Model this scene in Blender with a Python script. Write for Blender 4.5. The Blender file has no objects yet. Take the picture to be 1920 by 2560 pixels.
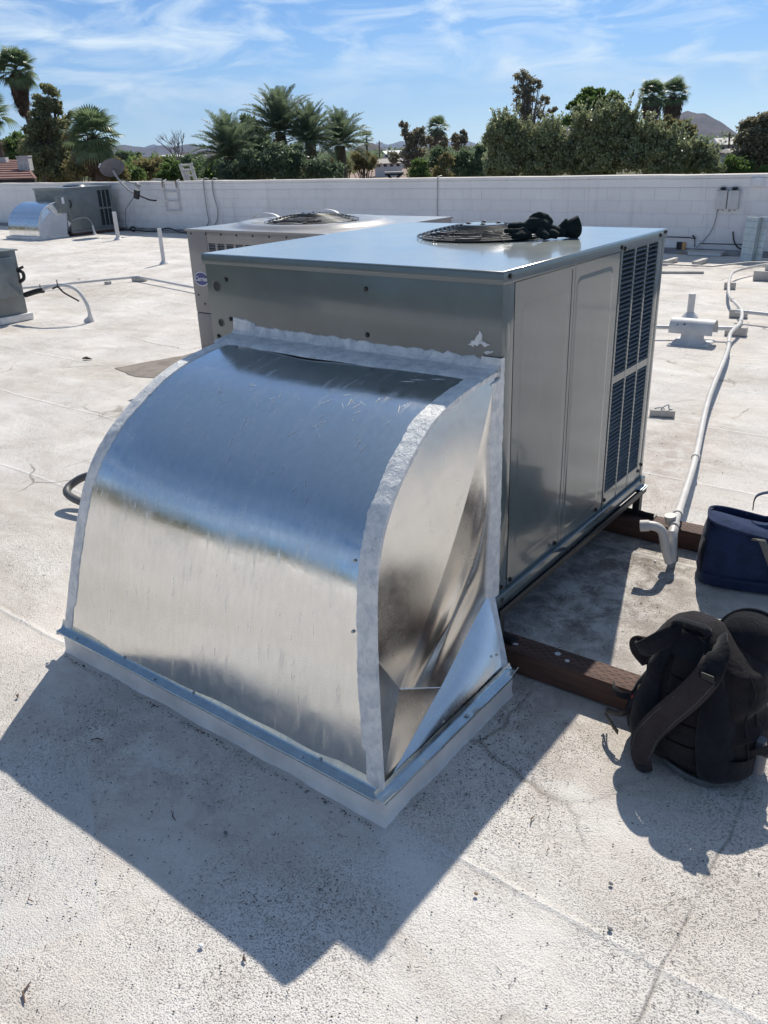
import bpy, bmesh, math, random
import numpy as np
from mathutils import Vector, Matrix, noise
PI = math.pi
rnd = random.Random(7)
npr = np.random.RandomState(11)
S = bpy.context.scene
COL = S.collection

# ------------------------------------------------------------------ camera
F = 2043.0                     # focal length in pixels of the 1920 x 2560 photograph
CAM = Vector((1.2399, -2.1886, 1.70))
yaw, pitch, roll = 0.66638, -0.41872, 0.039412
Rz = Matrix.Rotation(yaw, 3, 'Z'); Rx = Matrix.Rotation(pitch, 3, 'X'); Ry = Matrix.Rotation(roll, 3, 'Y')
M3 = Rz @ Rx @ Ry
cam = bpy.data.cameras.new('camera'); camo = bpy.data.objects.new('camera', cam); COL.objects.link(camo)
cam.sensor_fit = 'VERTICAL'; cam.sensor_height = 36.0; cam.lens = 36.0 * F / 2560.0
cam.clip_start = 0.05; cam.clip_end = 40000
camo.matrix_world = Matrix.Translation(CAM) @ (M3 @ Matrix.Rotation(PI / 2, 3, 'X')).to_4x4()
S.camera = camo

def ray(u, v): return M3 @ Vector(((u - 960) / F, 1, -(v - 1280) / F))
def far_point(u, v, d):        # the place at horizontal range d seen at a given bearing and height
    r = ray(u, v); return CAM + r * (d / math.hypot(r.x, r.y))
def ground_point(u, v, z=0.0):
    r = ray(u, v); return CAM + r * ((z - CAM.z) / r.z)

# ------------------------------------------------------------------ world, sun, exposure
SUN = Vector((-0.281, 0.894, 1.0)).normalized()
elev = math.asin(SUN.z); azim = math.atan2(SUN.x, SUN.y)
w = bpy.data.worlds.new('World'); S.world = w; w.use_nodes = True
nt = w.node_tree; nt.nodes.clear()
def N(nt, t, **kw):
    n = nt.nodes.new(t)
    for k, v in kw.items(): setattr(n, k, v)
    return n
sky = N(nt, 'ShaderNodeTexSky', sky_type='NISHITA', sun_disc=False)
sky.sun_elevation = elev; sky.sun_rotation = azim
sky.altitude = 300; sky.air_density = 1.0; sky.dust_density = 0.15; sky.ozone_density = 2.0
CLOC = (1.1, 3.3, 0.7)
tc = N(nt, 'ShaderNodeTexCoord')
mp = N(nt, 'ShaderNodeMapping'); mp.inputs['Scale'].default_value = (1.0, 1.0, 3.6); mp.inputs['Location'].default_value = CLOC; mp.inputs['Rotation'].default_value = (0.16, 0.10, 0)
n1 = N(nt, 'ShaderNodeTexNoise'); n1.inputs['Scale'].default_value = 9.0; n1.inputs['Detail'].default_value = 11; n1.inputs['Roughness'].default_value = 0.60; n1.inputs['Distortion'].default_value = 0.7
n2 = N(nt, 'ShaderNodeTexNoise'); n2.inputs['Scale'].default_value = 2.2; n2.inputs['Detail'].default_value = 2
r1 = N(nt, 'ShaderNodeValToRGB'); r1.color_ramp.elements[0].position = 0.44; r1.color_ramp.elements[1].position = 0.70
r2 = N(nt, 'ShaderNodeValToRGB'); r2.color_ramp.elements[0].position = 0.36; r2.color_ramp.elements[1].position = 0.52
mul = N(nt, 'ShaderNodeMath', operation='MULTIPLY'); mul2 = N(nt, 'ShaderNodeMath', operation='MULTIPLY'); mul2.inputs[1].default_value = 0.95
sx = N(nt, 'ShaderNodeSeparateXYZ')
fade = N(nt, 'ShaderNodeMapRange'); fade.inputs[1].default_value = 0.01; fade.inputs[2].default_value = 0.05
mul3 = N(nt, 'ShaderNodeMath', operation='MULTIPLY')
mix = N(nt, 'ShaderNodeMix', data_type='RGBA')
tint = N(nt, 'ShaderNodeMix', data_type='RGBA', blend_type='MULTIPLY'); tint.inputs[0].default_value = 1.0
tg = N(nt, 'ShaderNodeValToRGB')
while len(tg.color_ramp.elements) < 6: tg.color_ramp.elements.new(0.5)
for e_, (p_, c_) in zip(tg.color_ramp.elements, ((0.0, (0.47, 0.65, 0.95)), (0.06, (0.335, 0.46, 0.66)), (0.17, (0.265, 0.40, 0.585)), (0.45, (0.42, 0.51, 0.60)), (0.78, (1.0, 0.90, 0.76)), (1.0, (1.7, 1.32, 0.98)))):
    e_.position = p_; e_.color = (*c_, 1)
bg = N(nt, 'ShaderNodeBackground'); bg.inputs['Strength'].default_value = 0.135
out = N(nt, 'ShaderNodeOutputWorld')
L = nt.links.new
L(tc.outputs['Generated'], mp.inputs[0]); L(mp.outputs[0], n1.inputs['Vector']); L(mp.outputs[0], n2.inputs['Vector'])
L(n1.outputs[0], r1.inputs[0]); L(n2.outputs[0], r2.inputs[0]); L(r1.outputs[0], mul.inputs[0]); L(r2.outputs[0], mul.inputs[1])
L(mul.outputs[0], mul2.inputs[0]); L(tc.outputs['Generated'], sx.inputs[0]); L(sx.outputs[2], fade.inputs[0])
hi = N(nt, 'ShaderNodeMapRange'); hi.inputs[1].default_value = 0.55; hi.inputs[2].default_value = 0.25; L(sx.outputs[2], hi.inputs[0]); mul4 = N(nt, 'ShaderNodeMath', operation='MULTIPLY'); L(mul2.outputs[0], mul4.inputs[0]); L(hi.outputs[0], mul4.inputs[1]); L(mul4.outputs[0], mul3.inputs[0]); L(fade.outputs[0], mul3.inputs[1]); L(mul3.outputs[0], mix.inputs[0])
L(sx.outputs[2], tg.inputs[0]); L(tg.outputs[0], tint.inputs[7]); L(sky.outputs[0], tint.inputs[6]); L(tint.outputs[2], mix.inputs[6]); mix.inputs[7].default_value = (5.3, 6.1, 6.6, 1)
L(mix.outputs[2], bg.inputs[0]); L(bg.outputs[0], out.inputs[0])

sun = bpy.data.lights.new('sun', 'SUN'); suno = bpy.data.objects.new('sun', sun); COL.objects.link(suno)
sun.energy = 4.1; sun.angle = math.radians(0.53); sun.color = (1.0, 0.935, 0.83)
suno.rotation_euler = SUN.to_track_quat('Z', 'Y').to_euler(); suno.location = (0, 0, 30)
S.view_settings.view_transform = 'Standard'; S.view_settings.look = 'None'
S.view_settings.exposure = 0.30; S.view_settings.gamma = 1.0; S.view_settings.use_curve_mapping = False
S.render.engine = 'CYCLES'
S.cycles.volume_bounces = 0; S.cycles.max_bounces = 8; S.cycles.transparent_max_bounces = 8

# ------------------------------------------------------------------ materials
MATS = {}
def principled(name, color, rough=0.6, metal=0.0, spec=0.5, **kw):
    m = bpy.data.materials.new(name); m.use_nodes = True
    b = m.node_tree.nodes['Principled BSDF']
    b.inputs['Base Color'].default_value = (*color, 1); b.inputs['Roughness'].default_value = rough
    b.inputs['Metallic'].default_value = metal; b.inputs['Specular IOR Level'].default_value = spec
    for k, v in kw.items(): b.inputs[k.replace('_', ' ')].default_value = v
    MATS[name] = m
    return m, m.node_tree, b
def ramp(nt, src, stops, out_idx=0):
    r = N(nt, 'ShaderNodeValToRGB'); cr = r.color_ramp
    while len(cr.elements) < len(stops): cr.elements.new(0.5)
    for e, (p, c) in zip(cr.elements, stops):
        e.position = p; e.color = (*c, 1) if len(c) == 3 else c
    nt.links.new(src, r.inputs[0]); return r.outputs[0]
def nz(nt, scale, detail=4, rough=0.5, dist=0.0, vec=None, stretch=None, rot=None, kind='ShaderNodeTexNoise'):
    t = N(nt, kind)
    t.inputs['Scale'].default_value = scale
    if kind == 'ShaderNodeTexNoise':
        t.inputs['Detail'].default_value = detail; t.inputs['Roughness'].default_value = rough; t.inputs['Distortion'].default_value = dist
    if vec is None:
        c = N(nt, 'ShaderNodeTexCoord'); vec = c.outputs['Object']
    if stretch or rot:
        mp = N(nt, 'ShaderNodeMapping')
        if stretch: mp.inputs['Scale'].default_value = stretch
        if rot: mp.inputs['Rotation'].default_value = rot
        nt.links.new(vec, mp.inputs[0]); vec = mp.outputs[0]
    nt.links.new(vec, t.inputs['Vector'])
    return t.outputs[0]
def mixc(nt, fac, a, b, blend='MIX'):
    m = N(nt, 'ShaderNodeMix', data_type='RGBA', blend_type=blend)
    for i, x in ((0, fac), (6, a), (7, b)):
        if isinstance(x, (int, float)): m.inputs[i].default_value = x
        elif isinstance(x, tuple): m.inputs[i].default_value = (*x, 1)
        else: nt.links.new(x, m.inputs[i])
    return m.outputs[2]
def mth(nt, op, a, b=None, c=None):
    m = N(nt, 'ShaderNodeMath', operation=op)
    for i, x in enumerate((a, b, c)):
        if x is None: continue
        if isinstance(x, (int, float)): m.inputs[i].default_value = x
        else: nt.links.new(x, m.inputs[i])
    return m.outputs[0]
def bump(nt, b, h, strength=0.3, dist=0.01, chain=None):
    n = N(nt, 'ShaderNodeBump'); n.inputs['Strength'].default_value = strength; n.inputs['Distance'].default_value = dist
    nt.links.new(h, n.inputs['Height'])
    if chain is not None: nt.links.new(chain, n.inputs['Normal'])
    nt.links.new(n.outputs[0], b.inputs['Normal']); return n.outputs[0]
def simple(name, color, rough=0.6, metal=0.0, var=0.25, scale=8.0, bmp=0.15, bscale=60.0, spec=0.5, stretch=None):
    m, nt, b = principled(name, color, rough, metal, spec)
    c = tuple(x * (1 - var) for x in color); d = tuple(min(1, x * (1 + var * 0.7)) for x in color)
    col = ramp(nt, nz(nt, scale, 5, 0.6, stretch=stretch), [(0.3, c), (0.7, d)])
    nt.links.new(col, b.inputs['Base Color'])
    if bmp: bump(nt, b, nz(nt, bscale, 4, 0.6, stretch=stretch), bmp, 0.005)
    return m

# white elastomeric roof coating
def roof_material(nm='roof_coating', mulc=None):
    m, nt, b = principled(nm, (0.6, 0.57, 0.53), 0.75, spec=0.3)
    L = nt.links.new
    tc = N(nt, 'ShaderNodeTexCoord'); V = tc.outputs['Object']
    big = nz(nt, 0.55, 5, 0.6, 0.6, V)
    c = ramp(nt, big, [(0.30, (0.59, 0.53, 0.46)), (0.46, (0.735, 0.685, 0.63)), (0.70, (0.80, 0.76, 0.715))])
    mid = nz(nt, 2.4, 8, 0.72, 0.6, V, stretch=(0.6, 1.7, 1), rot=(0, 0, 0.5))
    c = mixc(nt, ramp(nt, mid, [(0.46, (0, 0, 0)), (0.68, (0.75, 0.75, 0.75))]), c, (0.57, 0.515, 0.455))
    pale = nz(nt, 1.4, 6, 0.7, 0.8, V, rot=(0, 0, 1.1), stretch=(1, 2.2, 1))
    c = mixc(nt, ramp(nt, pale, [(0.52, (0, 0, 0)), (0.68, (0.8, 0.8, 0.8))]), c, (0.80, 0.775, 0.735))
    rust = nz(nt, 3.1, 5, 0.7, 0.2, V)
    c = mixc(nt, ramp(nt, rust, [(0.64, (0, 0, 0)), (0.82, (0.35, 0.35, 0.35))]), c, (0.42, 0.31, 0.25))
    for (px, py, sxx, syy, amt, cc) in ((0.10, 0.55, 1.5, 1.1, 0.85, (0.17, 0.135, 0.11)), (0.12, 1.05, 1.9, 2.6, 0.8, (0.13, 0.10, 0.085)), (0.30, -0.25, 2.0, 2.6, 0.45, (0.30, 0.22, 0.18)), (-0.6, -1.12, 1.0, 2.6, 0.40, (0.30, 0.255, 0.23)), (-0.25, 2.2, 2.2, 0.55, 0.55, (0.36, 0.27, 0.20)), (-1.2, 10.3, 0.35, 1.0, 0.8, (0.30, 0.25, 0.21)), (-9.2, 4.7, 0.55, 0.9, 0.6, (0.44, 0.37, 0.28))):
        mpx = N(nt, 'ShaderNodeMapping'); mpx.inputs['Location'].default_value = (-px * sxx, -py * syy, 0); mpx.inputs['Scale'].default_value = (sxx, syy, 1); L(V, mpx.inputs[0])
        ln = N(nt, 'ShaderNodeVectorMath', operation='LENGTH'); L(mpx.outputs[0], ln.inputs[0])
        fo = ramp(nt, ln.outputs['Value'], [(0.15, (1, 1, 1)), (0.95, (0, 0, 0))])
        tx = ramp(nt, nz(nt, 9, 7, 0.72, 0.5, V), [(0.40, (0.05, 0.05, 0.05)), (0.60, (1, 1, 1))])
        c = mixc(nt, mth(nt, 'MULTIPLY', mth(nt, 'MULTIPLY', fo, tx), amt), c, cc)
    # pitted grain: little dark pits on a pebbled film
    g1 = nz(nt, 230, 3, 0.6, 0.0, V)
    g2 = nz(nt, 105, 4, 0.65, 0.3, V)
    pits = ramp(nt, g1, [(0.35, (1, 1, 1)), (0.45, (0, 0, 0))])
    pits2 = ramp(nt, g2, [(0.31, (1, 1, 1)), (0.38, (0, 0, 0))])
    zone = ramp(nt, nz(nt, 1.6, 4, 0.65, 0.5, V), [(0.38, (0.10, 0.10, 0.10)), (0.62, (0.85, 0.85, 0.85))])
    pm = mth(nt, 'MULTIPLY', mth(nt, 'MAXIMUM', pits, pits2), zone)
    c = mixc(nt, pm, c, (0.22, 0.195, 0.175))
    # straight lap seams, slightly wavering
    sep = N(nt, 'ShaderNodeSeparateXYZ'); L(V, sep.inputs[0])
    wav = mth(nt, 'MULTIPLY', mth(nt, 'SUBTRACT', nz(nt, 1.7, 3, 0.6, 0, V), 0.5), 0.05)
    yy = mth(nt, 'ADD', sep.outputs[1], wav)
    fy = mth(nt, 'FRACT', mth(nt, 'DIVIDE', mth(nt, 'ADD', yy, 0.845 + 0.48 + 9.6), 0.96))
    seam = mth(nt, 'SMOOTH_MIN', mth(nt, 'MULTIPLY', mth(nt, 'ABSOLUTE', mth(nt, 'SUBTRACT', fy, 0.5)), 60.0), 1.0, 0.3)
    xx = mth(nt, 'ADD', sep.outputs[0], mth(nt, 'MULTIPLY', wav, 1.3))
    fx = mth(nt, 'FRACT', mth(nt, 'DIVIDE', mth(nt, 'ADD', xx, 41 + 2.05 - 0.93), 4.1))
    seamx = mth(nt, 'SMOOTH_MIN', mth(nt, 'MULTIPLY', mth(nt, 'ABSOLUTE', mth(nt, 'SUBTRACT', fx, 0.5)), 620.0), 1.0, 0.3)
    brk = ramp(nt, nz(nt, 2.6, 4, 0.7, 0, V), [(0.42, (0, 0, 0)), (0.6, (1, 1, 1))])
    sm = mth(nt, 'MULTIPLY', mth(nt, 'SUBTRACT', 1.0, mth(nt, 'MINIMUM', seam, 1.0)), 0.5)
    c = mixc(nt, sm, c, (0.74, 0.73, 0.71))
    smx = mth(nt, 'MULTIPLY', mth(nt, 'SUBTRACT', 1.0, mth(nt, 'MINIMUM', seamx, 1.0)), brk)
    c = mixc(nt, mth(nt, 'MULTIPLY', smx, 0.75), c, (0.30, 0.265, 0.235))
    blot = nz(nt, 3.3, 7, 0.75, 1.2, V)
    c = mixc(nt, ramp(nt, blot, [(0.52, (0, 0, 0)), (0.78, (0.38, 0.38, 0.38))]), c, (0.48, 0.42, 0.37))
    # hairline cracks
    vor = N(nt, 'ShaderNodeTexVoronoi', feature='DISTANCE_TO_EDGE'); vor.inputs['Scale'].default_value = 0.9
    dv = N(nt, 'ShaderNodeMix', data_type='VECTOR'); dv.inputs[0].default_value = 0.12
    nn = N(nt, 'ShaderNodeTexNoise'); nn.inputs['Scale'].default_value = 5; nn.inputs['Detail'].default_value = 6; L(V, nn.inputs['Vector'])
    L(V, dv.inputs[4]); L(nn.outputs[1], dv.inputs[5]); L(dv.outputs[1], vor.inputs['Vector'])
    crk = ramp(nt, vor.outputs[0], [(0.0, (1, 1, 1)), (0.009, (0, 0, 0))])
    crm = mth(nt, 'MULTIPLY', crk, ramp(nt, nz(nt, 0.8, 3, 0.6, 0, V, stretch=(1, 1.4, 1)), [(0.52, (0, 0, 0)), (0.62, (0.8, 0.8, 0.8))]))
    c = mixc(nt, crm, c, (0.25, 0.22, 0.19))
    def side(px, py, nx, ny):
        d_ = mth(nt, 'ADD', mth(nt, 'MULTIPLY', mth(nt, 'SUBTRACT', xx, px), nx), mth(nt, 'MULTIPLY', mth(nt, 'SUBTRACT', yy, py), ny))
        mr = N(nt, 'ShaderNodeMapRange'); mr.inputs[1].default_value = 0.0; mr.inputs[2].default_value = 0.006; L(d_, mr.inputs[0]); return mr.outputs[0]
    pt = mth(nt, 'MULTIPLY', side(-0.214, -1.53, -0.859, 0.512), side(-0.214, -1.53, -0.552, -0.834))
    ds = N(nt, 'ShaderNodeVectorMath', operation='DISTANCE'); L(V, ds.inputs[0]); ds.inputs[1].default_value = (-0.62, -1.62, 0)
    pt = mth(nt, 'MULTIPLY', pt, ramp(nt, ds.outputs['Value'], [(0.38, (1, 1, 1)), (0.56, (0, 0, 0))]))
    c = mixc(nt, mth(nt, 'MULTIPLY', pt, 0.6), c, (0.70, 0.685, 0.655))
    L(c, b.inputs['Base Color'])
    h = mth(nt, 'ADD', mth(nt, 'MULTIPLY', g1, 0.6), mth(nt, 'MULTIPLY', g2, 0.45))
    h = mth(nt, 'SUBTRACT', h, mth(nt, 'MULTIPLY', pm, 0.5))
    h = mth(nt, 'SUBTRACT', h, mth(nt, 'MULTIPLY', mth(nt, 'ADD', crm, smx), 0.8))
    h = mth(nt, 'ADD', h, mth(nt, 'MULTIPLY', sm, 1.2))
    n0 = bump(nt, b, nz(nt, 5, 5, 0.6, 0.4, V), 0.5, 0.02)
    bump(nt, b, h, 0.8, 0.009, n0)
    return m
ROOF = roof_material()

def galv(name, rough, streak, tint=(0.78, 0.80, 0.82), scratches=0.5, axis=(9, 9, 0.6), smudge=1.0):
    m, nt, b = principled(name, tint, rough, 1.0)
    tc = N(nt, 'ShaderNodeTexCoord'); V = tc.outputs['Object']; L = nt.links.new
    st = nz(nt, 6.0, 6, 0.65, 0.1, V, stretch=axis)
    c = ramp(nt, st, [(0.25, tuple(x * (1 - streak) for x in tint)), (0.65, tint)])
    stain = nz(nt, 14, 4, 0.6, 0.3, V, stretch=(3, 3, 0.7))
    c = mixc(nt, ramp(nt, stain, [(0.52, (0, 0, 0)), (0.85, (0.16, 0.16, 0.16))]), c, (0.58, 0.57, 0.52))
    L(c, b.inputs['Base Color'])
    sm1 = nz(nt, 3.6, 7, 0.68, 1.4, V, stretch=(1, 1, 1.3)); sm2 = nz(nt, 14, 6, 0.7, 0.6, V, stretch=(2.5, 0.7, 0.7))
    r = mth(nt, 'ADD', ramp(nt, sm1, [(0.36, (rough * (1 - 0.28 * smudge),) * 3), (0.66, (rough * (1 + 0.55 * smudge),) * 3)]), mth(nt, 'MULTIPLY', ramp(nt, sm2, [(0.48, (0, 0, 0)), (0.72, (1, 1, 1))]), rough * 0.55 * smudge))
    # thin scratches scuff the zinc
    sc = N(nt, 'ShaderNodeTexNoise'); sc.inputs['Scale'].default_value = 9; sc.inputs['Detail'].default_value = 3
    mp = N(nt, 'ShaderNodeMapping'); mp.inputs['Scale'].default_value = (5, 0.9, 0.9); mp.inputs['Rotation'].default_value = (0.3, 0.5, 0.4)
    L(V, mp.inputs[0]); L(mp.outputs[0], sc.inputs['Vector'])
    s = mth(nt, 'MULTIPLY', ramp(nt, sc.outputs[0], [(0.58, (0, 0, 0)), (0.72, (1, 1, 1))]), scratches * 0.22)
    r2 = mth(nt, 'ADD', r, s)
    L(r2, b.inputs['Roughness'])
    n0 = bump(nt, b, mth(nt, 'ADD', nz(nt, 1.6, 2, 0.5, 0.0, V, stretch=(1, 1, 0.5)), mth(nt, 'MULTIPLY', nz(nt, 7, 3, 0.5, 0.0, V, stretch=(1.6, 1, 0.5)), 0.10)), 0.12, 0.03)
    bump(nt, b, nz(nt, 260, 2, 0.5, 0, V, stretch=(1, 1, 0.4)), 0.06, 0.002, n0)
    return m
GALV = galv('galvanized_sheet', 0.145, 0.10, tint=(0.78, 0.785, 0.775))
GALV_SIDE = galv('galvanized_side', 0.23, 0.06, tint=(0.80, 0.79, 0.76), axis=(3, 3, 3), smudge=0.35, scratches=0.15)
GALV_NEAT = galv('galvanized_trim', 0.22, 0.2, tint=(0.50, 0.57, 0.60), axis=(2, 2, 2))

def painted_steel(name, color, rough=0.17, dirt=0.2):
    m, nt, b = principled(name, color, rough, 0.0, 0.6, Coat_Weight=0.55, Coat_Roughness=0.07)
    V = N(nt, 'ShaderNodeTexCoord').outputs['Object']
    c = ramp(nt, nz(nt, 3.5, 5, 0.6, 0.3, V), [(0.3, tuple(x * (1 - dirt) for x in color)), (0.7, color)])
    c = mixc(nt, ramp(nt, nz(nt, 24, 3, 0.6, 0, V, stretch=(1, 1, 0.15)), [(0.62, (0, 0, 0)), (0.8, (0.25, 0.25, 0.25))]), c, tuple(min(1, x * 1.35) for x in color))
    nt.links.new(c, b.inputs['Base Color'])
    nt.links.new(ramp(nt, nz(nt, 2.5, 4, 0.6, 0.2, V), [(0.3, (rough * 0.7,) * 3), (0.75, (rough * 1.5,) * 3)]), b.inputs['Roughness'])
    bump(nt, b, nz(nt, 2.4, 2, 0.5, 0, V), 0.12, 0.02)
    return m
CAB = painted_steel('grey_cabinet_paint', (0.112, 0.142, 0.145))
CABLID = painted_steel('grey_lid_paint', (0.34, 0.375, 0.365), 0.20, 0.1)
CAR = painted_steel('taupe_cabinet_paint', (0.27, 0.258, 0.252), 0.5)
CAROLD = painted_steel('old_green_grey_paint', (0.20, 0.225, 0.225), 0.5, 0.35)
DARKIN = simple('dark_interior', (0.015, 0.018, 0.022), 0.6, bmp=0)
LOUV = simple('louvre_paint', (0.055, 0.068, 0.075), 0.45, var=0.2, bmp=0)
SEAL = None
def sealant():
    m, nt, b = principled('white_sealant', (0.62, 0.64, 0.65), 0.5, spec=0.4)
    V = N(nt, 'ShaderNodeTexCoord').outputs['Object']
    c = ramp(nt, nz(nt, 22, 6, 0.7, 0.4, V), [(0.25, (0.46, 0.49, 0.52)), (0.6, (0.86, 0.85, 0.82))])
    c = mixc(nt, ramp(nt, nz(nt, 75, 3, 0.6, 0, V), [(0.68, (0, 0, 0)), (0.76, (0.7, 0.7, 0.7))]), c, (0.2, 0.2, 0.2))
    nt.links.new(c, b.inputs['Base Color'])
    n0 = bump(nt, b, nz(nt, 34, 5, 0.65, 0.6, V, stretch=(1, 1, 0.45)), 0.7, 0.012)
    bump(nt, b, nz(nt, 170, 3, 0.6, 0.2, V), 0.35, 0.004, n0)
    return m
SEAL = sealant()
CURBW = simple('white_curb_coating', (0.82, 0.79, 0.75), 0.55, var=0.22, scale=5, bmp=0.4, bscale=35)
def wall_paint():
    m, nt, b = principled('painted_block', (0.7, 0.7, 0.7), 0.8, spec=0.3)
    V = N(nt, 'ShaderNodeNewGeometry').outputs['Position']
    c = ramp(nt, nz(nt, 0.9, 6, 0.65, 0.4, V), [(0.3, (0.76, 0.75, 0.75)), (0.7, (0.86, 0.85, 0.84))])
    dr = nz(nt, 5.0, 5, 0.7, 0.2, V, stretch=(1.0, 1.0, 0.10)); c = mixc(nt, ramp(nt, dr, [(0.56, (0, 0, 0)), (0.76, (0.42, 0.42, 0.42))]), c, (0.50, 0.49, 0.50))
    hz_ = nz(nt, 4.0, 5, 0.7, 0.2, V, stretch=(0.25, 1.0, 4.0)); c = mixc(nt, ramp(nt, hz_, [(0.62, (0, 0, 0)), (0.72, (0.4, 0.4, 0.4))]), c, (0.46, 0.46, 0.50))
    nt.links.new(c, b.inputs['Base Color']); bump(nt, b, nz(nt, 40, 4, 0.6, 0.2, V), 0.35, 0.005); return m
WALLP = wall_paint()
WALLCAP = simple('wall_cap_coating', (0.66, 0.62, 0.57), 0.75, var=0.2, scale=3, bmp=0.4, bscale=20)
MORTAR = simple('mortar_recess', (0.78, 0.77, 0.77), 0.9, var=0.1, scale=3)
STEELB = simple('black_stand_steel', (0.022, 0.024, 0.026), 0.45, var=0.3, bmp=0.1)
BLACKW = simple('black_guard_wire', (0.02, 0.022, 0.025), 0.30, bmp=0, spec=0.8)
WOOD = simple('treated_red_lumber', (0.105, 0.054, 0.038), 0.75, var=0.4, scale=9, bmp=0.4, bscale=50, stretch=(0.5, 6, 6))
INCISE = simple('incision_dark', (0.05, 0.02, 0.014), 0.8, bmp=0)
WOODW = simple('weathered_white_wood', (0.52, 0.49, 0.45), 0.8, var=0.25, scale=8, bmp=0.4, bscale=40)
PVC = simple('white_pvc', (0.62, 0.59, 0.55), 0.45, var=0.15, scale=7, bmp=0.1)
PIPEW = simple('white_painted_pipe', (0.60, 0.60, 0.60), 0.55, var=0.15, scale=6, bmp=0.15)
PIPEG = simple('grey_conduit', (0.33, 0.33, 0.33), 0.45, var=0.2, scale=9, bmp=0.1)
RUBBER = simple('black_rubber', (0.02, 0.02, 0.022), 0.55, bmp=0.1)
BOLT = simple('dark_screw', (0.05, 0.055, 0.06), 0.35, 0.7, bmp=0)
ZINC = simple('zinc_screw', (0.45, 0.5, 0.52), 0.35, 1.0, bmp=0)
def fabric(name, color, weave=900, var=0.3, rough=0.95, bmp=0.5):
    m, nt, b = principled(name, color, rough, 0, 0.15, Sheen_Weight=0.10)
    V = N(nt, 'ShaderNodeTexCoord').outputs['Object']
    c = ramp(nt, nz(nt, 16, 5, 0.65, 0.2, V), [(0.3, tuple(x * (1 - var) for x in color)), (0.7, tuple(x * (1 + var) for x in color))])
    nt.links.new(c, b.inputs['Base Color'])
    n0 = bump(nt, b, nz(nt, 26, 4, 0.6, 0.8, V), bmp, 0.012)
    bump(nt, b, nz(nt, weave, 2, 0.5, 0, V), 0.3, 0.001, n0)
    return m
BPK = fabric('black_pack_nylon', (0.014, 0.015, 0.019))
BPKBROWN = fabric('brown_black_canvas', (0.019, 0.0165, 0.0185))
BPMESH = fabric('black_mesh_padding', (0.012, 0.014, 0.018), 400)
STRAPB = fabric('faded_brown_strap', (0.045, 0.036, 0.037), 700, 0.2)
BLUEB = fabric('navy_canvas', (0.022, 0.037, 0.090), 600, 0.22)
WEB = fabric('grey_webbing', (0.16, 0.155, 0.14), 700, 0.15)
GLOVE = fabric('dark_glove_fabric', (0.012, 0.020, 0.020), 500)
GREYF = fabric('grey_fabric', (0.10, 0.115, 0.12), 500)
YEL = simple('pale_tool_label', (0.45, 0.38, 0.22), 0.6, bmp=0)
REDP = simple('red_tool_handle', (0.45, 0.04, 0.03), 0.4, bmp=0)
BLUEBADGE = simple('blue_badge', (0.035, 0.05, 0.20), 0.3, var=0.1, bmp=0)
WHITEP = simple('white_print', (0.75, 0.76, 0.78), 0.5, var=0.05, bmp=0)
TWIG = simple('brown_twig', (0.12, 0.075, 0.06), 0.8)
PEBBLE = simple('grey_pebble', (0.18, 0.18, 0.18), 0.85)
LEAFD = simple('dry_leaf', (0.30, 0.20, 0.12), 0.8)
PATCHD = simple('worn_dark_patch', (0.24, 0.205, 0.175), 0.85, var=0.3, scale=7, bmp=0.5, bscale=60)
PATCHW = None
LADW = simple('ladder_white_paint', (0.62, 0.60, 0.58), 0.6)
RUSTW = simple('ladder_rust', (0.33, 0.22, 0.18), 0.8, scale=20)
TILE = simple('red_roof_tile', (0.20, 0.095, 0.08), 0.8, var=0.25, scale=3)
STUCCO = simple('house_stucco', (0.42, 0.38, 0.34), 0.85)
DKWOOD = simple('dark_fascia', (0.03, 0.025, 0.03), 0.8)
YELOR = simple('orange_tan_board', (0.55, 0.33, 0.14), 0.7)
WHITEB = simple('white_building', (0.62, 0.60, 0.58), 0.8)
WHITER = simple('bright_white_roof', (0.8, 0.8, 0.8), 0.6)
POLEW = simple('brown_pole_wood', (0.10, 0.065, 0.05), 0.85)
def roof2():
    m = ROOF.copy(); m.name = 'roof_coating_newer'
    return m
def terrain():
    m, nt, b = principled('dry_terrain', (0.2, 0.16, 0.12), 0.95, 0, 0.1)
    V = N(nt, 'ShaderNodeTexCoord').outputs['Object']
    c = ramp(nt, nz(nt, 0.012, 6, 0.65, 0.3, V), [(0.36, (0.045, 0.06, 0.030)), (0.5, (0.14, 0.13, 0.075)), (0.62, (0.26, 0.19, 0.14))])
    nt.links.new(c, b.inputs['Base Color']); return m
def rock():
    m, nt, b = principled('mountain_rock', (0.14, 0.11, 0.10), 0.95, 0, 0.1)
    V = N(nt, 'ShaderNodeTexCoord').outputs['Object']
    c = ramp(nt, nz(nt, 0.009, 9, 0.7, 0.5, V), [(0.32, (0.055, 0.050, 0.060)), (0.6, (0.115, 0.098, 0.100)), (0.75, (0.19, 0.155, 0.145))])
    nt.links.new(c, b.inputs['Base Color']); return m
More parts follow.
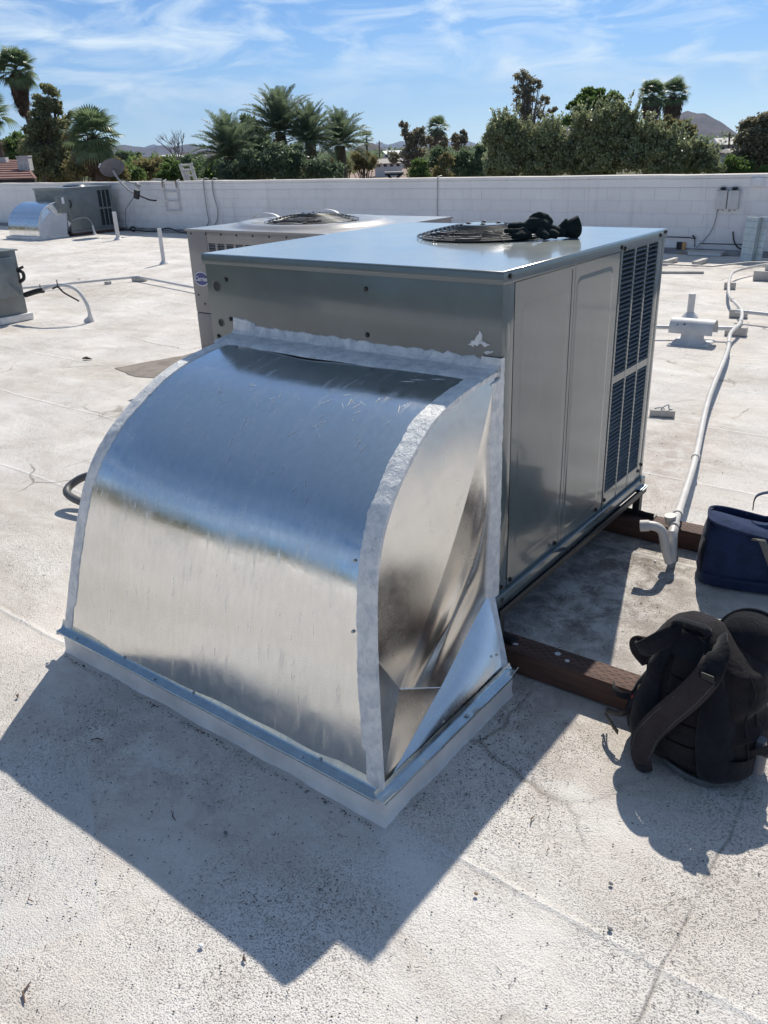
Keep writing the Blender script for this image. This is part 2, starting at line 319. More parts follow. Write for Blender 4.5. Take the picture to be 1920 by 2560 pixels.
def foliage(name, a, bcol, rough=0.55, trans=0.5, scale=0.9, spec=0.35, tcol=None):
    m = bpy.data.materials.new(name); m.use_nodes = True; nt = m.node_tree
    b = nt.nodes['Principled BSDF']; b.inputs['Roughness'].default_value = rough; b.inputs['Specular IOR Level'].default_value = spec
    V = N(nt, 'ShaderNodeTexCoord').outputs['Object']
    g = N(nt, 'ShaderNodeNewGeometry')
    f = mth(nt, 'ADD', mth(nt, 'MULTIPLY', nz(nt, scale, 4, 0.6, 0, V), 0.7), mth(nt, 'MULTIPLY', g.outputs['Random Per Island'], 0.35))
    c = ramp(nt, f, [(0.30, a), (0.72, bcol)])
    nt.links.new(c, b.inputs['Base Color'])
    t = N(nt, 'ShaderNodeBsdfTranslucent'); mx = N(nt, 'ShaderNodeMixShader'); mx.inputs[0].default_value = trans
    nt.links.new(mixc(nt, 0.5, c, tcol or bcol), t.inputs[0]); nt.links.new(b.outputs[0], mx.inputs[1]); nt.links.new(t.outputs[0], mx.inputs[2])
    nt.links.new(mx.outputs[0], nt.nodes['Material Output'].inputs[0]); return m
F_PINE = foliage('pine_needles', (0.135, 0.163, 0.085), (0.337, 0.343, 0.176), 0.7)
F_GREEN = foliage('broadleaf_green', (0.059, 0.117, 0.040), (0.207, 0.295, 0.089))
F_BRIGHT = foliage('bright_green_leaf', (0.058, 0.123, 0.033), (0.182, 0.272, 0.075))
F_OLIVE = foliage('olive_leaf', (0.124, 0.166, 0.096), (0.383, 0.412, 0.222), 0.32, 0.48, spec=0.8)
F_DARK = foliage('dark_leaf', (0.068, 0.124, 0.077), (0.221, 0.290, 0.143), 0.5)
F_EUC = foliage('eucalyptus_leaf', (0.12, 0.125, 0.08), (0.34, 0.31, 0.21), 0.5)
F_DUSTY = foliage('dusty_leaf', (0.106, 0.110, 0.050), (0.318, 0.282, 0.127), 0.7)
F_BROWN = foliage('dry_brown_leaf', (0.09, 0.05, 0.028), (0.24, 0.15, 0.07), 0.8)
F_PALM = foliage('palm_frond_green', (0.060, 0.109, 0.056), (0.202, 0.274, 0.136), 0.4, spec=0.7)
F_DATE = foliage('date_palm_green', (0.067, 0.115, 0.074), (0.227, 0.287, 0.168), 0.45, spec=0.5)
F_SKIRT = foliage('dead_palm_frond', (0.075, 0.050, 0.035), (0.18, 0.125, 0.085), 0.8, 0.15)
BARK = simple('grey_bark', (0.12, 0.095, 0.075), 0.9, var=0.35, scale=6)
BARKP = simple('palm_bark', (0.13, 0.095, 0.075), 0.9, var=0.35, scale=5)
BARKD = simple('dead_bark', (0.26, 0.22, 0.20), 0.9)

# ------------------------------------------------------------------ mesh helpers
class MB:
    def __init__(s): s.v = []; s.f = []
    def add(s, vs, fs):
        o = len(s.v); s.v += [tuple(v) for v in vs]; s.f += [tuple(i + o for i in f) for f in fs]; return s
    def box(s, x0, y0, z0, x1, y1, z1):
        return s.add([(x0, y0, z0), (x1, y0, z0), (x1, y1, z0), (x0, y1, z0), (x0, y0, z1), (x1, y0, z1), (x1, y1, z1), (x0, y1, z1)],
                     [(0, 3, 2, 1), (4, 5, 6, 7), (0, 1, 5, 4), (1, 2, 6, 5), (2, 3, 7, 6), (3, 0, 4, 7)])
    def obox(s, c, size, rz=0.0, rx=0.0, ry=0.0):
        R = Matrix.Rotation(rz, 3, 'Z') @ Matrix.Rotation(ry, 3, 'Y') @ Matrix.Rotation(rx, 3, 'X')
        hx, hy, hz = size[0] / 2, size[1] / 2, size[2] / 2; c = Vector(c)
        vs = [c + R @ Vector(p) for p in ((-hx, -hy, -hz), (hx, -hy, -hz), (hx, hy, -hz), (-hx, hy, -hz), (-hx, -hy, hz), (hx, -hy, hz), (hx, hy, hz), (-hx, hy, hz))]
        return s.add(vs, [(0, 3, 2, 1), (4, 5, 6, 7), (0, 1, 5, 4), (1, 2, 6, 5), (2, 3, 7, 6), (3, 0, 4, 7)])
    def hexa(s, vs):
        return s.add(vs, [(0, 3, 2, 1), (4, 5, 6, 7), (0, 1, 5, 4), (1, 2, 6, 5), (2, 3, 7, 6), (3, 0, 4, 7)])
    def tube(s, pts, r, n=10, cap=True, closed=False):
        pts = [Vector(p) for p in pts]; m = len(pts)
        rs = r if isinstance(r, (list, tuple)) else [r] * m
        vs = []; up = None
        for i, p in enumerate(pts):
            if closed: t = (pts[(i + 1) % m] - pts[i - 1])
            else: t = pts[min(i + 1, m - 1)] - pts[max(i - 1, 0)]
            if t.length < 1e-9: t = Vector((0, 0, 1))
            t.normalize()
            if up is None:
                up = Vector((0, 0, 1)) if abs(t.z) < 0.9 else Vector((1, 0, 0))
            a = (up - t * up.dot(t)); 
            if a.length < 1e-6: a = t.orthogonal()
            a.normalize(); up = a; b = t.cross(a)
            for k in range(n):
                an = 2 * PI * k / n; vs.append(p + (a * math.cos(an) + b * math.sin(an)) * rs[i])
        fs = []
        for i in range(m if closed else m - 1):
            j = (i + 1) % m
            for k in range(n):
                k2 = (k + 1) % n; fs.append((i * n + k, i * n + k2, j * n + k2, j * n + k))
        if cap and not closed:
            fs.append(tuple(reversed(range(n)))); fs.append(tuple((m - 1) * n + k for k in range(n)))
        return s.add(vs, fs)
    def cyl(s, p0, p1, r, n=12): return s.tube([p0, p1], r, n)
    def grid(s, P, closed_u=False):     # P rows of points
        nu = len(P); nv = len(P[0]); vs = [p for row in P for p in row]; fs = []
        for i in range(nu - 1):
            for j in range(nv - (0 if closed_u else 1)):
                j2 = (j + 1) % nv
                fs.append((i * nv + j, i * nv + j2, (i + 1) * nv + j2, (i + 1) * nv + j))
        return s.add(vs, fs)
    def disc(s, c, nrm, r, t=0.002, n=12):
        nrm = Vector(nrm).normalized(); c = Vector(c); return s.cyl(c, c + nrm * t, r, n)
    def build(s, name, mat, parent=None, smooth=False, bevel=0.0, off=None, angle=35):
        me = bpy.data.meshes.new(name)
        if off is None: off = root_loc(parent)
        me.from_pydata([(v[0] - off[0], v[1] - off[1], v[2] - off[2]) for v in s.v], [], s.f)
        me.materials.append(mat)
        bm = bmesh.new(); bm.from_mesh(me); bmesh.ops.recalc_face_normals(bm, faces=bm.faces)
        if bevel:
            es = [e for e in bm.edges if len(e.link_faces) == 2 and e.calc_face_angle(0) > 0.6]
            bmesh.ops.bevel(bm, geom=es, offset=bevel, segments=2, affect='EDGES', profile=0.6)
        bm.to_mesh(me); bm.free()
        if smooth or bevel:
            me.shade_smooth()
            try: me.set_sharp_from_angle(angle=math.radians(angle))
            except Exception: pass
        o = bpy.data.objects.new(name, me); COL.objects.link(o)
        if parent is not None: o.parent = parent
        else: o.location = off
        return o
ROOTS = {}
def root_loc(p):
    if p is None: return Vector((0, 0, 0))
    while p.parent is not None: p = p.parent
    return Vector(ROOTS.get(p.name, tuple(p.location)))
def tag(o, label=None, cat=None, group=None, kind=None):
    if label: o['label'] = label
    if cat: o['category'] = cat
    if group: o['group'] = group
    if kind: o['kind'] = kind
    return o
def thing(name, loc, label, cat, group=None):
    o = bpy.data.objects.new(name, None); o.empty_display_size = 0.1; COL.objects.link(o); o.location = loc
    return tag(o, label, cat, group)
def shared(name, me, parent, loc, rot=(0, 0, 0), scale=(1, 1, 1)):
    o = bpy.data.objects.new(name, me); COL.objects.link(o); o.parent = parent; o.location = loc; o.rotation_euler = rot; o.scale = scale; return o
def mesh_of(mb, name, mat, bevel=0.0, smooth=False):
    o = mb.build(name, mat, None, smooth, bevel, off=(0, 0, 0)); me = o.data; bpy.data.objects.remove(o); return me
def curve_pts(pts, n=8):      # Catmull-Rom through the points
    P = [Vector(p) for p in pts]; out = []
    for i in range(len(P) - 1):
        p0 = P[max(i - 1, 0)]; p1 = P[i]; p2 = P[i + 1]; p3 = P[min(i + 2, len(P) - 1)]
        for k in range(n):
            t = k / n
            out.append(0.5 * ((2 * p1) + (p2 - p0) * t + (2 * p0 - 5 * p1 + 4 * p2 - p3) * t * t + (3 * p1 - p0 - 3 * p2 + p3) * t ** 3))
    out.append(P[-1]); return out
def interp(tab, x):
    if x <= tab[0][0]: return tab[0][1]
    for (a, va), (b, vb) in zip(tab, tab[1:]):
        if x <= b: return va + (vb - va) * (x - a) / (b - a)
    return tab[-1][1]
def fnoise(x, y, z=0.0): return noise.noise(Vector((x, y, z)))

# ================================================================== SETTING
def roof_deck():
    # one sheet, finer where it is near; it swells gently round the curb and far off
    xs = sorted(set([round(x, 3) for x in list(np.arange(-45, -6, 1.0)) + list(np.arange(-6, -2.0, 0.2)) + list(np.arange(-2.0, 2.01, 0.05)) + list(np.arange(2.2, 6, 0.2)) + list(np.arange(6, 26.1, 2))]))
    ys = sorted(set([round(y, 3) for y in list(np.arange(-30, -4, 2.0)) + list(np.arange(-4, -2, 0.2)) + list(np.arange(-2, 2.01, 0.05)) + list(np.arange(2.2, 11.8, 0.2))] + [11.52]))
    rows = []
    for y in ys:
        row = []
        for x in xs:
            d = max(-1.35 - x, x - 0.15, 0); e = max(-0.87 - y, y + 0.17, 0); q = math.hypot(d, e)
            z = 0.010 * math.exp(-(q / 0.10) ** 2) * (0.7 + 0.8 * fnoise(x * 6, y * 6))
            if -1.7 < x < 0.5 and -1.35 < y < -0.9:
                yr = -1.035 + 0.02 * fnoise(x * 2.5, 3); z += 0.0035 * math.exp(-((y - yr) / 0.022) ** 2) * (0.6 + 0.8 * fnoise(x * 5, 9))
            z += 0.004 * fnoise(x * 1.3, y * 1.3, 4) + 0.0025 * fnoise(x * 4, y * 4, 8)
            row.append((x, y, z - 0.004))
        rows.append(row)
    mb = MB(); mb.grid(rows)
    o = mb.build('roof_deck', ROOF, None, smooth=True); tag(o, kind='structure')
    return o
deck = roof_deck()
b = MB(); b.box(-45, -30, -4.0, 26, 11.9, -0.06)
tag(b.build('building_walls', STUCCO), kind='structure')
b = MB(); R_ = 16000
rows = [[(x, y, -4.0 - 0.0) for x in (-R_, -4000, -1500, -400, -120, 0, 120, 400, 1500, 4000, R_)] for y in (-R_, -4000, -1500, -400, -120, 0, 120, 400, 1500, 4000, R_)]
b.grid(rows); tag(b.build('ground', terrain()), kind='structure')

# parapet wall of painted blocks
WY = 11.52; WH = 1.16
pw = thing('parapet_wall', (-10, WY, 0), 'long low parapet wall of white painted blocks at the back of the roof', 'wall')
b = MB(); b.box(-45, WY + 0.006, -0.1, 26, WY + 0.3, WH - 0.03); b.build('wall_core', MORTAR, pw)
blk = {}
for var in range(3):
    q = MB(); q.box(-0.1985, 0, 0.001, 0.1985, 0.02, 0.1930)
    blk[var] = mesh_of(q, 'block', WALLP, bevel=0.003)
BH = 0.1945; nrow = 5
cnt = 0
for r in range(nrow):
    for k in range(60):
        x = -21.2 + k * 0.4 + (0.2 if r % 2 else 0)
        if x < -20.9 or x > 3: continue
        vis = (x < -9.2) or (x > -8.6) 
        o = shared('block', blk[rnd.randrange(3)], pw, (x + 10, -0.0 + rnd.uniform(-0.0025, 0.0015), r * BH), (0, 0, 0)); cnt += 1
b = MB(); b.box(-45, WY, 0.0, -21.25, WY + 0.05, 0.97); b.box(3.2, WY, 0.0, 26, WY + 0.05, 0.97); b.build('plain_stretch', WALLP, pw)
# coated cap: wavering top edge
rows = []
for i in range(281):
    x = -45 + i * (71 / 280); z = WH + 0.012 * fnoise(x * 0.8, 0) + 0.006 * fnoise(x * 4, 2); w_ = 0.004 * fnoise(x * 3, 9)
    rows.append([(x, WY - 0.012 + w_, 0.975), (x, WY - 0.014 + w_, z - 0.066), (x, WY + 0.004 + w_, z - 0.062), (x, WY + 0.004 + w_, z - 0.052), (x, WY - 0.028 + w_, z - 0.048), (x, WY - 0.03 + w_, z - 0.015), (x, WY + 0.01, z), (x, WY + 0.29, z - 0.01), (x, WY + 0.31, z - 0.1), (x, WY + 0.305, 0.9)])
b = MB(); b.grid(rows); b.build('coated_cap', WALLP, pw, smooth=True)
rows = [[(x, y + 0.0, z + 0.004) for (x, y, z) in r_[5:8]] for r_ in rows]
b = MB(); b.grid(rows); b.build('cap_top', WALLCAP, pw, smooth=True)
# asphalt toe strip along the wall foot
rows = []
for i in range(241):
    x = -45 + i * (60 / 240); q = 0.10 + 0.05 * fnoise(x * 1.1, 5)
    rows.append([(x, WY - 0.002, 0.07 + 0.02 * fnoise(x * 2, 1)), (x, WY - 0.05, 0.03), (x, WY - q - 0.06, 0.004)])
b = MB(); b.grid(rows); b.build('wall_toe', simple('dirty_toe', (0.30, 0.28, 0.27), 0.85, var=0.5, scale=3), pw, smooth=True)

# ================================================================== ROOFTOP UNIT
W = 1.317; DP = 1.336; ZT = 1.355; ZB = 0.2125
def screw(parent, p, nrm, r=0.007, mat=None):
    q = MB(); nrm = Vector(nrm); p = Vector(p)
    q.disc(p, nrm, r * 1.5, 0.0015, 10); q.tube([p, p + nrm * 0.0055, p + nrm * 0.0065], [r, r, r * 0.6], 6)
    return q.build('screw', mat or BOLT, parent, smooth=True)
def fan_guard(root, cx, cy, z0, R, rise, name='fan_guard', n=12, rcap=0.085, wire=0.0022, mat=None):
    mat = mat or BLACKW
    fg = MB()
    def prof(r):                                  # domed rings
        t = (r - rcap) / (R - rcap); t = max(0, min(1, t)); return z0 + rise * (1 - t ** 1.6)
    for i in range(n):
        r = rcap + (R - rcap) * i / (n - 1)
        fg.tube([(cx + r * math.cos(a), cy + r * math.sin(a), prof(r) + (0.004 if i < n - 1 else 0.004)) for a in np.linspace(0, 2 * PI, 56, endpoint=False)], wire, 5, closed=True)
    g = fg.build('guard_rings', mat, root, smooth=True)
    for k in range(6):
        a = k * PI / 3 + 0.3
        q = MB(); q.tube([(cx + r * math.cos(a), cy + r * math.sin(a), prof(r) - 0.002) for r in np.linspace(rcap * 0.7, R + 0.012, 10)], wire * 1.2, 5)
        q.build('guard_spoke', mat, root, smooth=True)
    q = MB(); q.cyl((cx, cy, z0 + rise), (cx, cy, z0 + rise + 0.009), rcap, 28); q.build('guard_cap', CABLID if mat is BLACKW else mat, root, bevel=0.002)
    for k in range(4):
        a = k * PI / 2 + 0.5
        screw(root, (cx + rcap * 0.72 * math.cos(a), cy + rcap * 0.72 * math.sin(a), z0 + rise + 0.009), (0, 0, 1), 0.008)
    q = MB()                                        # the dark well with the fan below
    q.tube([(cx, cy, z0 + 0.0012), (cx, cy, z0 + 0.0020)], R * 0.93, 40); q.build('fan_well', DARKIN, root)
    for k in range(4):
        a = k * PI / 2; q = MB()
        P = []
        for r in np.linspace(0.05, R * 0.88, 5):
            P.append([(cx + r * math.cos(a + da) , cy + r * math.sin(a + da), z0 + 0.004 + 0.008 * (da / 0.5)) for da in np.linspace(0, 0.5, 4)])
        q.grid(P); q.build('fan_blade', PIPEG, root, smooth=True)
    return g

unit = thing('rooftop_air_conditioner', (-0.66, 0.67, 0.2), 'big glossy grey air conditioner with louvred side, on a black stand behind the galvanized duct', 'air conditioner')
def panel_profile(parent, name, x0, x1, y0, y1, z0, z1, face, mat, emboss=None, th=0.004):
    """flat sheet with a small rounded raised rectangle; face 'x' looks +X, 'y' looks -Y"""
    q = MB()
    if face == 'x': q.box(x0, y0, z0, x1, y1, z1)
    else: q.box(x0, y0, z0, x1, y1, z1)
    return q.build(name, mat, parent, bevel=0.0015)
b = MB(); b.box(-W + 0.02, 0.02, ZB + 0.045, -0.03, DP - 0.02, ZT - 0.03); b.build('cabinet_core', DARKIN, unit)
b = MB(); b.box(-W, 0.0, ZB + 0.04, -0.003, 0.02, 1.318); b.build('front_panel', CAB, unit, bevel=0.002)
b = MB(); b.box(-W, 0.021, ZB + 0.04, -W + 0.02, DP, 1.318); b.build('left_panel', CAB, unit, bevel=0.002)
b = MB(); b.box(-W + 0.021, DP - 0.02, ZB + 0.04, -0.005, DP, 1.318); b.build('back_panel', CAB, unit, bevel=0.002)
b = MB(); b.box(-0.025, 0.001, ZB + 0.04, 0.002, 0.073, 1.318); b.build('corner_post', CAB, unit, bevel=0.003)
# side service panels with embossed rounded rectangles
def emboss_panel(y0, y1, z0, z1, ey0, ey1, ez0, ez1, depth=0.004):
    rows = []; ny = 60; nz_ = 60
    def sd(y, z):
        rc = 0.03; cy = (ey0 + ey1) / 2; cz = (ez0 + ez1) / 2; hy = (ey1 - ey0) / 2 - rc; hz = (ez1 - ez0) / 2 - rc
        dy = abs(y - cy) - hy; dz = abs(z - cz) - hz
        return math.hypot(max(dy, 0), max(dz, 0)) + min(max(dy, dz), 0) - rc
    def axis(a, b, e0, e1):
        s = set([a, b]); 
        for t in np.linspace(a, b, 16): s.add(round(float(t), 4))
        for e in (e0, e1):
            for d in np.linspace(-0.045, 0.045, 19):
                if a < e + d < b: s.add(round(e + float(d), 4))
        return sorted(s)
    for z in axis(z0, z1, ez0, ez1):
        row = []
        for y in axis(y0, y1, ey0, ey1):
            d = sd(y, z); t = max(0, min(1, 0.5 - d / 0.010)); t = t * t * (3 - 2 * t)
            row.append((0.0005 + depth * t + 0.0007 * fnoise(y * 3, z * 3), y, z))
        rows.append(row)
    q = MB(); q.grid(rows); nvr = len(rows[0]); return q
q = emboss_panel(0.079, 0.497, 0.258, 1.312, 0.128, 0.455, 0.33, 1.235, 0.0004)
q.build('service_panel', CAB, unit, smooth=True)
q = emboss_panel(0.503, 0.884, 0.258, 1.312, 0.520, 0.825, 0.31, 1.262, 0.0011)
q.build('service_panel', CAB, unit, smooth=True)
for y in (0.0765, 0.500, 0.8865):
    q = MB(); q.box(-0.02, y - 0.0028, 0.256, -0.0012 if y != 0.5 else -0.0004, y + 0.0028, 1.316); q.build('panel_gap', DARKIN if y != 0.5 else CAB, unit)
for y in (0.478,):
    q = MB(); q.tube([(0.0004, y, 0.27), (0.0004, y, 1.30)], 0.0018, 6); q.build('panel_rib', CAB, unit, smooth=True)
# louvred coil guard
gy0, gy1 = 0.889, 1.315
gc = [(0.905, 1.022), (1.038, 1.148), (1.164, 1.268)]
gz = [(0.325, 0.800), (0.830, 1.310)]
q = MB()
ye = [gy0, gc[0][0], gc[0][1], gc[1][0], gc[1][1], gc[2][0], gc[2][1], gy1]
for a, c in ((0, 1), (2, 3), (4, 5), (6, 7)): q.box(-0.008, ye[a], 0.258, 0.003, ye[c], 1.316)
q.build('louvre_frame', CAB, unit, bevel=0.0015)
for (za, zb) in ((0.258, gz[0][0]), (gz[0][1], gz[1][0]), (gz[1][1], 1.316)):
    for (a, c) in gc:
        q = MB(); q.box(-0.008, a + 0.0005, za, 0.0025, c - 0.0005, zb); q.build('louvre_rail', CAB, unit)
slat_me = []
for (a, c) in gc:
    wd = c - a; s_ = MB(); P = []
    for i in range(7):
        t = i / 6; yy = (t - 0.5) * (wd + 0.004)
        P.append([(-0.010, yy, 0.0050), (-0.002, yy, 0.0015), (0.0045, yy, -0.0030), (0.0052, yy, -0.0046), (0.0022, yy, -0.0038)])
    s_.grid(P); slat_me.append(mesh_of(s_, 'slat', LOUV, smooth=True))
u0 = root_loc(unit)
NS = 27
for zi, (z0, z1) in enumerate(gz):
    for ci, (a, c) in enumerate(gc):
        for k in range(NS):
            z = z0 + (z1 - z0) * (k + 0.55) / NS
            bent = rnd.random() < 0.12
            o = shared('slat', slat_me[ci], unit, (0.0 - u0.x, (a + c) / 2 - u0.y, z - u0.z), (rnd.uniform(-0.035, 0.035) if bent else 0, rnd.uniform(-0.1, 0.1), 0))
q = MB(); q.box(-0.03, 0.893, 0.262, -0.016, 1.300, 1.314); q.build('coil_face', simple('coil_fins', (0.030, 0.042, 0.055), 0.5, 0.3, scale=60, bmp=0.3, bscale=300), unit)
# far corner post
q = MB(); q.box(-0.008, 1.3155, 0.256, 0.004, DP + 0.006, 1.318); q.build('corner_post', CAB, unit, bevel=0.002)
# lid: folded sheet with rolled edge
LZ = 1.3165
q = MB()
x0, x1, y0, y1 = -W - 0.006, 0.008, -0.008, DP + 0.012
def ring(e, z): return [(x0 + e, y0 + e, z), (x1 - e, y0 + e, z), (x1 - e, y1 - e, z), (x0 + e, y1 - e, z)]
R4 = [ring(0.004, LZ), ring(0.0, LZ), ring(0.0, ZT - 0.006), ring(0.002, ZT - 0.002), ring(0.007, ZT)]
q.grid(R4, closed_u=True)
lid = q.build('lid_rim', CAB, unit, smooth=True, angle=50)
rows = []
for i in range(31):
    y = y0 + 0.007 + (y1 - y0 - 0.014) * i / 30; row = []
    for j in range(31):
        x = x0 + 0.007 + (x1 - x0 - 0.014) * j / 30
        ed = min(i, 30 - i, j, 30 - j) / 8.0; ed = min(1, ed)
        row.append((x, y, ZT + ed * (0.0022 * fnoise(x * 2.2, y * 2.2, 3) - 0.001)))
    rows.append(row)
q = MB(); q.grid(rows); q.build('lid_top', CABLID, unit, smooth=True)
FX, FY = -0.585, 0.865
fan_guard(unit, FX, FY, ZT + 0.004, 0.272, 0.036)
for p, n_ in (((0.0085, 0.031, 1.338), (1, 0, 0)), ((0.0085, 0.875, 1.330), (1, 0, 0)), ((0.0085, 0.905, 1.322), (1, 0, 0)), ((0.0085, 1.27, 1.336), (1, 0, 0)), ((0.0085, 1.325, 1.345), (1, 0, 0)),
              ((0.003, 0.892 + .02, 0.29), (1, 0, 0)), ((0.003, 1.285, 0.30), (1, 0, 0)), ((0.003, 1.322, 0.32), (1, 0, 0)), ((0.003, 0.83, 0.275), (1, 0, 0)), ((0.003, 0.50 - .05, 0.275), (1, 0, 0)), ((0.003, 0.10, 0.275), (1, 0, 0)), ((0.003, 0.035, 0.275), (1, 0, 0)),
              ((-1.206, 0, 1.262), (0, -1, 0)), ((-1.204, 0, 1.112), (0, -1, 0)), ((-1.286, 0, 1.037), (0, -1, 0)), ((-0.521, 0, 1.291 - .02), (0, -1, 0)), ((-0.523, 0, 1.117), (0, -1, 0))):
    screw(unit, p, n_, 0.0065)
for x, z, r in ((-1.261, 1.234, 0.019), (-1.261, 1.093, 0.014)):
    q = MB(); q.tube([(x, 0.004, z), (x, -0.0006, z)], r, 24); q.build('knockout_hole', DARKIN, unit)
    q = MB(); q.tube([(x + (r + .001) * math.cos(a), -0.0008, z + (r + .001) * math.sin(a)) for a in np.linspace(0, 2 * PI, 24, endpoint=False)], 0.0012, 5, closed=True); q.build('hole_rim', CAB, unit, smooth=True)
q = MB(); q.tube([(0.0022 , 0.034, 1.155 + 0.045 * s) for s in (-1, -0.6, 0, 0.6, 1)], [0.003, 0.012, 0.014, 0.012, 0.003], 12)
q.v = [(0.0022 + (v[0] - 0.0022) * 0.15, v[1], v[2]) for v in q.v]; q.build('pressed_oval', CAB, unit, smooth=True)
# base rail with end holes
q = MB()
P = []
for (x, z) in ((-0.02, 0.256), (0.013, 0.256), (0.016, 0.252), (0.016, 0.214), (0.012, 0.2125), (-0.02, 0.2125)): P.append((x, z))
for (x, z), (x2, z2) in zip(P, P[1:]): pass
q.grid([[(x, -0.032, z) for (x, z) in P], [(x, DP + 0.02, z) for (x, z) in P]])
q.build('base_rail', CAB, unit, smooth=True)
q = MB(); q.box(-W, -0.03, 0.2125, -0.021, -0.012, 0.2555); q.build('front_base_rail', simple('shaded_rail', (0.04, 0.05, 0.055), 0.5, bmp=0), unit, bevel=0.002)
q = MB(); q.box(-W, -0.011, 0.2125, -0.0215, DP, 0.225); q.build('base_pan', STEELB, unit)
q = MB(); q.disc((0.0165, 0.02, 0.233), (1, 0, 0), 0.011, 0.001, 16); q.disc((0.0165, 1.30, 0.25), (1, 0, 0), 0.009, 0.001, 16); q.disc((0.0165, -0.015, 0.224), (1, 0, 0), 0.003, 0.001, 10); q.build('rail_hole', DARKIN, unit)
q = MB(); q.add([(0.0165, 0.40, 0.258), (0.026, 0.47, 0.256), (0.05, 0.50, 0.247), (0.0165, 0.475, 0.250), (0.03, 0.45, 0.246)], [(0, 1, 4), (1, 2, 4), (2, 3, 4), (3, 0, 4)]); q.build('bent_tab', RUBBER, unit)
# ragged white smear on the front panel above the sealant
def smear(pts, name='sealant_smear', y=-0.0012, parent=unit, seed=0, th=0.002):
    rr = random.Random(seed); pts0 = pts; pts = []
    for a_, b_ in zip(pts0, pts0[1:] + pts0[:1]):
        for k_ in range(4): pts.append((a_[0] + (b_[0] - a_[0]) * k_ / 4 + rr.uniform(-.0022, .0022), a_[1] + (b_[1] - a_[1]) * k_ / 4 + rr.uniform(-.0022, .0022)))
    q = MB(); c = Vector((sum(p[0] for p in pts) / len(pts), 0, sum(p[1] for p in pts) / len(pts)))
    n = len(pts); vs = [(c.x, y - th * 1.6, c.z)] + [(p[0], y - th, p[1]) for p in pts] + [(p[0] + rr.uniform(-.002, .002), y + 0.002, p[1]) for p in pts]
    fs = [(0, 1 + i, 1 + (i + 1) % n) for i in range(n)] + [(1 + i, 1 + n + i, 1 + n + (i + 1) % n, 1 + (i + 1) % n) for i in range(n)]
    q.add(vs, fs); return q.build(name, SEAL, parent)
smear([(-0.098, 1.136), (-0.083, 1.160), (-0.074, 1.172), (-0.066, 1.160), (-0.068, 1.146), (-0.048, 1.135), (-0.036, 1.133), (-0.055, 1.125), (-0.07, 1.134), (-0.088, 1.125)], seed=1)
smear([(-0.062, 1.108), (-0.045, 1.115), (-0.026, 1.113), (-0.038, 1.107), (-0.052, 1.103)], seed=2)
smear([(-0.115, 1.125), (-0.10, 1.142), (-0.092, 1.138), (-0.098, 1.122)], seed=3)

# stand of black angle steel
st = thing('equipment_stand', (-0.6, 0.6, 0.0), 'black steel angle stand on timbers carrying the big grey air conditioner', 'stand')
q = MB(); q.box(0.0, -0.02, 0.183, 0.032, 1.345, 0.188); q.box(0.026, -0.02, 0.1885, 0.032, 1.345, 0.211); q.box(-0.03, -0.02, 0.1885, -0.004, 1.345, 0.211); q.build('side_rail', STEELB, st, bevel=0.001)
q = MB(); q.box(-W - 0.03, -0.02, 0.17, -W + 0.03, 1.345, 0.211); q.build('side_rail', STEELB, st)
q = MB(); q.box(-W + 0.031, -0.006, 0.172, -0.031, 0.03, 0.2105); q.build('cross_rail', STEELB, st)
q = MB(); q.box(-W + 0.031, 1.30, 0.189, 0.024, 1.344, 0.2105); q.build('cross_rail', STEELB, st)
q = MB(); q.box(-0.004, 1.27, 0.2125, 0.03, 1.345, 0.2165); q.box(0.0325, 1.285, 0.206, 0.036, 1.345, 0.212); q.build('corner_bracket', ZINC, st)
for (x, y) in ((-0.006, -0.012), (0.0, 1.265), (-W - 0.02, -0.012), (-W - 0.02, 1.265)):
    q = MB(); q.box(x, y, 0.0935, x + 0.032, y + 0.005, 0.1825); q.box(x + 0.027, y + 0.0055, 0.0935, x + 0.032, y + 0.034, 0.1825); q.build('leg', STEELB, st)
for (x, y, l) in ((-0.02, -0.02, 0.10), (-0.13, 1.262, 0.235), (-W - 0.05, -0.02, 0.12), (-W - 0.05, 1.262, 0.12)):
    q = MB(); q.box(x, y, 0.0905, x + l, y + 0.052, 0.0945); q.box(x, y, 0.095, x + l, y + 0.005, 0.118); q.build('foot', STEELB, st)
def timber(name, p0, p1, wd, h, label, group=None):
    p0 = Vector(p0); p1 = Vector(p1); d = (p1 - p0); L_ = d.length; d.normalize(); a = math.atan2(d.y, d.x)
    t = thing(name, p0.lerp(p1, 0.5), label, 'timber', group)
    q = MB(); q.obox(p0.lerp(p1, 0.5) + Vector((0, 0, h / 2 + 0.001)), (L_, wd, h), a); body = q.build('beam_body', WOOD, t, bevel=0.003)
    q = MB(); nrm = Vector((-d.y, d.x, 0))
    for row in range(7):                      # preservative incisions
        k = 0.02 * (row % 2)
        while k < L_ - 0.03:
            c = p0 + d * (k + 0.01) + nrm * (-wd / 2 + wd * (row + 0.7) / 7.4)
            q.obox(c + Vector((0, 0, h + 0.0014)), (0.016, 0.0016, 0.0006), a); k += 0.036
    inc = q.build('incision_marks', INCISE, t); inc['kind'] = 'stuff'
    return t
tb = timber('timber_beam', (-1.5, -0.035, 0), (0.62, 0.020, 0), 0.098, 0.088, 'red-brown timber under the front legs of the black stand, running to the backpack')
timber('timber_beam', (-1.5, 1.20, 0), (0.78, 1.290, 0), 0.098, 0.088, 'red-brown timber under the rear legs of the black stand, running behind the blue bag')
q = MB(); q.disc((0.28, 0.004, 0.0895), (0, 0, 1), 0.008, 0.0015, 12); q.disc((0.235, 0.025, 0.0895), (0, 0, 1), 0.011, 0.0012, 9); q.obox((0.085, -0.005, 0.091), (0.022, 0.008, 0.002), 0.3); q.build('paint_splash', PIPEW, tb)

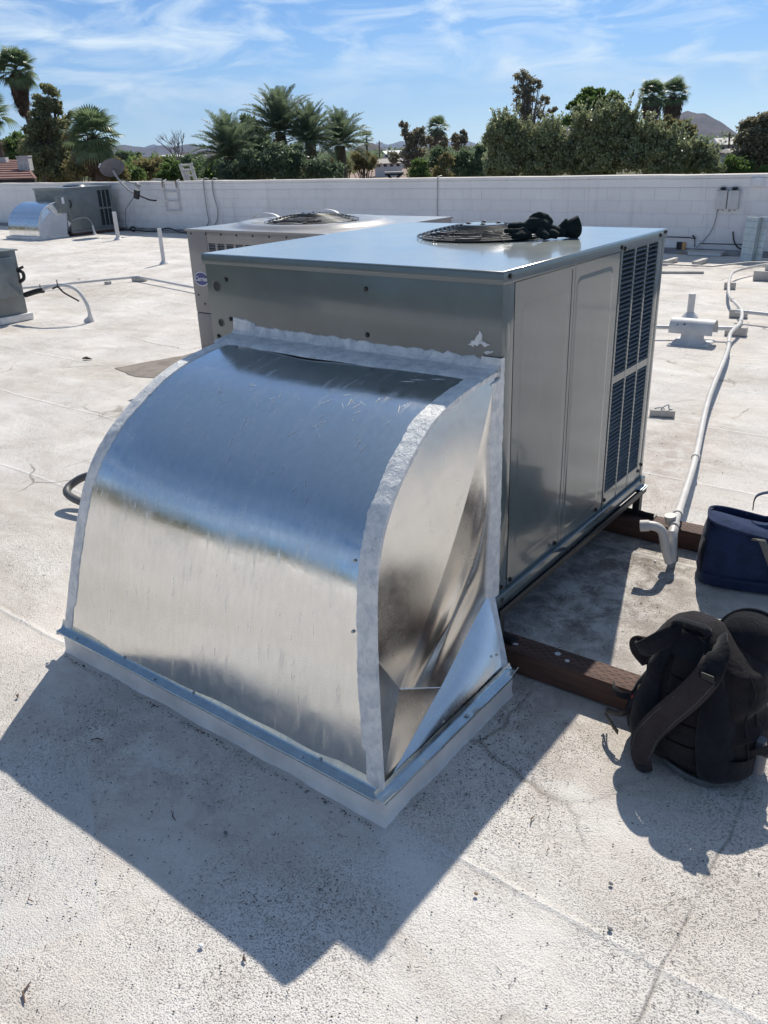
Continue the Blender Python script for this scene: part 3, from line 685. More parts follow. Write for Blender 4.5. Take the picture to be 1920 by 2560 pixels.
# ================================================================== DUCT
XL0, XR0 = -1.349, 0.150          # at the curb
PROF = [(-0.862, 0.085), (-0.850, 0.15), (-0.825, 0.28), (-0.797, 0.42), (-0.763, 0.56), (-0.728, 0.67), (-0.684, 0.755), (-0.620, 0.832), (-0.545, 0.895), (-0.46, 0.95), (-0.37, 0.995), (-0.25, 1.027), (-0.12, 1.045), (-0.003, 1.055)]
PC = [(p.x, p.y) for p in curve_pts([(y, z, 0) for (y, z) in PROF], 4)]
def xl(z): return XL0 + (z - 0.085) / 0.97 * 0.195
def xr(z): return XR0 - 0.155 * min(1, (z - 0.085) / 0.93)
duct = thing('curved_air_duct', (-0.6, -0.45, 0.09), 'large curved galvanized sheet-metal duct elbow joining the grey unit to the white curb', 'air duct')
def sheet_d(x, y, z, e=1.0):
    return e * (0.009 * fnoise(x * 1.7, z * 1.6, y) + 0.0022 * fnoise(x * 4.5, z * 2.2, 2)) - 0.004 * math.exp(-(((x + 1.10) / 0.035) ** 2 + ((z - 0.46) / 0.05) ** 2))
rows = []
cum = 0; NX = 48
for i, (y, z) in enumerate(PC):
    row = []
    for j in range(NX + 1):
        t = j / NX; x = xl(z) + (xr(z) - xl(z)) * t
        e = min(t, 1 - t, 0.12) / 0.12
        # normal direction for shallow oil-canning
        k0 = max(0, i - 1); k1 = min(len(PC) - 1, i + 1); ty = PC[k1][0] - PC[k0][0]; tz = PC[k1][1] - PC[k0][1]; l = math.hypot(ty, tz); ny, nz_ = -tz / l, ty / l
        d = sheet_d(x, y, z, e)
        row.append((x, y + ny * d, z + nz_ * d))
    rows.append(row)
q = MB(); q.grid(rows); q.build('curved_sheet', GALV, duct, smooth=True, angle=80)
# side panel, creased. control points (y, z, x)
FB = (-0.850, 0.098); TP = (-0.01, 1.045)
S_ = Vector((-0.012, -0.012, 0.285)); FBv = Vector((0.146, -0.856, 0.095)); TPv = Vector((-0.006, -0.02, 1.045))
CBv = Vector((0.146, -0.172, 0.095))
P1 = Vector((0.088, -0.806, 0.485)); P2 = Vector((0.078, -0.672, 0.300)); P3 = Vector((0.090, -0.482, 0.195))
def on_curve(z):
    for (ya, za), (yb, zb) in zip(PC, PC[1:]):
        if za <= z <= zb: t = (z - za) / max(1e-6, zb - za); return Vector((xr(z), ya + (yb - ya) * t, z))
    return Vector((xr(PC[-1][1]), PC[-1][0], PC[-1][1]))
P1 = on_curve(0.475)
fold = lambda t: P2.lerp(TPv, t)
def ruled(A, B, n, name, amp=0.004, m=14, seed=0):
    rows = []
    for i in range(len(A)):
        row = []
        for j in range(m + 1):
            t = j / m; p = Vector(A[i]).lerp(Vector(B[i]), t)
            e = math.sin(PI * t); k = i / (len(A) - 1); e2 = math.sin(PI * min(1, max(0, k)))
            p.x += e * (0.35 + 0.65 * e2) * amp * (1.6 * fnoise(p.y * 4, p.z * 3, seed) + 0.6 * fnoise(p.y * 11, p.z * 4, seed + 5))
            row.append(p)
        rows.append(row)
    q = MB(); q.grid(rows); return q.build(name, GALV_SIDE, duct, smooth=True, angle=60)
n_ = 26
zs = [0.475 + (1.045 - 0.475) * i / n_ for i in range(n_ + 1)]
A_ = [on_curve(z) for z in zs]; A_[-1] = TPv
def foldp(t): return P2.lerp(TPv, t) + Vector((0.030 * math.sin(PI * t), 0, 0))
B_ = [foldp(i / n_) for i in range(n_ + 1)]
ruled(A_, B_, n_, 'front_gore', 0.0022, seed=1)
zs = [0.095 + (0.475 - 0.095) * i / 12 for i in range(13)]
ruled([on_curve(z) for z in zs], [FBv.lerp(P2, i / 12) for i in range(13)], 12, 'lower_front_gore', 0.003, seed=2)
A_ = [foldp(i / n_) for i in range(n_ + 1)]
B_ = []
for i in range(n_ + 1):
    t = i / n_
    B_.append(P3.lerp(S_, t / 0.45) if t < 0.45 else S_.lerp(TPv + Vector((0, 0.012, 0)), (t - 0.45) / 0.55))
def gore2():
    rows = []
    for i in range(n_ + 1):
        row = []; t = i / n_
        for j in range(21):
            s = j / 20; p = A_[i].lerp(B_[i], s); e = math.sin(PI * s) * min(1, (1 - t) * 3) * min(1, t * 4 + 0.15)
            w1 = 0.020 * math.exp(-((s - 0.30 - 0.25 * t) / 0.10) ** 2) * math.exp(-((t - 0.22) / 0.25) ** 2)
            w2 = -0.016 * math.exp(-((s - 0.62) / 0.10) ** 2) * math.exp(-((t - 0.32) / 0.25) ** 2)
            w3 = 0.014 * math.exp(-((s - 0.55) / 0.2) ** 2) * math.exp(-((t - 0.62) / 0.14) ** 2)
            w4 = -0.012 * math.exp(-((s - 0.6) / 0.25) ** 2) * math.exp(-((t - 0.80) / 0.09) ** 2)
            p = p.copy(); p.x += e * (w1 + w2 + w3 + w4 + 0.004 * fnoise(p.y * 9, p.z * 5, 7)); row.append(p)
        rows.append(row)
    q = MB(); q.grid(rows); return q.build('dented_rear_gore', GALV_SIDE, duct, smooth=True, angle=60)
gore2()
ruled([FBv.lerp(P2, i / 10) for i in range(11)], [FBv.lerp(P3, i / 10) for i in range(11)], 10, 'lower_rear_gore', 0.0025, seed=4)
# triangular flare and its back edge
FBt = FBv + Vector((0.0005, 0.002, -0.001)); 
def tri_patch(a, b_, c, n, name, mat, amp=0.003, seed=3):
    rows = []
    for i in range(n + 1):
        l = Vector(a).lerp(Vector(b_), i / n); r = Vector(a).lerp(Vector(c), i / n); row = []
        for j in range(n + 1):
            p = l.lerp(r, j / n); e = min(1, 1.3 * i / n) * math.sin(PI * j / n) * (1 - (i / n) ** 6)
            p.x += e * amp * (1.0 + 0.7 * fnoise(p.y * 3, p.z * 3, seed)); row.append(p)
        rows.append(row)
    q = MB(); q.grid(rows); return q.build(name, mat, duct, smooth=True, angle=60)
tri_patch(FBt, S_ + Vector((0.001, 0, 0)), CBv, 16, 'triangular_side_panel', GALV_SIDE, 0.026)
q = MB(); q.add([S_, CBv, Vector((-0.05, -0.172, 0.095)), Vector((-0.06, -0.01, 0.285))], [(0, 1, 2, 3)]); q.build('back_sheet', GALV_SIDE, duct)
q = MB()                                           # left side, back
q.add([Vector((xl(z), y, z)) for (y, z) in PC] + [Vector((xl(0.1), -0.17, 0.095)), Vector((xl(0.3), -0.002, 0.285))], [tuple(range(len(PC) + 2))][0:0] or [tuple(list(range(len(PC))) + [len(PC) + 1, len(PC)])])
q.build('left_side_panel', GALV_SIDE, duct)
# hemmed diagonal seam
q = MB(); q.tube([P2.lerp(P3, t) + Vector((0.002, 0, 0)) for t in np.linspace(0, 1, 6)], 0.0022, 6); q.tube([P1.lerp(P2, t) + Vector((0.001, 0, 0)) for t in np.linspace(0.05, 1, 6)], 0.0015, 6); q.build('crease', GALV_SIDE, duct, smooth=True)
# flashing strips round the foot
q = MB()
P = lambda x: [(x, -0.8535, 0.131), (x, -0.8600, 0.112), (x, -0.868, 0.0995), (x, -0.8865, 0.0965), (x, -0.889, 0.092), (x, -0.8885, 0.088)]
q.grid([[(v[0], v[1] - 0.0015 * fnoise(x * 3, 1) + 0.0, v[2] - 0.001 * fnoise(x * 5, 3)) for v in P(x)] for x in np.linspace(XL0 - 0.012, XR0 - 0.004, 50)])
q.build('front_flashing', GALV_NEAT, duct, smooth=True, angle=60)
q = MB()
P = lambda y: [(0.143, y, 0.118), (0.148, y, 0.1065), (0.153, y, 0.1), (0.176, y, 0.0985), (0.1785, y, 0.094), (0.178, y, 0.089)]
q.grid([[(v[0] + 0.0018 * fnoise(y * 14, 1), v[1], v[2] + 0.0022 * fnoise(y * 20, v[0] * 60) + (0.02 * max(0, (y + 0.22) / 0.08) ** 2 * (v[0] > 0.17))) for v in P(y)] for y in np.linspace(-0.885, -0.150, 60)])
q.build('side_flashing', GALV_NEAT, duct, smooth=True, angle=60)
for x in (-1.25, -0.98, -0.80, -0.62, -0.13, -0.07): screw(duct, (x, -0.862, 0.109) if x in (-0.98, -0.62, -0.07) else (x, -0.878, 0.0980), (0, -0.5, 0.8), 0.0045, ZINC)
for y in (-0.45,): screw(duct, (0.164, y, 0.0985), (0, 0, 1), 0.0065, ZINC)
for p in ((0.142, -0.55, 0.135), (0.115, -0.19, 0.16)): screw(duct, p, (1, 0, 0.3), 0.003, ZINC)
for (x, z) in ((0.075, 0.52), (0.07, 0.70)): 
    o_ = on_curve(z); screw(duct, (o_.x - 0.07, o_.y - 0.002, z), (0, -1, 0.2), 0.0035, ZINC)
# brushed sealant bands that follow the edges of the curved sheet
def band(side, w_in, seed, i0=0, i1=None):
    rows = []; PCs = PC[i0:i1]; n = len(PCs)
    for i, (y, z) in enumerate(PCs):
        k0 = max(0, i - 1); k1 = min(n - 1, i + 1); ty = PCs[k1][0] - PCs[k0][0]; tz = PCs[k1][1] - PCs[k0][1]; l = math.hypot(ty, tz) or 1; ny, nz_ = -tz / l, ty / l
        e = xr(z) if side > 0 else xl(z); wi = w_in * (1 + 0.16 * fnoise(z * 9, y * 9, seed) + 0.07 * fnoise(z * 60, y * 60, seed)) * (1.0 if z > 0.2 else 0.8)
        h = 0.0045 + 0.0022 * fnoise(z * 22, y * 22, seed)
        s = side
        xs_ = [e - s * wi, e - s * wi * 0.97, e - s * wi * 0.5, e - s * 0.004, e + s * 0.004, e + s * 0.0035]
        hs = [-0.001, h * 0.8, h * 1.1 , h * 1.3, h * 0.5, -0.012]
        rows.append([(x_, y + ny * (h_ + 0.0012 * fnoise(x_ * 50, z * 40, seed)), z + nz_ * (h_ + 0.0012 * fnoise(x_ * 50, z * 40, seed + 3))) for x_, h_ in zip(xs_, hs)])
    q = MB(); q.grid(rows); return q
def dense(P, n):
    out = []
    for i in range(len(P) - 1):
        for k in range(n):
            t = k / n; out.append((P[i][0] + (P[i + 1][0] - P[i][0]) * t, P[i][1] + (P[i + 1][1] - P[i][1]) * t))
    out.append(P[-1]); return out
PC0 = PC; PC = dense(PC0, 3)
band(1, 0.058, 3).build('sealant_band', SEAL, duct, smooth=True)
band(-1, 0.050, 8).build('sealant_band', SEAL, duct, smooth=True)
# sealant fillet across the joint to the cabinet, ragged upper edge
rows = []
for i in range(181):
    t = i / 180; x = -1.185 + t * 1.188
    rag = 0.012 * abs(fnoise(x * 14, 3)) + 0.016 * max(0, fnoise(x * 37 + 3 * fnoise(x * 9, 4), 6)) ** 1.5 * (0.6 + 2.2 * (t > .55) * max(0, fnoise(x * 7, 12))) + 0.010 * (1 - t)
    top = 1.083 + rag + 0.025 * max(0, 1 - t / 0.10) ** 0.3
    lo = -0.115 + 0.012 * fnoise(x * 5, 11) - 0.01 * math.sin(t * PI)
    zlo = 1.0495
    w_ = 0.0015 * fnoise(x * 18, 2)
    rows.append([(x, -0.0004, top + 0.003), (x, -0.0045, top), (x, -0.010 + w_, 1.076), (x, -0.022 + w_, 1.0635 + w_), (x, -0.06, 1.0595 + w_), (x, lo + 0.01, zlo + 0.0035), (x, lo, zlo - 0.0042)])
q = MB(); q.grid(rows); q.build('sealant_fillet', SEAL, duct, smooth=True)
# broad sealant strip down the cabinet corner
rows = []
for i in range(121):
    t = i / 120; z = 1.098 - t * (1.098 - 0.258)
    wob = 0.006 * fnoise(z * 12, 1) + 0.004 * fnoise(z * 40, 2); w2 = 0.005 * fnoise(z * 6, 5)
    xin = -0.062 if z > 1.05 else -0.012
    rows.append([(xin, -0.085 * (z < 1.02) - 0.012 + w2, z), (0.000, (-0.055 if z < 1.03 else -0.01) + w2, z), (0.0075, (-0.040 if z < 1.03 else -0.012), z), (0.0085, -0.008 + w2 * .4, z), (0.0075, 0.010 + wob, z), (0.0028, 0.019 + wob, z)])
q = MB(); q.grid(rows); q.build('corner_sealant', SEAL, duct, smooth=True)
q = MB()                                     # along the rear edge of the triangular panel
rows = []
for i in range(40):
    t = i / 39; p = S_.lerp(CBv, t); wv = 0.030 + 0.004 * fnoise(t * 9, 2)
    rows.append([p + Vector((0.006, -wv - 0.012, -0.01)), p + Vector((0.009, -wv * 0.4, 0.0)), p + Vector((0.006, 0.006, 0.004)), p + Vector((-0.012, 0.012, -0.002))])
q.grid(rows); q.build('rear_edge_sealant', SEAL, duct, smooth=True)
q = MB()
for (x, y, r) in ((-1.352, -0.868, 0.014), (-1.365, -0.860, 0.010), (-1.358, -0.885, 0.008), (-1.372, -0.878, 0.006)):
    q.tube([(x, y, 0.088 + r * s) for s in (-0.8, -0.3, 0.2, 0.7)], [r * .5, r, r * .8, r * .2], 7)
q.build('sealant_lump', SEAL, duct, smooth=True)

# loose tar-like streaks and sealant dabs on the sunlit top of the duct
def on_sheet(x, s):
    i = min(len(PC) - 2, int(s * (len(PC) - 1))); f = s * (len(PC) - 1) - i
    y = PC[i][0] + (PC[i + 1][0] - PC[i][0]) * f; z = PC[i][1] + (PC[i + 1][1] - PC[i][1]) * f
    ty = PC[i + 1][0] - PC[i][0]; tz = PC[i + 1][1] - PC[i][1]; l = math.hypot(ty, tz)
    return Vector((x, y, z)), Vector((0, -tz / l, ty / l)), Vector((0, ty / l, tz / l))
SCUFF = simple('zinc_scuff', (0.66, 0.68, 0.70), 0.38, 0.95, var=0.3, scale=40, bmp=0.3, bscale=200)
rr = random.Random(5)
q = MB()
for k in range(60):
    x = rr.uniform(-0.85, -0.12); s = rr.uniform(0.66, 0.80) if k < 45 else rr.uniform(0.50, 0.66)
    p, nn_, tt_ = on_sheet(x, s); a = rr.uniform(-1.2, 1.2); ln = rr.uniform(0.006, 0.028) * (1 if k < 45 else 1.3); wd = rr.uniform(0.0004, 0.0018)
    d = Vector((math.sin(a), 0, 0)) + tt_ * math.cos(a); e = nn_.cross(d); p = p + nn_ * (sheet_d(x, p.y, p.z) + 0.0012)
    q.add([p - d * ln, p - d * ln * 0.3 + e * wd, p + d * ln * 0.4 + e * wd * 0.7, p + d * ln, p + d * ln * 0.3 - e * wd, p - d * ln * 0.4 - e * wd * 0.8], [(0, 1, 2, 3, 4, 5)])
sc = q.build('scuff_marks', SCUFF, duct); sc['kind'] = 'stuff'
q = MB()
for (x, s) in ((-0.215, 0.885), (-0.16, 0.90), (-0.24, 0.872)):
    p, nn_, tt_ = on_sheet(x, s); p += nn_ * (sheet_d(x, p.y, p.z) + 0.0015)
    q.add([p, p + Vector((0.03, 0.004, 0.001)), p + Vector((0.052, 0.018, 0.0015)), p + Vector((0.02, 0.014, 0.001))], [(0, 1, 2, 3)])
q.build('sealant_dab', SEAL, duct)

# the coated wood curb below the duct
cb = thing('roof_curb', (-0.6, -0.5, 0.0), 'low white coated roof curb under the flashing of the galvanized duct', 'roof curb')
cx0, cx1, cy0, cy1 = XL0, XR0 + 0.010, -0.868, -0.165
def loop_pt(k, n, o_):           # walk round the rectangle pushed out by o_
    per = [(cx0 - o_, cy0 - o_), (cx1 + o_, cy0 - o_), (cx1 + o_, cy1 + o_), (cx0 - o_, cy1 + o_)]
    sd = k // n; t = (k % n) / n; a, c = per[sd], per[(sd + 1) % 4]; t = t + 0.0
    return (a[0] + (c[0] - a[0]) * t, a[1] + (c[1] - a[1]) * t)
rows = []
for (o_, z, w_) in ((-0.05, 0.0870, 0.0), (-0.002, 0.0872, 0.2), (0.002, 0.0840, 0.5), (0.003, 0.060, 1.0), (0.003, 0.030, 1.0), (0.004, 0.012, 1.2), (0.007, 0.004, 2.0), (0.013, -0.008, 2.5)):
    row = []
    for k in range(4 * 70):
        a = loop_pt(k, 70, o_); wv = w_ * 0.0018 * fnoise(a[0] * 7, a[1] * 7, z * 20) + w_ * 0.0008 * fnoise(a[0] * 30, a[1] * 30, z * 60)
        a = loop_pt(k, 70, o_ + wv); row.append((a[0], a[1], z))
    rows.append(row)
q = MB(); q.grid(rows, closed_u=True); q.build('coated_curb', CURBW, cb, smooth=True, angle=50)
# crust of debris caught at the curb foot
GRIT = simple('dark_grit', (0.055, 0.045, 0.04), 0.9, bmp=0)
q = MB(); rr = random.Random(9)
def chip(q, c, r, rr, flat=0.5):
    c = Vector(c); n = 5; vs = [c + Vector((r * rr.uniform(.6, 1.2) * math.cos(2 * PI * k / n), r * rr.uniform(.5, 1.1) * math.sin(2 * PI * k / n), rr.uniform(0, 0.2) * r)) for k in range(n)]
    vs.append(c + Vector((0, 0, r * flat))); q.add(vs, [(k, (k + 1) % n, n) for k in range(n)])
for k in range(330):
    x = rr.uniform(-1.33, 0.14); dens = 0.5 + 0.5 * math.sin(x * 9 + 1) 
    if rr.random() > 0.35 + 0.65 * dens: continue
    chip(q, (x, -0.893 - abs(rr.gauss(0, 0.007)), 0.004), rr.uniform(0.001, 0.0038) * (1.5 if rr.random() < .06 else 1), rr)
for k in range(60):
    chip(q, (0.185 + abs(rr.gauss(0, 0.012)), rr.choice((-0.3, -0.42, -0.5, -0.62, -0.75, -0.2)) + rr.gauss(0, 0.02), 0.004), rr.uniform(0.001, 0.0045), rr)
g = q.build('caught_grit', GRIT, cb); g['kind'] = 'stuff'

# ================================================================== SECOND, TAUPE UNIT
tx0, ty0, tz = -4.38, 2.47, 1.15; tW, tD = 1.62, 1.50
tu = thing('taupe_air_conditioner', (tx0 + tW / 2, ty0 + tD / 2, 0), 'taupe packaged air conditioner with oval blue badge, behind and left of the big grey one', 'air conditioner')
b = MB(); b.box(tx0 + 0.01, ty0 + 0.01, 0.02, tx0 + tW - 0.01, ty0 + tD - 0.01, tz - 0.02); b.build('cabinet_core', DARKIN, tu)
b = MB(); b.box(tx0, ty0, 0.475, tx0 + 0.232, ty0 + 0.012, tz - 0.012); b.build('corner_panel', CAR, tu, bevel=0.003)
b = MB(); b.box(tx0, ty0 + 0.001, 0.02, tx0 + 0.232, ty0 + 0.012, 0.467); b.build('lower_corner_panel', CAR, tu, bevel=0.003)
b = MB(); b.box(tx0 + 0.238, ty0, tz - 0.105, tx0 + tW, ty0 + 0.012, tz - 0.012); b.build('top_rail', CAR, tu, bevel=0.002)
b = MB(); b.box(tx0 + 0.238, ty0 + 0.0005, 0.02, tx0 + tW, ty0 + 0.012, tz - 0.55); b.build('lower_panel', CAR, tu)
b = MB(); b.box(tx0 - 0.004, ty0 + 0.0125, 0.02, tx0 + 0.006, ty0 + tD, tz - 0.012); b.build('left_panel', CAR, tu)
b = MB(); b.box(tx0 + tW - 0.006, ty0 + 0.0125, 0.02, tx0 + tW + 0.004, ty0 + tD, tz - 0.012); b.build('right_panel', CAR, tu)
nc = 13
for k in range(nc + 1):
    x = tx0 + 0.238 + k * (tW - 0.238) / nc
    b = MB(); b.box(x - (0.0 if k == 0 else 0.013), ty0, tz - 0.5495, min(x + 0.013, tx0 + tW), ty0 + 0.012, tz - 0.1055); b.build('guard_mullion', CAR, tu)
sl = MB(); sl.add([(-0.04, 0, 0), (0.04, 0, 0), (0.04, 0.010, 0.010), (-0.04, 0.010, 0.010)], [(0, 1, 2, 3)]); slm = mesh_of(sl, 'slat', CAR)
tr = root_loc(tu)
for k in range(7):
    xc = tx0 + 0.238 + (k + 0.5) * (tW - 0.238) / nc
    for j in range(20): shared('slat', slm, tu, (xc - tr.x, ty0 - 0.001 - tr.y, tz - 0.12 - 0.021 * j))
# lid with raised round fan deck
rows = []
lx0, lx1, ly0, ly1 = tx0 - 0.012, tx0 + tW + 0.012, ty0 - 0.012, ty0 + tD + 0.012
fcx, fcy = tx0 + 0.80, ty0 + 0.66
for i in range(61):
    y = ly0 + (ly1 - ly0) * i / 60; row = []
    for j in range(61):
        x = lx0 + (lx1 - lx0) * j / 60; d = math.hypot((x - fcx) / 0.63, (y - fcy) / 0.55)
        t = max(0, min(1, (1.12 - d) / 0.14)); t = t * t * (3 - 2 * t); k_ = 1 if d > 0.86 else max(0.0, 1 - (0.86 - d) * 2.0)
        row.append((x, y, tz + 0.034 * t * k_))
    rows.append(row)
b = MB(); b.grid(rows); b.build('fan_deck', CAR, tu, smooth=True, angle=60)
b = MB(); b.grid([[(lx0, ly0, z), (lx1, ly0, z), (lx1, ly1, z), (lx0, ly1, z)] for z in (tz - 0.016, tz + 0.0005)], closed_u=True); b.build('lid_rim', CAR, tu)
GUARDW = simple('grey_guard_wire', (0.03, 0.035, 0.035), 0.35, 0.3, bmp=0)
fan_guard(tu, fcx, fcy, tz + 0.016, 0.42, 0.058, n=12, rcap=0.10, wire=0.0028, mat=GUARDW)
for (x, y, dx) in ((tx0 + 0.06, ty0 + 0.72, 0.0), (tx0 + 0.34, ty0 + 1.18, 0.0)):
    b = MB(); rows = []
    for i in range(15):
        a = PI * i / 14; rr_ = 0.16
        rows.append([(x + 0.16 - rr_ * math.cos(a) * 1.05, y + s * 0.014, tz + 0.075 * math.sin(a) ** 0.7 - 0.002) for s in (-1, 1)])
    b.grid(rows); b.build('lifting_arch', PIPEW, tu, smooth=True)
for k in range(9): screw(tu, (tx0 + 0.05 + k * 0.18, ty0, tz - 0.035), (0, -1, 0), 0.006)
screw(tu, (tx0 + 0.05, ty0, 0.62), (0, -1, 0), 0.006); screw(tu, (tx0 + 0.12, ty0, 0.55), (0, -1, 0), 0.006)
# oval badge with script lettering
bx, bz = tx0 + 0.115, 0.755
def oval(rx, rz, y0, y1, n=36):
    q = MB(); vs = [(bx + rx * math.cos(2 * PI * k / n), y, bz + rz * math.sin(2 * PI * k / n)) for y in (y0, y1) for k in range(n)]
    q.add(vs, [tuple(range(n)), tuple(reversed(range(n, 2 * n)))] + [(k, (k + 1) % n, n + (k + 1) % n, n + k) for k in range(n)]); return q
oval(0.088, 0.058, ty0 - 0.003, ty0 + 0.001).build('badge_rim', WHITEP, tu)
badge = oval(0.080, 0.051, ty0 - 0.0055, ty0 - 0.0005).build('oval_badge', BLUEBADGE, tu)
def text_mesh(txt, size, loc, rot, mat, parent, name='lettering', shear=0.25, ext=0.0006, font_space=1.0, align='CENTER'):
    cu = bpy.data.curves.new(name, 'FONT'); cu.body = txt; cu.size = size; cu.shear = shear; cu.extrude = ext; cu.align_x = align; cu.align_y = 'CENTER'; cu.offset = size * 0.012; cu.resolution_u = 3; cu.space_character = font_space
    t = bpy.data.objects.new(name, cu); COL.objects.link(t); bpy.context.view_layer.update()
    me = bpy.data.meshes.new_from_object(t.evaluated_get(bpy.context.evaluated_depsgraph_get())); bpy.data.objects.remove(t)
    me.materials.clear(); me.materials.append(mat)
    o = bpy.data.objects.new(name, me); COL.objects.link(o); o.parent = parent
    o.location = Vector(loc) - root_loc(parent); o.rotation_euler = rot; return o
text_mesh('Carrier', 0.053, (bx, ty0 - 0.0065, bz), (PI / 2, 0, 0), WHITEP, badge)
# ================================================================== FAR LEFT UNIT WITH ITS OWN DUCT
ux, uy = -17.66, 9.93; uh = 1.10
fu = thing('weathered_air_conditioner', (ux - 0.65, uy + 0.65, 0), 'weathered grey air conditioner by the back wall, far left, with three louvre columns', 'air conditioner')
b = MB(); b.box(ux - 1.33, uy + 0.01, 0.08, ux - 0.01, uy + 1.29, uh - 0.03); b.build('cabinet_core', DARKIN, fu)
b = MB(); b.box(ux - 1.34, uy, 0.10, ux, uy + 0.012, uh - 0.055); b.build('front_panel', CAROLD, fu, bevel=0.003)
b = MB(); b.box(ux - 0.004, uy + 0.001, 0.115, ux + 0.008, uy + 0.86, uh - 0.055); b.build('service_panel', CAROLD, fu, bevel=0.003)
b = MB()
for a, c in ((0.865, 0.885), (0.985, 1.01), (1.105, 1.13), (1.225, 1.30)): b.box(ux - 0.004, uy + a, 0.115, ux + 0.009, uy + c, uh - 0.055)
for a, c in ((0.115, 0.17), (0.56, 0.60), (1.0, uh - 0.055)): b.box(ux - 0.003, uy + 0.8855, a, ux + 0.0085, uy + 1.2245, c)
b.build('louvre_frame', CAROLD, fu)
slb = MB(); slb.add([(0.006, -0.049, 0), (0.006, 0.049, 0), (-0.01, 0.049, 0.016), (-0.01, -0.049, 0.016)], [(0, 1, 2, 3)]); slf = mesh_of(slb, 'slat', LOUV)
fr = root_loc(fu)
for yc in (0.935, 1.0575, 1.1775):
    for z in list(np.arange(0.18, 0.55, 0.034)) + list(np.arange(0.61, 0.99, 0.034)): shared('slat', slf, fu, (ux - fr.x, uy + yc - fr.y, z))
b = MB(); b.box(ux - 1.36, uy - 0.02, uh - 0.055, ux + 0.02, uy + 1.32, uh); b.build('lid', CAROLD, fu, bevel=0.005)
b = MB(); b.box(ux - 0.03, uy - 0.01, 0.06, ux + 0.03, uy + 1.31, 0.11); b.build('base_rail', CAR, fu, bevel=0.004)
b = MB(); b.tube([(ux - 0.7, uy + 0.75, uh), (ux - 0.7, uy + 0.75, uh + 0.03), (ux - 0.7, uy + 0.75, uh + 0.055)], [0.30, 0.27, 0.12], 30); b.build('fan_guard', BLACKW, fu, smooth=True)
screw(fu, (ux - 1.25, uy, 0.92), (0, -1, 0), 0.015); screw(fu, (ux - 1.25, uy, 0.78), (0, -1, 0), 0.015)
tbx = thing('timber_beam', (ux, uy + 0.7, 0), 'red timber sleeper under the weathered far-left air conditioner', 'timber')
b = MB(); b.box(ux - 0.12, uy - 0.02, 0.0, ux + 0.07, uy + 1.46, 0.058); b.build('beam_body', WOOD, tbx, bevel=0.005)
fd = thing('curved_air_duct', (ux - 0.65, uy - 0.5, 0), 'small bright curved duct mirroring the blue sky, on the far-left air conditioner', 'air duct')
PF = [(p.x, p.y) for p in curve_pts([(-0.86, 0.06, 0), (-0.86, 0.22, 0), (-0.82, 0.40, 0), (-0.72, 0.57, 0), (-0.56, 0.70, 0), (-0.36, 0.78, 0), (-0.15, 0.80, 0), (0, 0.80, 0)], 4)]
GALVF = galv('galvanized_far', 0.16, 0.05)
b = MB(); b.grid([[(ux + s, uy + y, z) for s in np.linspace(-1.36, -0.02, 8)] for (y, z) in PF]); b.build('curved_sheet', GALVF, fd, smooth=True, angle=80)
side = [Vector((ux - 0.02, uy + y, z)) for (y, z) in PF]
a0 = Vector((ux + 0.05, uy - 0.93, 0.06)); t0 = Vector((ux - 0.02, uy - 0.42, 0.78))
b = MB(); sp = [Vector((ux + 0.05 - 0.07 * min(1, z / 0.7), uy + y, z)) for (y, z) in PF]
b.add(sp + [Vector((ux - 0.02, uy - 0.01, 0.25)), Vector((ux + 0.05, uy - 0.17, 0.06))], [tuple(range(len(sp) + 2))]); b.build('side_panel', GALVF, fd)
b = MB(); rows = [[v + Vector((0.004, -0.004, 0.004)), v + Vector((-0.04, -0.004, 0.006))] for v in sp]; b.grid(rows)
b.grid([[Vector((ux + 0.006, uy - 0.50 + 0.47 * t, 0.75 - 0.50 * t)) + Vector((0, 0.045 * s, 0.045 * s)) for s in (-1, 1)] for t in (0, .5, 1)])
b.build('sealant_band', SEAL, fd)
b = MB(); b.box(ux - 1.39, uy - 0.96, 0, ux + 0.08, uy - 0.15, 0.06); fc_ = b.build('roof_curb', CURBW, fd, bevel=0.01)
db = thing('disconnect_box', (ux + 0.08, uy - 0.15, 0.55), 'grey electrical disconnect box with white label on the far-left air conditioner', 'electrical box')
b = MB(); b.box(ux - 0.02, uy - 0.30, 0.55, ux + 0.12, uy - 0.02, 0.93); b.build('box_body', CAROLD, db, bevel=0.006)
b = MB(); b.box(ux + 0.1205, uy - 0.21, 0.76, ux + 0.122, uy - 0.14, 0.90); b.build('white_label', WHITEP, db)
b = MB(); b.tube(curve_pts([(ux + 0.02, uy - 0.02, 0.86), (ux + 0.05, uy + 0.06, 0.80), (ux + 0.05, uy + 0.08, 0.70), (ux + 0.02, uy + 0.0, 0.62)], 5), 0.014, 8); b.build('whip_conduit', RUBBER, db, smooth=True)
cd = thing('conduit', (ux + 0.2, uy + 0.3, 0), 'thin grey conduit arching to a white stub beside the far-left air conditioner', 'conduit')
b = MB(); b.tube(curve_pts([(ux + 0.02, uy + 0.02, 0.36), (ux + 0.08, uy + 0.2, 0.40), (ux + 0.15, uy + 0.36, 0.40), (ux + 0.22, uy + 0.43, 0.30), (ux + 0.24, uy + 0.44, 0.2)], 5), 0.014, 8); b.build('conduit_arch', PIPEG, cd, smooth=True)
b = MB(); b.tube([(ux + 0.24, uy + 0.44, 0.22), (ux + 0.25, uy + 0.45, 0.04), (ux + 0.25, uy + 0.45, 0.0)], [0.025, 0.03, 0.06], 10); b.build('stub', PIPEW, cd, smooth=True)

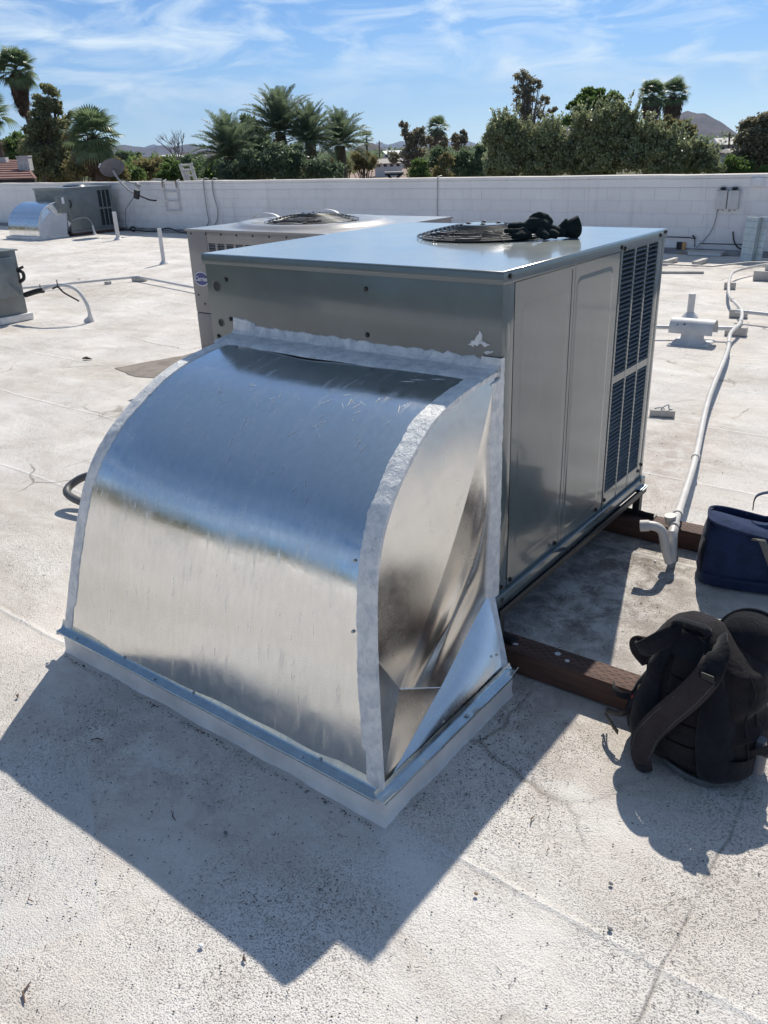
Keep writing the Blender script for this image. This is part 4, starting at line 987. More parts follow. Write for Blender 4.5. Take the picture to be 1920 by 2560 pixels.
# satellite dish on a pole
pz = ground_point(296, 599)
dp_ = thing('vent_pole', (pz.x, pz.y, 0), 'white pole standing in front of the satellite dish, right of the weathered unit', 'vent pipe', 'white vent pipes on the roof')
def pole(t, x, y, h, r=0.035, lean=(0, 0), cone=True, mat=None):
    b = MB(); b.tube([(x, y, 0), (x + lean[0], y + lean[1], h)], r, 14); b.build('pipe', mat or PIPEW, t, smooth=True)
    if cone:
        b = MB(); b.tube([(x, y, 0), (x, y, 0.02), (x, y, 0.05)], [r * 2.4, r * 1.9, r * 1.15], 14); b.build('flashing_boot', PIPEW, t, smooth=True)
pole(dp_, pz.x, pz.y, 0.60, 0.045)
dish = thing('satellite_dish', (-16.3, 10.9, 0), 'grey satellite dish on a bent dark mast in front of the parapet wall', 'satellite dish')
Cd = Vector((-17.0, 10.9, 1.50)); aim = Vector((0.45, -0.55, 0.35)).normalized()
def dishmesh(C, nrm, R, Rz_, depth):
    a = nrm.orthogonal().normalized(); b2 = nrm.cross(a); rows = []
    for r in np.linspace(0, 1, 9): rows.append([C - nrm * depth * (1 - r * r) + (a * math.cos(t) * R + b2 * math.sin(t) * Rz_) * r for t in np.linspace(0, 2 * PI, 32, endpoint=False)])
    q = MB(); q.grid(rows, closed_u=True); return q
aim = Vector((-0.55, 0.25, 0.62)).normalized()      # it looks up and away to the left; its grey back shows
dq = dishmesh(Cd, aim, 0.30, 0.30, 0.06); dq.build('reflector', simple('dish_grey', (0.14, 0.14, 0.16), 0.5), dish, smooth=True)
b = MB(); b.tube(curve_pts([Cd - aim * 0.08, Cd + Vector((0.22, 0, -0.30)), Vector((-16.45, 10.9, 0.98)), Vector((-16.22, 10.9, 0.90))], 5), 0.025, 8); b.build('mast', PIPEG, dish, smooth=True)
b = MB(); b.tube([Cd + Vector((0.30, 0, -0.28)), Vector((-16.05, 10.85, 1.12))], 0.014, 8); b.tube([Vector((-16.1, 10.85, 1.13)), Vector((-16.0, 10.85, 1.08))], 0.05, 10); b.build('feed_arm', PIPEG, dish, smooth=True)
b = MB(); b.obox((-16.2, 10.9, 0.90), (0.12, 0.08, 0.2), 0.3, 0, 0.3); b.tube([(-16.2, 10.9, 0.9), (-16.28, 11.3, 0.75), (-16.28, 11.5, 0.72)], 0.018, 8); b.build('mount', RUBBER, dish)
b = MB(); b.tube([Cd + Vector((-0.30, 0, 0.05)), Cd + Vector((-0.42, -0.02, 0.08)), Cd + Vector((-0.45, -0.02, 0.02))], [0.018, 0.03, 0.05], 8); b.build('receiver', PIPEW, dish, smooth=True)
b = MB(); b.tube(curve_pts([(-16.3, 10.9, 0.85), (-16.5, 10.88, 0.7), (-16.62, 10.8, 0.5), (-16.6, 10.75, 0.1)], 5), 0.008, 6); b.build('cable', RUBBER, dish, smooth=True)
for (u, v, h, lab) in ((410, 659, 0.58, 'white vent pipe leaning left on open roof, left of the taupe unit'),
                       (512, 560, 0.62, 'white vent pipe against the wall under two cables'),
                       (1101, 556, 0.66, 'short white vent pipe against the wall, seen over the taupe unit')):
    p = ground_point(u, v)
    t = thing('vent_pole', (p.x, p.y, 0), lab, 'vent pipe', 'white vent pipes on the roof'); pole(t, p.x, p.y, h, 0.034 if u < 1000 else 0.03)
p = Vector((-13.3, 5.2, 0)); t = thing('vent_pole', (p.x, p.y, 0), 'white vent pipe at the left edge rising behind the cropped grey box', 'vent pipe', 'white vent pipes on the roof'); pole(t, p.x, p.y, 0.52, 0.036)

# ladder fixed on the wall
ld = thing('wall_ladder', (-15.6, WY, 0.4), 'white iron ladder rungs fixed to the parapet wall with rusty tops', 'ladder')
xL, xR = -15.88, -15.38
for x in (xL, xR):
    b = MB(); b.tube([(x, WY - 0.055, 0.48), (x, WY - 0.055, 1.16), (x, WY + 0.05, 1.19)], 0.017, 8); b.build('rail', LADW, ld, smooth=True)
    b = MB(); b.tube([(x, WY - 0.075, 1.02), (x, WY - 0.075, 1.165)], 0.018, 8); b.build('rusty_rail_top', RUSTW, ld, smooth=True)
for z in (0.50, 0.72, 0.93, 1.15):
    b = MB(); b.tube([(xL, WY - 0.055, z), (xR, WY - 0.055, z)], 0.013, 8); b.build('rung', LADW, ld, smooth=True)
# cables over the wall
for i, (xa, sag, lab) in enumerate(((-14.42, 0.0, 'left of two dark cables hanging over the parapet wall'), (-14.12, 0.06, 'right of two dark cables hanging over the parapet wall'))):
    t = thing('hanging_cable', (xa, WY, 0), lab, 'cable'); b = MB()
    b.tube(curve_pts([(xa + 0.02, WY + 0.1, 1.19), (xa, WY - 0.04, 1.19), (xa - 0.01, WY - 0.05, 0.9), (xa + sag * 1.2, WY - 0.05, 0.5), (xa - sag * 0.8, WY - 0.06, 0.22), (xa - 0.35, WY - 0.16, 0.03), (xa - 1.2, WY - 0.22, 0.02), (xa - 2.4, WY - 0.18, 0.02)], 6), 0.013, 8); b.build('cable_run', PIPEG, t, smooth=True)
t = thing('hanging_cable', (-7.92, WY, 0), 'thin cable running down the parapet wall above the short vent pipe', 'cable'); b = MB()
b.tube([(-7.93, WY + 0.1, 1.19), (-7.93, WY - 0.035, 1.18), (-7.95, WY - 0.03, 0.7), (-7.94, WY - 0.03, 0.3)], 0.008, 6); b.build('cable_run', PIPEG, t, smooth=True)
t = thing('floor_cable', (-16.5, 11.2, 0), 'dark cable lying along the wall foot left of the taupe unit', 'cable'); b = MB()
b.tube(curve_pts([(-18.2, 11.3, 0.05), (-17.2, 11.25, 0.04), (-16.2, 11.2, 0.03), (-15.6, 11.22, 0.12), (-15.1, 11.2, 0.03), (-14.2, 11.25, 0.03), (-13.2, 11.2, 0.05), (-12.6, 11.25, 0.1)], 5), 0.014, 6); b.build('cable_run', RUBBER, t, smooth=True)
t = thing('hose_coil', (-16.9, 11.2, 0), 'small black fitting coiled at the wall foot under the dish', 'hose')
b = MB(); b.tube([(-16.95 + 0.10 * math.cos(a), 11.2, 0.07 + 0.05 * math.sin(a)) for a in np.linspace(0.3, 5.4, 14)], 0.02, 7); b.build('coil', RUBBER, t, smooth=True)

# cropped grey box at the left edge
gb = thing('sheet_metal_box', (-8.5, 2.4, 0), 'grey sheet-metal unit box cut by the left picture edge, dark streaks down its face', 'air conditioner')
b = MB(); b.box(-9.0, 1.9, 0.08, -8.06, 3.0, 0.78); b.build('lower_plenum', CAROLD, gb, bevel=0.006)
b = MB(); b.box(-8.059, 2.42, 0.29, -7.99, 2.93, 0.72); b.build('access_cover', painted_steel('streaky_cover', (0.20, 0.24, 0.25), 0.4, 0.5), gb, bevel=0.006)
b = MB(); b.box(-9.02, 1.88, 0.781, -8.03, 3.02, 0.795); b.build('top_cap', CAROLD, gb)
b = MB(); b.box(-9.05, 1.85, 0.0, -8.02, 3.04, 0.079); b.build('roof_curb', CURBW, gb, bevel=0.01)
b = MB(); b.tube(curve_pts([(-8.07, 2.98, 0.56), (-8.03, 3.02, 0.54), (-8.03, 3.02, 0.47), (-8.07, 2.98, 0.43)], 4), 0.02, 8); b.tube([(-8.06, 2.97, 0.57), (-8.02, 3.04, 0.60)], 0.015, 6); b.build('cable_gland', RUBBER, gb, smooth=True)
ca = thing('insulated_line', (-7.7, 3.2, 0), 'white-wrapped refrigerant line arching from the cropped grey box to the roof', 'pipe')
b = MB(); b.tube(curve_pts([(-8.0, 3.0, 0.30), (-7.75, 3.05, 0.36), (-7.5, 3.15, 0.41), (-7.32, 3.22, 0.36), (-7.22, 3.25, 0.22), (-7.22, 3.27, 0.08), (-7.26, 3.28, 0.0)], 6), [0.020] * 30 + [0.023, 0.027, 0.032, 0.039, 0.048, 0.058, 0.068], 10)
b.build('wrapped_line', PIPEW, ca, smooth=True)
b = MB(); b.tube(curve_pts([(-8.0, 2.98, 0.29), (-7.8, 3.02, 0.34), (-7.72, 3.05, 0.35)], 5), 0.031, 9); b.tube(curve_pts([(-7.6, 3.1, 0.37), (-7.52, 3.12, 0.39), (-7.45, 3.14, 0.33), (-7.28, 3.2, 0.24)], 5), 0.010, 7); b.tube([(-7.52, 3.12, 0.40), (-7.52, 3.12, 0.47)], 0.006, 5); b.tube([(-7.76, 3.04, 0.36), (-7.75, 3.04, 0.42)], 0.005, 5); b.build('black_tape', RUBBER, ca, smooth=True)
def run(name, pts, r, lab, mat, n=10, fit=None, cat='pipe'):
    t = thing(name, (pts[0][0], pts[0][1], 0), lab, cat); b = MB(); b.tube(pts, r, n); b.build('pipe_run', mat, t, smooth=True)
    if fit:
        for p, d in fit:
            b = MB(); p = Vector(p); d = Vector(d).normalized(); b.cyl(p - d * 0.025, p + d * 0.025, r * 1.28, 12); b.build('coupling', mat, t, smooth=True, bevel=0)
    return t
a0 = ground_point(60, 720, 0.06); a1 = ground_point(345, 692, 0.06); a2 = ground_point(480, 718, 0.06); a2 = a1 + (a2 - a1) * 1.5
run('gas_pipe', [a0 + (a0 - a1) * 0.4, a0, a1, a2], 0.016, 'thin white pipe crossing the left roof to the taupe unit, bent at a block', PIPEW, fit=[((a1 + Vector((-0.05, -0.06, 0))), a1 - a0), (a1 + Vector((0.03, -0.02, 0)), a2 - a1)])
def block(name, c, size, rz, lab, mat=WOODW, cat='support block', group=None, z=0):
    t = thing(name, (c[0], c[1], 0), lab, cat, group); b = MB(); b.obox((c[0], c[1], z + size[2] / 2), size, rz); b.build('block_body', mat, t, bevel=0.006); return t
block('pipe_block', (a1.x + 0.03, a1.y, 0), (0.22, 0.09, 0.045), 0.5, 'white block under the bend of the left thin pipe')
block('pipe_block', (a0.lerp(a1, 0.72).x, a0.lerp(a1, 0.72).y, 0), (0.09, 0.06, 0.035), 0.2, 'small white lump under the straight of the left thin pipe')

# loop of hose left of the duct
lp = thing('bent_conduit', (-2.55, 0.04, 0.05), 'grey rubber loop sticking out left of the galvanized duct', 'hose')
b = MB(); b.tube(curve_pts([(-2.0, 0.30, 0.16), (-2.25, 0.20, 0.17), (-2.53, 0.10, 0.15), (-2.62, 0.02, 0.11), (-2.58, -0.05, 0.08), (-2.40, -0.05, 0.06), (-2.2, 0.0, 0.05), (-1.9, 0.1, 0.05)], 8), 0.021, 12); b.build('hose_body', simple('dark_grey_hose', (0.10, 0.10, 0.10), 0.5, bmp=0.1), lp, smooth=True)

# ------------------------------------------------------------------ right-hand roof furniture
PV = [(0.262, 1.05, 0.16), (0.245, 1.13, 0.165), (0.150, 1.53, 0.12), (0.015, 2.12, 0.11), (-0.28, 3.29, 0.10), (-0.565, 4.66, 0.10), (-0.74, 5.35, 0.10), (-0.80, 5.85, 0.10), (-0.97, 6.5, 0.10), (-1.28, 7.2, 0.10), (-1.50, 7.9, 0.10), (-1.66, 8.5, 0.10), (-1.76, 9.0, 0.10), (-1.71, 9.45, 0.10), (-1.52, 10.0, 0.10), (-1.2, 10.5, 0.10), (-0.8, 10.9, 0.1)]
pv = thing('pvc_drain_pipe', (0.25, 1.05, 0), 'long white PVC drain pipe snaking over the right roof, ending in an elbow', 'pipe')
b = MB(); b.tube(curve_pts(PV, 8), 0.0175, 14); b.build('pipe_run', PVC, pv, smooth=True)
pp = curve_pts(PV, 8)
for k in (6, 11, 24, 43, 57, 70):
    b = MB(); d = (pp[k + 1] - pp[k]).normalized(); b.cyl(pp[k] - d * 0.022, pp[k] + d * 0.022, 0.0225, 14)
    b.build('coupling', PVC, pv, smooth=True, angle=50)
b = MB(); b.tube([(0.262, 1.06, 0.16), (0.268, 1.03, 0.155), (0.285, 1.00, 0.10), (0.292, 0.985, 0.045)], [0.023, 0.023, 0.0205, 0.019], 14); b.build('drop_leg', PVC, pv, smooth=True)
b = MB(); b.tube(curve_pts([(0.165, 0.925, 0.205), (0.205, 0.935, 0.212), (0.235, 0.945, 0.205), (0.252, 0.955, 0.18), (0.268, 0.965, 0.11), (0.288, 0.975, 0.045)], 6), 0.0195, 14, cap=False); b.tube([(0.165, 0.925, 0.205), (0.20, 0.934, 0.211)], 0.0240, 14, cap=False); b.build('elbow', PVC, pv, smooth=True)
b = MB(); b.tube([(0.1655, 0.9252, 0.2052), (0.169, 0.926, 0.2055)], 0.0215, 14); b.build('dark_mouth', DARKIN, pv)
b = MB(); b.tube([(0.236, 1.10, 0.165), (0.232, 1.095, 0.205)], [0.022, 0.025], 14); b.build('tee_socket', PVC, pv, smooth=True)
for i, (x, y, l, rz, lab) in enumerate(((-1.61, 8.36, 0.13, 0.3, 'farthest wood block under the PVC pipe'), (-1.03, 6.66, 0.17, 0.15, 'wood block under the PVC pipe where the thin right pipe meets it'), (-0.81, 5.80, 0.19, 0.15, 'nearest wood block under the PVC pipe beside the cross pipe'))):
    block('pipe_block', (x, y), (l, 0.09, 0.075), rz, lab, group='wood blocks under the PVC pipe')
run('gas_pipe', [(-3.2, 4.75, 0.10), (-1.5, 5.30, 0.10), (-0.78, 5.58, 0.10)], 0.019, 'thin white pipe passing behind the half-round vent cap', PIPEW)
run('gas_pipe', [(-1.0, 6.42, 0.10), (0.4, 6.25, 0.10), (2.5, 6.0, 0.10)], 0.019, 'thin white pipe running off the right edge from the PVC pipe', PIPEW)
# half-round vent cap
vc = thing('roof_vent', (-1.05, 5.30, 0), 'white vent with a horizontal half-round cap on a square flashing, right of the unit', 'roof vent')
ax = Vector((math.cos(0.05), math.sin(0.05), 0)); ay = Vector((-ax.y, ax.x, 0)); Vc = Vector((-1.05, 5.30, 0))
b = MB(); b.hexa([Vc + ax * s + ay * t + Vector((0, 0, z)) for z, k in ((0.001, 1), (0.012, 0.92)) for s, t in ((-0.17 * k, -0.15 * k), (0.17 * k, -0.15 * k), (0.17 * k, 0.15 * k), (-0.17 * k, 0.15 * k))]); b.build('square_flashing', PIPEW, vc)
b = MB(); b.tube([Vc + Vector((0, 0, 0.01)), Vc + Vector((0, 0, 0.04)), Vc + Vector((0, 0, 0.10))], [0.125, 0.10, 0.095], 24); b.build('collar', PIPEW, vc, smooth=True)
b = MB(); rows = []
for i in range(17):
    a = -0.25 + (PI + 0.5) * i / 16
    rows.append([Vc + ax * s + ay * (0.095 * math.cos(a)) + Vector((0, 0, 0.115 + 0.095 * math.sin(a) * 1.05)) for s in (-0.19, -0.06, 0.06, 0.19)])
b.grid(rows); rows = [[v + (Vc + Vector((0, 0, .115)) - v) * 0.03 for v in r_] for r_ in rows]; b.grid(rows); b.build('half_round_cap', PIPEW, vc, smooth=True)
b = MB()
for (s, a, r) in ((-0.06, 0.9 + PI / 2, 0.012), (-0.12, 1.0 + PI / 2, 0.007), (-0.05, 0.4 + PI / 2, 0.005)):
    n3 = ay * math.cos(a) + Vector((0, 0, math.sin(a))); c3 = Vc + ax * s + Vector((0, 0, 0.115)) + n3 * 0.0955; b.disc(c3, n3, r, 0.001, 7)
b.build('tar_spot', RUBBER, vc)
t = thing('vent_pole', (-1.44, 6.45, 0), 'plain white vent pipe just behind the half-round vent cap', 'vent pipe', 'white vent pipes on the roof'); pole(t, -1.45, 6.45, 0.235, 0.035)
# small block with strap
sb = thing('strapped_block', (-0.51, 3.09, 0), 'small white block with a wire strap lying between the unit and the PVC pipe', 'support block')
b = MB(); b.obox((-0.512, 3.09, 0.021), (0.16, 0.075, 0.042), 0.35); b.build('block_body', WOODW, sb, bevel=0.004)
b = MB(); b.tube(curve_pts([(-0.52, 3.08, 0.044), (-0.50, 3.07, 0.065), (-0.48, 3.10, 0.075), (-0.47, 3.09, 0.05), (-0.455, 3.11, 0.044)], 5), 0.004, 6); b.tube(curve_pts([(-0.56, 3.07, 0.045), (-0.53, 3.10, 0.05), (-0.49, 3.07, 0.05)], 4), 0.003, 5); b.build('wire_strap', ZINC, sb, smooth=True)
# things at the wall on the right
for x, lab in ((-2.823, 'left one of the pair of white meter boxes on the wall'), (-2.651, 'right one of the pair of white meter boxes on the wall')):
    t = thing('meter_box', (x + 0.09, WY - 0.05, 0.65), lab, 'electrical box', 'white meter boxes on the wall'); wd = 0.155
    b = MB(); b.box(x + 0.01, WY - 0.085, 0.665, x + 0.01 + wd, WY - 0.003, 0.925); b.build('box_body', PIPEW, t, bevel=0.004)
    b = MB(); b.box(x + 0.006, WY - 0.09, 0.925, x + 0.014 + wd, WY - 0.003, 0.935); b.build('lid_lip', PIPEG, t)
    b = MB(); b.box(x + 0.02, WY - 0.0885, 0.685, x + wd, WY - 0.0855, 0.905); b.build('door_sheet', PIPEW, t, bevel=0.001)
    b = MB(); b.tube([(x + 0.085, WY - 0.04, 0.936), (x + 0.085, WY - 0.04, 0.955), (x + 0.085, WY - 0.04, 0.975)], [0.022, 0.045, 0.035], 12); b.build('photocell', RUBBER, t, smooth=True)
    b = MB(); b.tube([(x + 0.045, WY - 0.05, 0.666), (x + 0.045, WY - 0.045, 0.63)], 0.014, 8); b.tube([(x + 0.12, WY - 0.05, 0.666), (x + 0.12, WY - 0.045, 0.645)], 0.012, 8); b.build('conduit_stub', PIPEG, t, smooth=True)
t = thing('hanging_cable', (-2.8, WY, 0), 'grey cable curving from the meter boxes down to the floor', 'cable'); b = MB()
b.tube(curve_pts([(-2.79, WY - 0.03, 0.64), (-2.80, WY - 0.03, 0.5), (-2.84, WY - 0.03, 0.35), (-2.95, WY - 0.04, 0.18), (-3.06, WY - 0.1, 0.06)], 5), 0.008, 6); b.build('cable_run', PIPEG, t, smooth=True)
t = thing('hanging_cable', (-2.5, WY, 0), 'short dark cable on the wall left of the leaning metal sheet', 'cable'); b = MB()
b.tube(curve_pts([(-2.52, WY - 0.02, 0.34), (-2.49, WY - 0.03, 0.22), (-2.42, WY - 0.04, 0.12), (-2.32, WY - 0.05, 0.08)], 5), 0.011, 6); b.build('cable_run', RUBBER, t, smooth=True)
t = thing('wall_pipe', (-3.6, WY, 0), 'thin dark pipe ending with a hook on the wall foot right of the unit', 'pipe'); b = MB()
b.tube([(-4.2, WY - 0.03, 0.235), (-3.17, WY - 0.03, 0.235), (-3.08, WY - 0.03, 0.22), (-3.07, WY - 0.03, 0.1)], 0.008, 6); b.tube([(-3.12, WY - 0.035, 0.27), (-3.07, WY - 0.035, 0.22)], 0.012, 6); b.tube([(-3.0, WY - 0.03, 0.15), (-2.1, WY - 0.03, 0.16)], 0.007, 6); b.build('pipe_run', RUBBER, t, smooth=True)
sc_ = thing('scupper_opening', (-3.28, WY, 0.1), 'small square drain opening in the wall with an orange-tan lining', 'drain')
b = MB(); b.box(-3.36, WY - 0.028, 0.035, -3.27, WY - 0.021, 0.165); b.build('dark_recess', DARKIN, sc_)
b = MB(); b.box(-3.269, WY - 0.034, 0.035, -3.21, WY - 0.021, 0.165); b.build('lit_lining', YELOR, sc_)
b = MB(); b.box(-3.28, WY - 0.17, 0.002, -3.21, WY - 0.10, 0.012); b.build('spout_floor', YELOR, sc_)
lb = thing('metal_curb', (-2.83, 11.3, 0), 'low white metal strip box at the wall foot right of the drain opening', 'curb')
b = MB(); b.box(-3.10, 11.28, 0.0, -2.60, 11.40, 0.055); b.build('strip_body', WALLP, lb); b = MB(); b.box(-3.13, 11.25, 0.056, -2.56, 11.41, 0.068); b.build('strip_lid', WOODW, lb, bevel=0.002)
sh = thing('leaning_duct_sheet', (-2.05, 10.85, 0), 'tall galvanized duct section standing by the wall at the right edge', 'sheet metal')
GALVS = galv('galvanized_sheet_far', 0.38, 0.25, tint=(0.62, 0.66, 0.64))
for (xa, xb, ya, yb) in ((-2.20, -2.02, 10.86, 10.80), (-2.018, -1.995, 10.80, 10.88), (-1.993, -1.90, 10.88, 10.86)):
    b = MB(); b.add([(xa, ya, 0), (xb, yb, 0), (xb + 0.0, yb + 0.10, 0.60), (xa + 0.0, ya + 0.10, 0.60), (xa, ya + 0.01, 0), (xb, yb + 0.01, 0), (xb, yb + 0.11, 0.60), (xa, ya + 0.11, 0.60)], [(0, 1, 2, 3), (4, 5, 6, 7), (0, 1, 5, 4), (2, 3, 7, 6), (1, 2, 6, 5), (0, 3, 7, 4)]); b.build('folded_sheet', GALVS, sh)
for k in range(6):
    z = 0.10 + k * 0.09; b = MB(); b.tube([(-2.195, 10.853 + z / 6, z), (-2.03, 10.797 + z / 6, z - 0.006)], 0.0028, 5); b.tube([(-1.99, 10.873 + z / 6, z), (-1.905, 10.853 + z / 6, z - 0.003)], 0.0028, 5); b.build('cross_break', PIPEG, sh)
for (xa, ya, lab) in ((-3.01, 10.25, 'left one of two short white sleepers lying before the wall'), (-2.60, 10.32, 'right one of two short white sleepers lying before the wall')):
    block('sleeper_block', (xa, ya), (0.075, 0.42, 0.06), -0.06, lab, group='short white sleepers before the wall')
block('white_plank', (-2.72, 9.36), (0.92, 0.19, 0.028), 0.36, 'flat white plank lying on the roof behind the big unit', cat='plank')
sr = thing('pipe_pedestal', (-1.35, 9.25, 0), 'square white pedestal block with a steel bracket at the right picture edge', 'support block')
b = MB(); b.box(-1.545, 9.10, 0.0, -1.20, 9.42, 0.115); b.build('block_body', WOODW, sr, bevel=0.006); b = MB(); b.box(-1.44, 9.2, 0.1155, -1.25, 9.22, 0.19); b.box(-1.44, 9.3, 0.1155, -1.25, 9.32, 0.19); b.build('bracket', ZINC, sr)
run('gas_pipe', [(-3.1, 9.9, 0.03), (-2.3, 9.95, 0.03), (-1.95, 10.35, 0.05), (-1.5, 10.45, 0.06)], 0.010, 'very thin pipe lying in front of the white sleepers', PIPEG)

# ------------------------------------------------------------------ roof patches
def sheet(name, pts, mat, z, lab=None, nsub=10, wav=0.0):
    q = MB(); n = len(pts); c = (sum(p[0] for p in pts) / n, sum(p[1] for p in pts) / n); ring_ = []
    for i in range(n):
        a, b2 = pts[i], pts[(i + 1) % n]
        for k in range(nsub):
            t = k / nsub; x = a[0] + (b2[0] - a[0]) * t; y = a[1] + (b2[1] - a[1]) * t
            ring_.append((x + wav * fnoise(x * 6, y * 6, 1), y + wav * fnoise(x * 6, y * 6, 7)))
    m_ = len(ring_); q.add([(x, y, z - 0.004) for x, y in ring_] + [(x + (c[0] - x) * 0.01, y + (c[1] - y) * 0.01, z) for x, y in ring_], [tuple(range(m_, 2 * m_))] + [(k, (k + 1) % m_, m_ + (k + 1) % m_, m_ + k) for k in range(m_)])
    o = q.build(name, mat, deck); return o
sheet('worn_patch', [(-5.06, 2.02), (-4.62, 1.92), (-3.6, 2.3), (-4.0, 2.9), (-4.85, 2.93)], PATCHD, 0.001, wav=0.05)
RUSTM = simple('rust_stain', (0.33, 0.24, 0.18), 0.85, var=0.4, scale=9)

# ------------------------------------------------------------------ debris
rr = random.Random(21)
q = MB()
for k in range(3800):
    if k >= 2600:
        u, v = (rr.uniform(0, 1000), rr.uniform(1680, 2300)) if k < 3300 else (rr.gauss(1240, 90), rr.gauss(1900, 90))
    elif k < 900:
        u, v = rr.uniform(0, 1920), rr.uniform(1500, 2560)
    elif k < 1500:
        u, v = rr.gauss(1480, 110), rr.gauss(1420, 110)
    else:
        u, v = rr.uniform(0, 1920), 640 + 1400 * rr.random() ** 2
    if v < 600: continue
    p = ground_point(u, v)
    if p.y > 11.2 or p.x < -20: continue
    if -1.4 < p.x < 0.2 and -0.9 < p.y < -0.15: continue
    sc = 1.0 if p.y < 2 else 1.8
    if rr.random() < 0.75: chip(q, (p.x, p.y, 0.0), rr.uniform(0.0010, 0.0032) * sc, rr, 0.7)
    else:
        a = rr.uniform(0, PI); l = rr.uniform(0.003, 0.010) * sc
        d = Vector((math.cos(a), math.sin(a), 0)) * l; e = Vector((-math.sin(a), math.cos(a), 0)) * 0.0007 * sc; pp_ = Vector((p.x, p.y, 0.001))
        q.add([pp_ - d, pp_ + e, pp_ + d, pp_ - e, pp_ + Vector((0, 0, 0.002))], [(0, 1, 4), (1, 2, 4), (2, 3, 4), (3, 0, 4)])
dbm = q.build('roof_debris', GRIT); dbm['kind'] = 'stuff'; tag(dbm, 'scattered grit and plant crumbs all over the white roof', 'debris')
def twig(u, v, ln, ang, lab, r=0.0022, bend=0.15):
    p = ground_point(u, v); t = thing('twig', (p.x, p.y, 0), lab, 'twig', 'twigs scattered on the roof'); d = Vector((math.cos(ang), math.sin(ang), 0)); e = Vector((-d.y, d.x, 0))
    b = MB(); b.tube([p - d * ln / 2 + Vector((0, 0, r)), p + e * ln * bend + Vector((0, 0, r * 1.6)), p + d * ln / 2 + Vector((0, 0, r))], [r * .7, r, r * .5], 6); b.build('stick', TWIG, t, smooth=True)
twig(70, 2482, 0.050, 2.35, 'knobbly brown twig lying near the bottom left corner', 0.0028, 0.2)
twig(243, 1851, 0.042, 0.55, 'thin twig in the shadow left of the duct curb')
twig(436, 2040, 0.036, 2.6, 'thin twig in the middle of the duct shadow', 0.0018)
twig(80, 2245, 0.030, 2.9, 'curved pale twig in sun at the lower left', 0.0014, 0.3)
twig(1332, 2050, 0.030, 1.7, 'reddish splinter on sunlit roof right of the duct shadow', 0.0022)
twig(1371, 2126, 0.014, 1.5, 'short red splinter below the splinter near the shadow edge', 0.0013)
twig(612, 2398, 0.016, 2.6, 'red-brown wood flake beside the shadow tip', 0.0035)
twig(46, 1742, 0.016, 2.5, 'dark leaf scrap in sun left of the duct shadow', 0.0045)
twig(1300, 980 + 400, 0.05, 0.3, 'dark stick lying in the shade beneath the unit', 0.002)
def stone(u, v, r, lab, mat=PEBBLE):
    p = ground_point(u, v); b = MB(); rows = []
    for i in range(7):
        a = -PI / 2 + PI * i / 6
        rows.append([(p.x + r * math.cos(a) * math.cos(t) * (1 + .25 * fnoise(math.cos(t) * 2, i, u)), p.y + r * 0.8 * math.cos(a) * math.sin(t), max(0.0005, r * 0.5 + r * 0.5 * math.sin(a))) for t in np.linspace(0, 2 * PI, 9, endpoint=False)])
    b.grid(rows, closed_u=True); o = b.build('pebble', mat, None, off=(p.x, p.y, 0)); tag(o, lab, 'pebble', 'pebbles scattered on the roof'); return o
stone(1527, 2211, 0.006, 'dark grey pebble on open sunlit roof, upper of two right of centre')
stone(1525, 2325, 0.007, 'dark grey pebble beside the long pale seam, lower of two')
stone(1190, 2236, 0.006, 'tan pebble near the shadow edge below the duct', LEAFD)
stone(503, 2366, 0.007, 'pale grey flake in sun under the duct shadow', WHITEP)
stone(564, 2084, 0.007, 'dark chip in the middle of the big shadow', PEBBLE)
stone(800, 2225, 0.005, 'dark pebble near the lower tip of the shadow', PEBBLE)
stone(1638, 1404, 0.006, 'white bottle-cap sized bit in front of the PVC elbow', WHITEP)
stone(1510, 1847, 0.005, 'dark pebble at the left foot of the backpack', PEBBLE)
p = ground_point(215, 900); t = thing('leaf_litter', (p.x, p.y, 0), 'dark curled leaf scrap on the left roof, lower left of the taupe unit', 'leaf')
b = MB(); b.tube([(p.x - 0.05, p.y, 0.01), (p.x, p.y + 0.01, 0.018), (p.x + 0.05, p.y + 0.03, 0.008)], [0.006, 0.014, 0.004], 6); b.build('leaf_scrap', GRIT, t, smooth=True)

# ================================================================== SOFT THINGS
def remesh(o, voxel, smooth_it=4, disp=None):
    m = o.modifiers.new('r', 'REMESH'); m.mode = 'VOXEL'; m.voxel_size = voxel
    s = o.modifiers.new('s', 'SMOOTH'); s.iterations = smooth_it; s.factor = 0.5
    bpy.context.view_layer.update()
    me = bpy.data.meshes.new_from_object(o.evaluated_get(bpy.context.evaluated_depsgraph_get()))
    mats = list(o.data.materials); o.modifiers.clear(); o.data = me; me.name = o.name
    if disp:
        for v in me.vertices: v.co += Vector(disp(v.co)) 
    me.shade_smooth(); return o
def superring(c, ax_, ay_, hx, hy, n=40, e=2.6):
    out = []
    for k in range(n):
        t = 2 * PI * k / n; cs, sn = math.cos(t), math.sin(t)
        out.append(Vector(c) + Vector(ax_) * hx * math.copysign(abs(cs) ** (2 / e), cs) + Vector(ay_) * hy * math.copysign(abs(sn) ** (2 / e), sn))
    return out
# ---- backpack: faces the camera with its padded back
BA = -0.10                                        # turned slightly
bxv = Vector((math.cos(BA), math.sin(BA), 0)); byv = Vector((-bxv.y, bxv.x, 0))
BO = Vector((0.735, -0.105, 0))                    # middle of the base
bp = thing('backpack', (BO.x, BO.y, 0), 'black and dark brown backpack standing on the roof, back padding and strap facing the camera', 'backpack')
def bpt(x, y, z): return BO + bxv * x + byv * y + Vector((0, 0, z))
